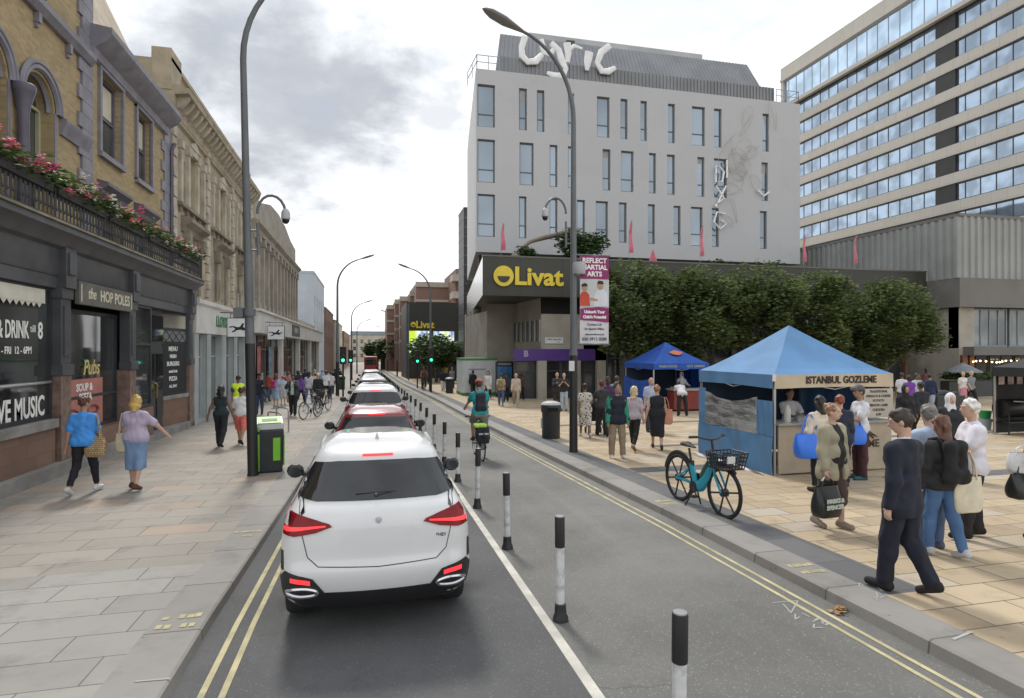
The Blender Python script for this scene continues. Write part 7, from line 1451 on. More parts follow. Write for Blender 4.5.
lampdef = [(-1.0, 41.5, 9.1, 1, 'curved lamp post on the left pavement beside the traffic lights'), (-1.1, 74, 9.2, 1, 'second farther curved lamp post on the left pavement'), (-1.1, 108, 9.2, 1, 'third, smallest lamp post on the left pavement'), (.75, 45, 9.1, -1, 'curved lamp post on the right pavement in front of the video screen'), (.8, 88, 9.2, -1, 'farther lamp post on the right pavement left of the brick flats'), (.8, 130, 9.2, -1, 'smallest lamp post far down the right pavement')]
for o_, y, hh, dx, lb in lampdef:
    x = (XL(y)+o_ if o_ < 0 else XR(y)+o_); lamp_post((x, y, zg(y)+.1), hh, dx, lb, 2.1, 2.3, None, .1)
mb = MB(); y = 70; p = onY(395, 349, y)
mb.tube([(XR(70)+1.2, 70, zg(70)), (XR(70)+1.2, 70, 7.7)], .09, 8); o = mb.build('grey_mast', M_post); tag(o, 'plain grey mast standing at the left edge of the video screen', 'mast')
# ================================================================ traffic lights
M_grn = mat('green_signal', (.05, 1., .55), .4, .02, 1, emit=1.5)
def signal(pos, label, hgt=3.2):
    t = thing('traffic_light', label, 'traffic light', pos, 0, 'traffic lights at the crossing'); mb = MB(); mb.tube([(0, 0, 0), (0, 0, hgt)], .06, 10); mb.build('pole', M_postb, t)
    mb = MB(); mb.bb((-.2, -.16, hgt-1.0), (.2, .12, hgt+.12)); h = mb.build('signal_head', M_blkp, t, bev=.03)
    for i, m in enumerate((plain('dark_red_lens', (.06, .01, .01), .3), plain('dark_amber_lens', (.07, .04, .005), .3), M_grn)):
        z = hgt-.07-.34*i; mb = MB(); mb.lathe([(.10, 0), (.085, .03), (.03, .045)], 14, 0, Matrix.Translation((0, -.16, z)) @ Matrix.Rotation(math.pi/2, 4, 'X')); mb.build('lens', m, h)
        mb = MB(); P = [(.15*math.cos(a), -.16, z+.15*math.sin(a)) for a in np.linspace(.1, math.pi-.1, 9)]; vs = P+[(x, y_-.16, z_) for x, y_, z_ in P]; mb.add(vs, [(i_, i_+1, 9+i_+1, 9+i_) for i_ in range(8)]); mb.build('hood', M_blkp, h)
    return t
y = 39.5; signal((XL(y)-.55, y, zg(y)+.1), 'traffic light showing green at the left kerb by the far green bin', 3.1)
y = 52; signal((XL(y)-.5, y, zg(y)+.1), 'farther traffic light showing green at the left kerb', 3.1)
y = 43.5; signal((XR(y)+.6, y, zg(y)+.1), 'traffic light showing green by the lamp post in front of the street trees', 3.1)
y = 50; signal((XR(y)+.3, y, zg(y)+.1), 'second green traffic light left of the other at the right kerb', 3.0)
# ================================================================ bins
M_binb = plain('bin_charcoal', (.028, .032, .037), .45, var=.2); M_lime = plain('bin_lime', (.20, .55, .03), .45); M_bing = plain('bin_top_grey', (.42, .44, .43), .45)
p = G(269, 470, .11); t = thing('recycling_bin', 'charcoal recycling bin with lime green openings beside the left lamp post', 'bin', p, R(12))
mb = MB(); mb.box((0, 0, .45), (.5, .62, .9), 0, None, 0, 1.1); mb.box((0, 0, .03), (.46, .58, .06)); mb.build('bin_body', M_binb, t, bev=.03)
mb = MB(); mb.prism([(-.33, .9), (.33, .9), (.30, 1.02), (.05, 1.14), (-.05, 1.14), (-.30, 1.02)], frame((-.27, 0, 0), (0, 1, 0), (0, 0, 1)), .54); mb.build('bin_hood', M_bing, t, bev=.015)
for s in (-1, 1):
    mb = MB(); mb.bb((s*.278-.01, -.26, .12), (s*.278+.014, -.02, .78)); mb.bb((s*.285-.01, .06, .2), (s*.285+.01, .26, .78)); mb.build('lime_panel', M_lime, t)
    mb = MB(); M = Matrix.Translation((0, s*.19, 1.075)) @ Matrix.Rotation(-s*.45, 4, 'X'); mb.bb((-.22, -.12, 0), (.22, .12, .02), 0, M); fl_ = mb.build('lime_flap', M_lime, t); mb = MB(); mb.bb((-.15, -.05, .016), (.15, .05, .026), 0, M); mb.build('slot', M_blkp, fl_)
mb = MB(); mb.bb((.06, -.335, .25), (.2, -.33, .8)); mb.bb((-.24, -.338, .05), (-.2, -.32, .95)); mb.build('lime_edge', M_lime, t)
def litter_bin(pos, label, top_m=M_bing, body=M_binb, sc=1.0, group='litter bins along the pavements'):
    t = thing('litter_bin', label, 'bin', pos, R(-8), group); mb = MB(); mb.lathe([(.26, 0), (.27, .02), (.27, .74), (.285, .78)], 20, 0, Matrix.Diagonal((sc, sc, 1, 1))); mb.build('bin_body', body, t)
    mb = MB(); mb.lathe([(.29, .78), (.30, .80), (.30, .94), (.27, 1.02), (.2, 1.07), (.08, 1.09)], 20, 0, Matrix.Diagonal((sc, sc, 1, 1))); h = mb.build('bin_hood', body, t)
    mb = MB(); mb.lathe([(.305, 1.0), (.26, 1.06), (.12, 1.10), (.02, 1.105)], 20, 0, Matrix.Diagonal((sc, sc, 1, 1))); mb.build('ash_top', top_m, h)
    mb = MB(); mb.bb((-.16, -.31*sc, .82), (.16, -.27*sc, .93)); mb.build('slot', plain('slot_black', (.005, .005, .005), .9), h)
    mb = MB(); mb.bb((-.3*sc, -.06, .3), (-.265*sc, .06, .6)); mb.build('bin_notice', plain('pale_notice', (.4, .42, .36), .6), t); return t
litter_bin(G(551, 438, .11), 'black litter bin with pale grey top left of the banner lamp post'); litter_bin(G(449.5, 393, .11), 'small far litter bin with pale top along the right kerb')
litter_bin(G(341, 389, .11), 'dark green litter bin at the left kerb below the traffic lights', plain('bin_green_top', (.12, .2, .1), .5), plain('bin_green', (.02, .075, .03), .45), 1.15)
# ================================================================ bicycles
def cyl(mb, a, b, r, n=8, m=0): mb.tube([a, b], r, n, m)
def bike(pos, rz, label, col=(.05, .05, .06), rw=.34, basket=False, name='bicycle', cat='bicycle', ebike=False, group=None, stand=True, sc=1.0):
    t = thing(name, label, cat, pos, rz, group); wb_ = .54; M = Matrix.Diagonal((sc, sc, sc, 1)); R_ = rw; ry, fy = -wb_, wb_; mf = plain('bike_%d_%d_%d' % tuple(int(x*99) for x in col), col, .35)
    def b(mb, nm, m, par=t): mb.v = [tuple(M @ Vector(p)) for p in mb.v]; return mb.build(nm, m, par)
    for yy in (ry, fy):
        mb = MB(); mb.tube([(0, yy+R_*math.cos(a), R_+R_*math.sin(a)*.985) for a in np.linspace(0, 2*math.pi, 37)], .024 if ebike else .017, 8, cap=False); w = b(mb, 'tyre', M_tyre)
        mb = MB(); mb.tube([(0, yy+R_*.92*math.cos(a), R_+R_*.92*math.sin(a)) for a in np.linspace(0, 2*math.pi, 37)], .013, 6, cap=False); mb.tube([(-.045, yy, R_), (.045, yy, R_)], .03 if not ebike else .055, 10)
        if ebike:
            for i in range(6): a = 2*math.pi*i/6+.2; cyl(mb, (0, yy+.05*math.cos(a), R_+.05*math.sin(a)), (0, yy+R_*.9*math.cos(a), R_+R_*.9*math.sin(a)), .013, 6)
        else:
            for i in range(20): a = 2*math.pi*i/20; s = .03 if i % 2 else -.03; cyl(mb, (s, yy+.02*math.cos(a+.5), R_+.02*math.sin(a+.5)), (0, yy+R_*.91*math.cos(a), R_+R_*.91*math.sin(a)), .0022, 3)
        b(mb, 'rim', plain('rim_black', (.02, .02, .022), .4) if ebike else plain('rim_silver', (.4, .4, .41), .3, .9), w)
    bb_ = (0, -.10, .29); seat = (0, -.28, .84); hd = (0, .30, .86); hb = (0, .37, .64)
    mb = MB()
    if ebike:
        mb.tube([bb_, (0, .02, .33), (0, .16, .48), (0, .30, .70), (0, .33, .78)], [.08, .088, .08, .066, .056], 10, flat=.7); cyl(mb, bb_, (0, -.22, .62), .042, 10); mb.tube([bb_, (.0, -.3, .33), (.05, ry, R_)], .02, 8); mb.tube([bb_, (.0, -.3, .33), (-.05, ry, R_)], .02, 8)
        for s in (-1, 1): cyl(mb, (0, -.2, .58), (s*.055, ry, R_), .013)
        cyl(mb, hb, hd, .034, 10); fr_ = b(mb, 'frame', mf)
        mb = MB(); mb.tube([(0, .05, .47), (0, .13, .57), (0, .22, .71)], [.055, .066, .052], 10, flat=.85); b(mb, 'battery', plain('battery_green_black', (.03, .075, .05), .4), fr_)
        mb = MB(); mb.bb((-.075, -.3, .36), (-.05, .0, .48)); mb.tube([(0, -.20, .46), (0, -.235, .66)], .06, 8, flat=.7); b(mb, 'motor_cover', M_blkp, fr_)
    else:
        cyl(mb, bb_, (0, -.25, .72), .016); cyl(mb, bb_, hb, .018); cyl(mb, (0, -.24, .70), hd, .016)
        for s in (-1, 1): cyl(mb, bb_, (s*.05, ry, R_), .01); cyl(mb, (0, -.235, .68), (s*.05, ry, R_), .009)
        cyl(mb, hb, hd, .02); fr_ = b(mb, 'frame', mf)
    mb = MB()
    for s in (-1, 1): mb.tube([(s*.03, .36, .66), (s*.055, .40, .56), (s*.055, fy, R_)], .016 if ebike else .012, 8)
    b(mb, 'fork', mf)
    mb = MB(); cyl(mb, (0, -.22, .62), seat, .018 if ebike else .014); b(mb, 'seat_post', plain('post_black', (.02, .02, .02), .4))
    mb = MB(); mb.tube([(0, seat[1]-.14, seat[2]+.05), (0, seat[1]-.06, seat[2]+.055), (0, seat[1]+.05, seat[2]+.04), (0, seat[1]+.15, seat[2]+.03)], [.07, .09, .05, .025], 10, flat=.45, up=(1, 0, 0)) ; b(mb, 'saddle', plain('saddle_black', (.015, .015, .016), .6))
    mb = MB(); hz = 1.06 if ebike else .98; cyl(mb, hd, (0, .27, hz-.02), .018); mb.tube([(-.30, .16, hz+.02), (-.22, .22, hz+.03), (-.06, .28, hz-.01), (.06, .28, hz-.01), (.22, .22, hz+.03), (.30, .16, hz+.02)], .014, 8)
    for s in (-1, 1): cyl(mb, (s*.31, .15, hz+.02), (s*.21, .225, hz+.03), .02)
    b(mb, 'handlebar', plain('bar_black', (.018, .018, .02), .5))
    mb = MB(); mb.tube([(.05, -.1, .29), (.062, -.1, .29)], .09, 16); cyl(mb, (.06, -.1, .29), (.085, .03, .19), .012); cyl(mb, (-.06, -.1, .29), (-.085, -.23, .39), .012); mb.bb((.07, -.02, .175), (.18, .08, .2)); mb.bb((-.18, -.28, .38), (-.07, -.18, .4)); b(mb, 'crank', plain('crank_dark', (.04, .04, .04), .4, .5))
    mb = MB(); th = [(.0, ry+(R_+.045)*math.cos(a), R_+(R_+.045)*math.sin(a)) for a in np.linspace(.5, 2.9, 13)]
    if ebike: mb.tube(th, .035, 6, flat=.4); mb.tube([(.0, fy+(R_+.045)*math.cos(a), R_+(R_+.045)*math.sin(a)) for a in np.linspace(.9, 2.6, 11)], .03, 6, flat=.4)
    else: mb.tube(th, .022, 6, flat=.4)
    b(mb, 'mudguard', M_blkp)
    if basket:
        mb = MB(); z0, z1, y0, y1 = .70, .92, .42, .74
        for i in range(5):
            z = z0+(z1-z0)*i/4; g_ = .04*i/4; mb.tube([(-.17-g_, y0, z), (.17+g_, y0, z), (.17+g_, y1+g_, z), (-.17-g_, y1+g_, z), (-.17-g_, y0, z)], .011, 5)
        for i in range(8):
            x = -.17+.34*i/7; g_ = 1.23; cyl(mb, (x, y1, z0), (x*g_, y1+.04, z1), .008, 4); cyl(mb, (x, y0, z0), (x*g_, y0, z1), .008, 4)
            yy = y0+(y1-y0)*i/7
            for s in (-1, 1): cyl(mb, (s*.17, yy, z0), (s*.21, yy+.03*i/7, z1), .008, 4)
        mb.bb((-.17, y0, z0-.008), (.17, y1, z0+.008)); bk_ = b(mb, 'basket', M_blkp); mb = MB(); mb.bb((.02, y1+.03, .80), (.14, y1+.055, .89)); b(mb, 'basket_label', plain('white_notice', (.6, .6, .58), .6), bk_)
    if stand: mb = MB(); cyl(mb, (.03, -.12, .24), (.14, -.18, .01), .013); cyl(mb, (-.03, -.12, .24), (-.12, -.16, .01), .013); b(mb, 'kickstand', M_blkp)
    return t
a, b_ = G(677, 499, .11), G(727, 518, .11); c = (a+b_)/2; ang = math.atan2(-(b_.x-a.x), (b_.y-a.y)); c.z = zg(c.y)+.112
bike(c, ang, 'teal electric hire bicycle with black front basket parked on the slate band', (.02, .30, .42), .345, True, ebike=True, sc=1.06)
a, b_ = G(310, 419, .11), G(311, 418, .11); bike(Vector((a.x, a.y+.35, zg(a.y)+.11)), R(155), 'front silver parked bicycle on the left pavement with its wheel towards the road', (.25, .3, .38), .35, group='bicycles parked on the left pavement')
a = G(325, 412, .11); bike(Vector((a.x-.1, a.y+.4, zg(a.y)+.11)), R(160), 'rear dark parked bicycle on the left pavement behind the silver one', (.03, .03, .035), .35, basket=True, group='bicycles parked on the left pavement')
for (u, v, lb) in ((275, 437, 'silver hoop bicycle stand just behind the green and black bin'), (283, 430, 'second silver hoop bicycle stand a little farther from the bin')):
    p = G(u, v, .11); mb = MB(); mb.tube([(-.02, -.35, 0), (-.02, -.35, .65)]+[(-.02, -.35+.1*(1-math.cos(q)), .65+.1*math.sin(q)) for q in np.linspace(.3, 1.57, 4)]+[(-.02, .25+.1*math.sin(q), .65+.1*math.cos(q)) for q in np.linspace(0, 1.57, 5)]+[(-.02, .35, 0)], .025, 8); o = mb.build('bicycle_stand', plain('steel_hoop', (.45, .45, .45), .3, .9), None, p, R(40)); tag(o, lb, 'bicycle stand', 'hoop stands on the left pavement')
# cyclists in the cycle lane
p = G(482.5, 461, 0); p.z = zg(p.y)+.004
bike(Vector((p.x, p.y+.54, p.z)), 0, 'black bicycle ridden by the cyclist in teal', (.02, .02, .02), .345, stand=False)
r, hd, sh, ch = person(Vector((p.x, p.y+.30, p.z)), 0, 1.76, 'cyclist in teal tee, grey shorts and orange helmet riding away along the cycle lane', ('tee', (.015, .27, .29)), ('shorts', (.21, .20, .185)), (.03, .03, .03), ('helmet', (.05, .03, .02), (.42, .10, .05)), 'tan', (62, 72, 4), (22, 28, 4), (50, 12, 8, 0), (50, 12, 8, 0), lean=14, seat=.20)
backpack(ch, 0, cloth((.022, .026, .036)), 'dark navy backpack on the cyclist in teal', 1.0)
t = thing('pannier_bag', 'black pannier with lime green cover on the rear of the cyclist bicycle', 'bag', (p.x, p.y+.02, p.z+.55)); mb = MB(); mb.box((0, 0, .12), (.36, .28, .32), 0, None, 0, .85); mb.box((0, -.12, -.02), (.3, .12, .2)); mb.build('bag_body', cloth((.02, .022, .025)), t, bev=.05, seg=3)
mb = MB(); mb.box((-.06, -.01, .31), (.3, .26, .09)); mb.build('lime_cover', cloth((.42, .68, .10)), t, bev=.03)
mb = MB(); mb.bb((-.12, -.19, .1), (.12, -.17, .14)); mb.build('reflective_strip', plain('reflective_grey', (.42, .42, .43), .4), t)
p = G(424, 392, 0); p.z = zg(p.y)+.004
bike(Vector((p.x, p.y, p.z)), R(180), 'far bicycle ridden towards the camera', (.03, .03, .03), .345, stand=False)
person(Vector((p.x, p.y+.25, p.z)), 180, 1.72, 'far cyclist in brown red top riding towards the camera in the cycle lane', ('tee', (.16, .06, .05)), ('trousers', (.03, .03, .04)), BLK, ('short', (.03, .02, .02)), 'brown', (60, 70, 4), (25, 30, 4), (48, 12, 8, 0), (48, 12, 8, 0), lean=12, seat=.20)
# ================================================================ market stalls
M_blue = mat('faded_blue_canvas', (.095, .225, .42), .75, .1, 1.2, dirt=(.075, .18, .35)); M_royal = mat('royal_blue_canvas', (.012, .075, .36), .7, .12, 1.5); M_cano = mat('black_canvas', (.018, .019, .022), .7, .2, 1.5); M_leg = plain('alloy_leg', (.42, .42, .42), .4, .6); M_creamv = mat('cream_valance', (.50, .41, .29), .75, .12, 1.5)
def gazebo(t, w, d, hz, pk, m, val=.28, mv=None, front=None):
    """pop-up canopy: four legs, concave roof sheet, valances; local origin at the front left corner"""
    for x in (.03, w-.03):
        for y in (.03, d-.03):
            mb = MB(); mb.bb((x-.022, y-.022, 0), (x+.022, y+.022, hz)); mb.bb((x-.07, y-.07, 0), (x+.07, y+.07, .012)); mb.build('leg', M_leg, t)
    mb = MB(); n = 12; c = (w/2, d/2)
    def zf(x, y):
        q = max(abs(x-c[0])/(w/2), abs(y-c[1])/(d/2)); dg = min(abs(x-c[0])/(w/2), abs(y-c[1])/(d/2))/max(q, 1e-6); return hz+(pk-hz)*(max(0.,1-q)**1.12)*(1-.0*dg)-.05*math.sin(math.pi*q)*(1-dg)
    for i in range(n):
        for j in range(n):
            X = [(-.02+(w+.04)*i/n), (-.02+(w+.04)*(i+1)/n)]; Y = [(-.02+(d+.04)*j/n), (-.02+(d+.04)*(j+1)/n)]
            q4 = [(X[0], Y[0]), (X[1], Y[0]), (X[1], Y[1]), (X[0], Y[1])]
            q = [(x, y, zf(x, y)) for x, y in q4]
            if (i < n/2) == (j < n/2): mb.add(q, [(0, 1, 2), (0, 2, 3)])
            else: mb.add(q, [(0, 1, 3), (1, 2, 3)])
    mb.build('canopy', m, t, ang=12)
    sides = {'front': ((0, 0), (w, 0)), 'left': ((0, d), (0, 0)), 'right': ((w, 0), (w, d)), 'back': ((w, d), (0, d))}
    for k, (p, q) in sides.items():
        mb = MB(); nn = Vector((q[1]-p[1], -(q[0]-p[0]), 0)).normalized()*.025; N_ = 16; vs = []
        for i in range(N_+1):
            s = i/N_; x, y = p[0]+(q[0]-p[0])*s, p[1]+(q[1]-p[1])*s; wv = .012*math.sin(i*1.7+len(k)); vs += [(x+nn.x, y+nn.y, hz+.01), (x+nn.x*(1+wv*40), y+nn.y*(1+wv*40), hz-val+.02*math.sin(s*math.pi)*(1))]
        mb.add(vs, [(2*i, 2*i+1, 2*i+3, 2*i+2) for i in range(N_)]); mb.build('valance', (mv if (mv and k == 'front') else m), t)
    mb = MB()
    for p, q in sides.values(): cyl(mb, (p[0], p[1], hz-.06), ((p[0]+q[0])/2, (p[1]+q[1])/2, hz-.3), .012, 6); cyl(mb, (q[0], q[1], hz-.06), ((p[0]+q[0])/2, (p[1]+q[1])/2, hz-.3), .012, 6)
    cyl(mb, (c[0], c[1], pk-.03), (c[0], c[1], pk-.9), .02, 6); mb.build('truss', M_leg, t)
A_ = G(774, 476, .11); sw, sdp = 2.85, 2.75; A_.z = zg(A_.y+1)+.112
st1 = thing('food_stall', 'big faded blue food stall with cream lettered valance and plastic side sheet', 'market stall', A_)
hz = 2.02; gazebo(st1, sw, sdp, hz, 3.08, M_blue, .27, M_creamv)
mb = MB(); mb.text('ISTANBUL GOZLEME', .2, frame((sw*.55, -.036, hz-.11), (1, 0, 0), (0, 0, 1)), 0, .004, 'CENTER', .006, .92); mb.build('valance_lettering', plain('dark_brown_print', (.035, .02, .012), .7), st1)
def sheet(p0, p1, z0, z1, nn, wob, n=24, k=6, sag=0., ph=0.):
    p0, p1 = Vector(p0), Vector(p1); d = p1-p0; nr = Vector((d.y, -d.x, 0)).normalized(); vs = []
    for j in range(k+1):
        for i in range(n+1):
            s, q = i/n, j/k; zz = z0+(z1-z0)*q-(sag*math.sin(math.pi*s)*q); o = p0+d*s+nr*(nn+wob*math.sin(s*19+q*3+ph)*(.4+.6*math.sin(math.pi*s)))
            vs.append((o.x, o.y, zz))
    return vs, [(j*(n+1)+i, j*(n+1)+i+1, (j+1)*(n+1)+i+1, (j+1)*(n+1)+i) for j in range(k) for i in range(n)]
def put_sheet(nm, m, par, *a, **k): mb = MB(); vs, fs_ = sheet(*a, **k); mb.add(vs, fs_); return mb.build(nm, m, par)
mcl, bcl = newmat('clear_plastic'); n, l = lk(mcl); bcl.inputs['Base Color'].default_value = (.62, .62, .60, 1); bcl.inputs['Roughness'].default_value = .18; tr_ = n.new('ShaderNodeBsdfTransparent'); mx_ = n.new('ShaderNodeMixShader'); v = swz(mcl, 'xyz'); mp_ = n.new('ShaderNodeMapping'); mp_.inputs['Rotation'].default_value = (R(28), 0, 0); mp_.inputs['Scale'].default_value = (1, 1.2, 6); l.new(v, mp_.inputs[0])
l.new(ramp(mcl, nz(mcl, mp_.outputs[0], 1.6, 4, .6), .15, 1.0), mx_.inputs[0]); l.new(tr_.outputs[0], mx_.inputs[1]); l.new(bcl.outputs[0], mx_.inputs[2]); l.new(mx_.outputs[0], n['Material Output'].inputs['Surface'])
put_sheet('side_sheet', M_blue, st1, (0, sdp, 0), (0, 0, 0), .02, .78, .03, .045, n=60, k=8)
put_sheet('side_sheet_edge', M_blue, st1, (0, sdp, 0), (0, sdp-.3, 0), .78, 1.62, .021, .015, n=6); put_sheet('side_sheet_edge', M_blue, st1, (0, .55, 0), (0, .0, 0), .78, 1.5, .021, .02, n=8)
put_sheet('plastic_window', mcl, st1, (0, sdp-.3, 0), (0, .5, 0), .78, 1.56, .024, .03, sag=.16, n=40, k=10); put_sheet('ground_skirt', plain('white_skirt', (.6, .6, .6), .7), st1, (-.16, sdp, 0), (-.16, .1, 0), .01, .06, .0, .04)
put_sheet('back_sheet', mat('dark_blue_backsheet', (.03, .05, .09), .8, .2, 1.), st1, (sw, sdp, 0), (0, sdp, 0), .02, 1.9, .0, .03); put_sheet('right_sheet', M_blue, st1, (sw, .6, 0), (sw, sdp, 0), .02, 1.9, .0, .03)
m_ply = mat('cream_counter_board', (.44, .37, .28), .7, .12, 1.5, dirt=(.36, .3, .22)); m_brn = plain('brown_print', (.07, .045, .03), .7)
mb = MB(); mb.bb((.10, -.02, .05), (sw-.05, .03, 1.02)); cf = mb.build('counter_front', m_ply, st1, bev=.008)
mb = MB(); mb.text('ISTANBUL GOZLEME', .22, frame((sw*.52, -.024, .58), (1, 0, 0), (0, 0, 1)), 0, .003, 'CENTER', .006); mb.build('lettering', m_brn, cf)
mb = MB(); mb.tube([(2.0, -.03, .95), (2.2, -.03, .8), (2.45, -.03, .72), (2.2, -.03, .86), (2.0, -.03, .95)], .014, 5); mb.tube([(2.12, -.03, .87), (2.35, -.03, .70)], .02, 5); mb.build('drawing', m_brn, cf)
mb = MB(); mb.bb((.06, -.08, 1.02), (sw, .55, 1.06)); mb.build('counter_top', plain('steel_top', (.4, .4, .4), .35, .5), st1)
mb = MB(); mb.bb((sw-.75, -.04, 1.12), (sw-.02, -.02, 1.72)); mn = mb.build('menu_board', plain('cream_menu', (.45, .42, .36), .7), st1)
mb = MB()
for i, tx in enumerate(('TRADITIONAL', 'SPINACH & CHEESE', 'POTATO', 'MINCED LAMB', 'CHICKEN', '6.50')): mb.text(tx, .07, frame((sw-.385, -.043, 1.66-i*.095), (1, 0, 0), (0, 0, 1)), 0, .002, 'CENTER', .002)
mb.build('lettering', m_brn, mn)
mb = MB(); mb.bb((-.06, -.035, hz-.12), (.02, -.03, hz+.02)); mb.build('white_tag', plain('white_notice', (.6, .6, .58), .6), st1)
for i, (x, y, h_, rr, c_) in enumerate(((.5, .25, .34, .07, (.5, .48, .42)), (.85, .3, .14, .12, (.3, .3, .3)), (1.4, .3, .1, .16, (.25, .25, .25)))):
    mb = MB(); mb.lathe([(rr, 0), (rr, h_*.7), (rr*.5, h_*.9), (rr*.4, h_)], 14); o = mb.build('jar' if i == 0 else 'cooking_pot', plain('pot_%d' % i, c_, .35, .5 if i else 0), None, (A_.x+x, A_.y+y, A_.z+1.06)); tag(o, ('tall pale container on the steel counter of the blue food stall', 'steel pot on the counter of the blue food stall', 'wide flat pan on the counter of the blue food stall')[i], 'container')
mb = MB(); mb.bb((.5, 1.0, .0), (.62, 2.2, .9)); o = mb.build('prep_table', plain('table_white', (.5, .5, .5), .5), None, (A_.x, A_.y, A_.z)); tag(o, 'pale preparation table behind the clear plastic sheet of the food stall', 'table')
person(Vector((A_.x+1.15, A_.y+1.0, A_.z)), 190, 1.66, 'vendor in white tee working inside the blue food stall', ('tee', (.6, .6, .6)), ('trousers', BLK), BLK, ('short', (.03, .02, .02)), 'tan', la=(40, 8, 50, 10), ra=(40, 8, 50, 10))
p = Vector((12.25, 24.3, zg(24.3)+.112)); st2 = thing('clothes_stall', 'royal blue market stall with a red counter in front of the trees', 'market stall', p); gazebo(st2, 2.75, 3.0, 2.12, 3.1, M_royal, .26)
put_sheet('side_sheet', M_royal, st2, (0, 3.0, 0), (0, .0, 0), .03, 1.5, .03, .05, sag=.18); put_sheet('back_sheet', mat('dark_blue_backsheet', (.03, .05, .09), .8, .2, 1.), st2, (2.75, 3, 0), (0, 3, 0), .02, 1.9, .0, .03); put_sheet('right_sheet', M_royal, st2, (2.75, 0.3, 0), (2.75, 3, 0), .02, 1.9, 0, .03)
mb = MB(); mb.bb((.95, -.1, .08), (2.7, .5, .92)); mb.build('counter', mat('red_counter_cloth', (.22, .04, .03), .8, .2, 2.), st2); mb = MB(); mb.bb((.9, -.15, .92), (2.75, .55, 1.0)); mb.build('counter_top', plain('grey_top', (.3, .3, .29), .6), st2)
mb = MB(); mb.prism([(.32*math.cos(a)*(1+.15*math.sin(5*a)), .17*math.sin(a)*(1+.15*math.cos(4*a))) for a in np.linspace(0, 6.28, 22)[:-1]], frame((1.5, .72, 2.6), (1, 0, 0), (0, .84, .54)), .01); mb.build('roof_emblem', plain('orange_print', (.55, .17, .08), .7), st2)
mb = MB()
for i, tx in enumerate(('FRESH FOOD', 'HOT DRINKS')): mb.text(tx, .15, frame((.7+i*1.35, -.045, 2.0), (1, 0, 0), (0, 0, 1)), 0, .003, 'CENTER', .004)
mb.build('valance_lettering', plain('pale_blue_print', (.3, .36, .3), .6), st2)
person(Vector((p.x+1.9, p.y+.95, p.z)), 180, 1.68, 'vendor in white headscarf inside the royal blue stall', ('longshirt', (.5, .5, .52)), ('trousers', BLK), BLK, ('hijab', (.6, .6, .62)), 'brown', sex='f', la=(40, 8, 40, 10), ra=(40, 8, 40, 10))
p = G(993, 434, .11); st3 = thing('grill_stall', 'black canopy stall with a barbecue at the right picture edge', 'market stall', (p.x, p.y-3, zg(p.y)+.13)); gazebo(st3, 3.4, 3.0, 2.02, 2.95, M_cano, .27)
mb = MB()
for i in range(9): mb.bb((.1+i*.36, 2.9, 1.5), (.32+i*.36, 2.91, 1.74))
mb.build('hanging_notices', mat('mixed_notices', (.5, .4, .38), .7, .5, 3.), st3); put_sheet('back_sheet', M_cano, st3, (3.4, 3, 0), (0, 3, 0), .02, 1.9, 0, .03)
mb = MB(); mb.bb((.0, .35, .85), (1.7, .40, 1.65)); mb.build('dark_panel', M_cano, st3)
g_ = thing('barbecue_grill', 'black barbecue grill on legs under the black canopy', 'grill', (p.x+.18, p.y-.35, zg(p.y)+.112)); mb = MB()
for x in (.05, 1.0):
    for y in (.05, .5): cyl(mb, (x, y, 0), (x, y, .8), .022, 6)
mb.bb((0, 0, .35), (1.05, .55, .40)); mb.build('trolley', M_blkp, g_); mb = MB(); M = Matrix.Translation((.52, .28, .78)) @ Matrix.Rotation(math.pi/2, 4, 'Y'); mb.lathe([(.27, -.5), (.28, -.48), (.28, .48), (.27, .5)], 18, 0, M); mb.build('grill_drum', plain('grill_black', (.014, .014, .015), .4), g_)
mb = MB(); mb.tube([(.15, -.02, 1.02), (.5, -.06, 1.0), (.9, -.02, 1.02)], .02, 6); mb.build('handle', M_leg, g_); mb = MB(); mb.bb((1.06, 0, .72), (1.5, .5, .76)); mb.build('side_shelf', M_bing, g_)
p2 = G(985, 430, .11); t = thing('bucket', 'pale bucket under the green one beside the black stall', 'bucket', p2); mb = MB(); mb.lathe([(.15, 0), (.19, .36), (.2, .37)], 14); mb.build('pail', plain('pale_bucket_plastic', (.35, .42, .46), .4), t); t = thing('bucket', 'green bucket on top of the pale one beside the black stall', 'bucket', p2); mb = MB(); mb.lathe([(.15, .37), (.18, .62), (.19, .63)], 14); mb.build('pail', plain('green_bucket_plastic', (.03, .25, .09), .4), t)
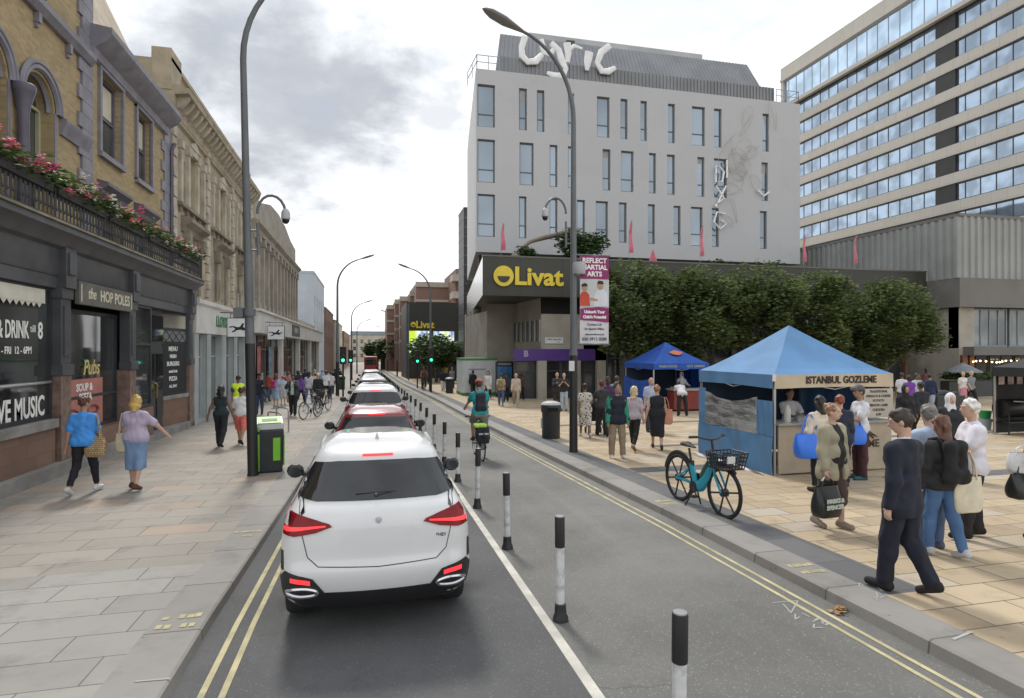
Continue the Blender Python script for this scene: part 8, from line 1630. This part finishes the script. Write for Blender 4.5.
# ================================================================ trees
def tree(pos, hgt, rad, nl, label, trunk_h=1.9, name='square_tree', lf=(.10, .2), mleaf=None, seed=0, group='clipped trees in front of the mall'):
    rg = random.Random(seed); t = thing(name, label, 'tree', pos, 0, group); mb = MB(); crown_c = Vector((0, 0, (hgt+trunk_h)/2)); rz_ = (hgt-trunk_h)/2
    lob = []
    for i in range(34):
        d = Vector((rg.gauss(0, 1), rg.gauss(0, 1), rg.gauss(0, 1))).normalized(); q = .55+.38*rg.random(); lob.append((crown_c+Vector((d.x*rad*q, d.y*rad*q, d.z*rz_*q)), rg.uniform(.22, .40)*rad))
    lob.append((crown_c, rad*.72)); lob.append((crown_c+Vector((0, 0, -rz_*.3)), rad*.7))
    mb.tube([(0, 0, -.1), (.03, .02, trunk_h*.6), (0, .04, trunk_h), (.06, 0, trunk_h+rz_*.7), (0, 0, trunk_h+rz_*1.4)], [.16, .13, .12, .09, .03], 9); mb.build('trunk', M_bark, t)
    for k in range(7):
        c, r = lob[k]; mb = MB(); mb.tube([(0, 0, trunk_h*.8+.15*k), Vector((0, 0, trunk_h*.8+.2*k)).lerp(c, .5)+Vector((0, 0, .15)), c], [.06, .04, .012], 6); mb.build('limb', M_bark, t)
    pts = []
    while len(pts) < nl:
        c, r = rg.choice(lob); d = Vector((rg.gauss(0, 1), rg.gauss(0, 1), rg.gauss(0, 1))).normalized(); p_ = c+d*r*(rg.random()**.33)*(1+.12*rg.gauss(0, 1)); 
        if p_.z > trunk_h-.35: pts.append(p_)
    for _ in range(nl//45):                        # shoots that break the outline
        d = Vector((rg.gauss(0, 1), rg.gauss(0, 1), abs(rg.gauss(0, 1)))).normalized(); b0_ = crown_c+Vector((d.x*rad*.92, d.y*rad*.92, d.z*rz_*.95)); L_ = rg.uniform(.25, .65)
        pts += [b0_+(d+Vector((0, 0, .8))).normalized()*L_*q+Vector((rg.gauss(0, .05),)*3) for q in (.2, .4, .6, .8, 1.)]
    random.seed(seed+99); mb = MB(); leafcloud(mb, pts, *lf); mb.build('crown', mleaf or M_leafd, t); return t
tl_ = ['first tree from the left in the row, behind the banner lamp post', 'second tree from the left, rising behind the royal blue stall', 'middle tree of the row, directly behind the blue food stall peak', 'fourth tree from the left in the row before the dark mall front', 'rightmost tree of the row beside the ribbed hall']
for i, (u, vt, rx_) in enumerate(((630, 268, 2.35), (695, 274, 2.35), (756, 270, 2.4), (818, 279, 2.4), (886, 287, 2.6))):
    p = onY(u, 349, 29.0); p.z = zg(29)+.1; top_ = onY(u, vt, 29.).z-p.z; tree(p, top_+.1, rx_, 18000, tl_[i], 1.95, seed=11+i, lf=(.075, .15))
for i, (u, y, hh, rr, lb, tn) in enumerate(((436, 62, 4.6, 2.5, 'bushy green street tree in front of the video screen', 1.7), (428, 68, 4.9, 2.2, 'second street tree behind and left of the one at the screen', 1.8), (447, 70, 4.2, 2.0, 'reddish street tree at the right edge of the video screen', 1.8), (378, 150, 6.6, 3.6, 'left one of the round street trees at the far end', 2.4), (390, 140, 6.8, 3.6, 'middle one of the round street trees at the far end', 2.4), (401, 132, 6.6, 3.4, 'right one of the round street trees at the far end', 2.4))):
    p = onY(u, 349, y); tree((p.x, y, zg(y)+.1), hh, rr, 2600, lb, tn, 'street_tree', (.14, .3) if y < 100 else (.25, .5), M_leafm if i != 2 else leafmat('bronze_leaf', (.09, .075, .025), .4), 40+i, 'street trees down the road')
# ================================================================ hoarding, advert panel, buggy, small items
Y_ = 38.6; a, b_ = onY(462.5, 358, Y_), onY(497, 392, Y_); zb_ = zg(Y_)+.1; zt_ = onY(480, 358.5, Y_).z
t = thing('site_hoarding', 'pale site hoarding with green trim left of the blue advert panel', 'hoarding', ((a.x+b_.x)/2, Y_, zb_)); mb = MB(); mb.bb((a.x, Y_, zb_+.2), (b_.x, Y_+2.6, zt_-.12)); mb.build('hoarding_panel', plain('pale_hoarding', (.52, .56, .56), .6), t, world=True)
mb = MB(); mb.bb((a.x-.02, Y_-.02, zt_-.118), (b_.x+.02, Y_+2.62, zt_+.02)); mb.build('top_trim', plain('hoarding_green', (.06, .20, .07), .6), t, world=True); mb = MB(); mb.bb((a.x-.02, Y_-.02, zb_), (b_.x+.02, Y_+2.62, zb_+.198)); mb.build('bottom_trim', plain('hoarding_green', (.06, .20, .07), .6), t, world=True)
mb = MB(); mb.text('hello neighbour', .24, faceY(((a.x+b_.x)/2-.1, Y_-.004, zt_-.6)), 0, .003, 'CENTER', .004) if False else mb.bb((a.x+.4, Y_-.01, zt_-.75), (a.x+1.5, Y_-.002, zt_-.66)); mb.bb((a.x+.4, Y_-.01, zt_-1.1), (a.x+.8, Y_-.002, zt_-.98)); mb.build('printed_band', plain('mauve_print', (.30, .22, .36), .7), t, world=True)
Y_ = 36.4; a, b_ = onY(496.5, 362, Y_), onY(512.5, 392, Y_); zb_ = zg(Y_)+.1; t = thing('advert_panel', 'freestanding black advert panel with a blue poster beside the hoarding', 'advert panel', ((a.x+b_.x)/2, Y_, zb_)); zt_ = onY(500, 361.5, Y_).z; mb = MB(); mb.bb((a.x, Y_, zb_), (b_.x, Y_+.35, zt_)); mb.build('case', M_blkp, t, world=True, bev=.02)
mb = MB(); mb.bb((a.x+.06, Y_-.012, zb_+.25), (b_.x-.06, Y_-.001, zt_-.32)); mb.build('poster', mat('blue_poster', (.03, .13, .30), .4, .5, 1.2, dirt=(.1, .22, .35)), t, world=True); mb = MB(); mb.bb((a.x+.1, Y_-.012, zt_-.22), (b_.x-.1, Y_-.001, zt_-.1)); mb.build('header', plain('grey_header', (.2, .22, .23), .5), t, world=True)
p = G(595, 434, .11); t = thing('pushchair', 'black pushchair between the leopard print dress and the person in grey', 'pushchair', p, R(-10))
mb = MB()
for x in (-.22, .22):
    cyl(mb, (x, -.3, .12), (x*.9, .28, .52), .014); cyl(mb, (x, .32, .1), (x*.95, -.38, 1.0), .014)
cyl(mb, (-.21, -.38, 1.0), (.21, -.38, 1.0), .018); mb.build('frame', M_blkp, t)
mb = MB(); mb.box((0, .05, .48), (.4, .5, .12)); mb.box((0, -.18, .72), (.4, .1, .5)); mb.build('seat', cloth((.02, .02, .022)), t, bev=.03); mb = MB(); mb.ball((0, -.06, .92), (.22, .28, .18), 14); mb.build('hood', cloth((.025, .025, .028)), t)
for x in (-.24, .24):
    for y, r_ in ((-.3, .13), (.32, .10)):
        mb = MB(); mb.tube([(x-.02, y, r_), (x+.02, y, r_)], r_, 16); mb.build('wheel', M_tyre, t)
p = G(945, 412, .11); t = thing('market_trolley', 'dark market trolley heaped with goods in the middle of the square', 'trolley', p); mb = MB(); mb.bb((-.75, -.3, .12), (.75, .4, .72)); mb.build('trolley_box', plain('dark_crate', (.03, .034, .033), .6), t, bev=.02)
sdf_obj('heaped_goods', [('c', (-.5, 0, .78), (-.2, .05, .82), .12, .14), ('c', (-.05, 0, .8), (.3, .05, .78), .15, .1), ('c', (.3, .1, .76), (.6, 0, .76), .1, .12)], cloth((.05, .055, .06)), t, None, .03, amp=.01)
for x in (-.6, .6):
    mb = MB(); mb.tube([(x, -.2, .1), (x, .3, .1)], .1, 12); mb.build('wheel', M_tyre, t)
p = onY(963, 386, HY-3.2); p.z = zg(HY)+.1; t = thing('grey_parasol', 'closed grey parasol at the restaurant front', 'parasol', p); mb = MB(); cyl(mb, (0, 0, 0), (0, 0, 2.1), .03); mb.build('pole', M_leg, t); mb = MB(); mb.lathe([(.95, 1.55), (.93, 1.6), (.5, 1.85), (.06, 2.1)], 8); mb.build('canopy', cloth((.2, .21, .22)), t)
for i, (u, w_) in enumerate(((958, 2.0), (1000, 5.5))):
    p = onY(u, 390, HY-2.4); p.z = zg(HY)+.1; t = thing('planter_box', ('short dark planter box left of the pink skirt by the restaurant', 'long dark planter box with shrubs along the restaurant front')[i], 'planter', p); mb = MB(); mb.bb((-w_/2, -.3, 0), (w_/2, .3, 1.0)); mb.build('box', plain('dark_planter', (.045, .05, .05), .6), t, bev=.02)
    mb = MB(); leafcloud(mb, [Vector((random.uniform(-w_/2, w_/2), random.gauss(0, .18), 1.1+abs(random.gauss(0, .2)))) for _ in range(900)], .06, .13); mb.build('shrubs', M_leafm, t)
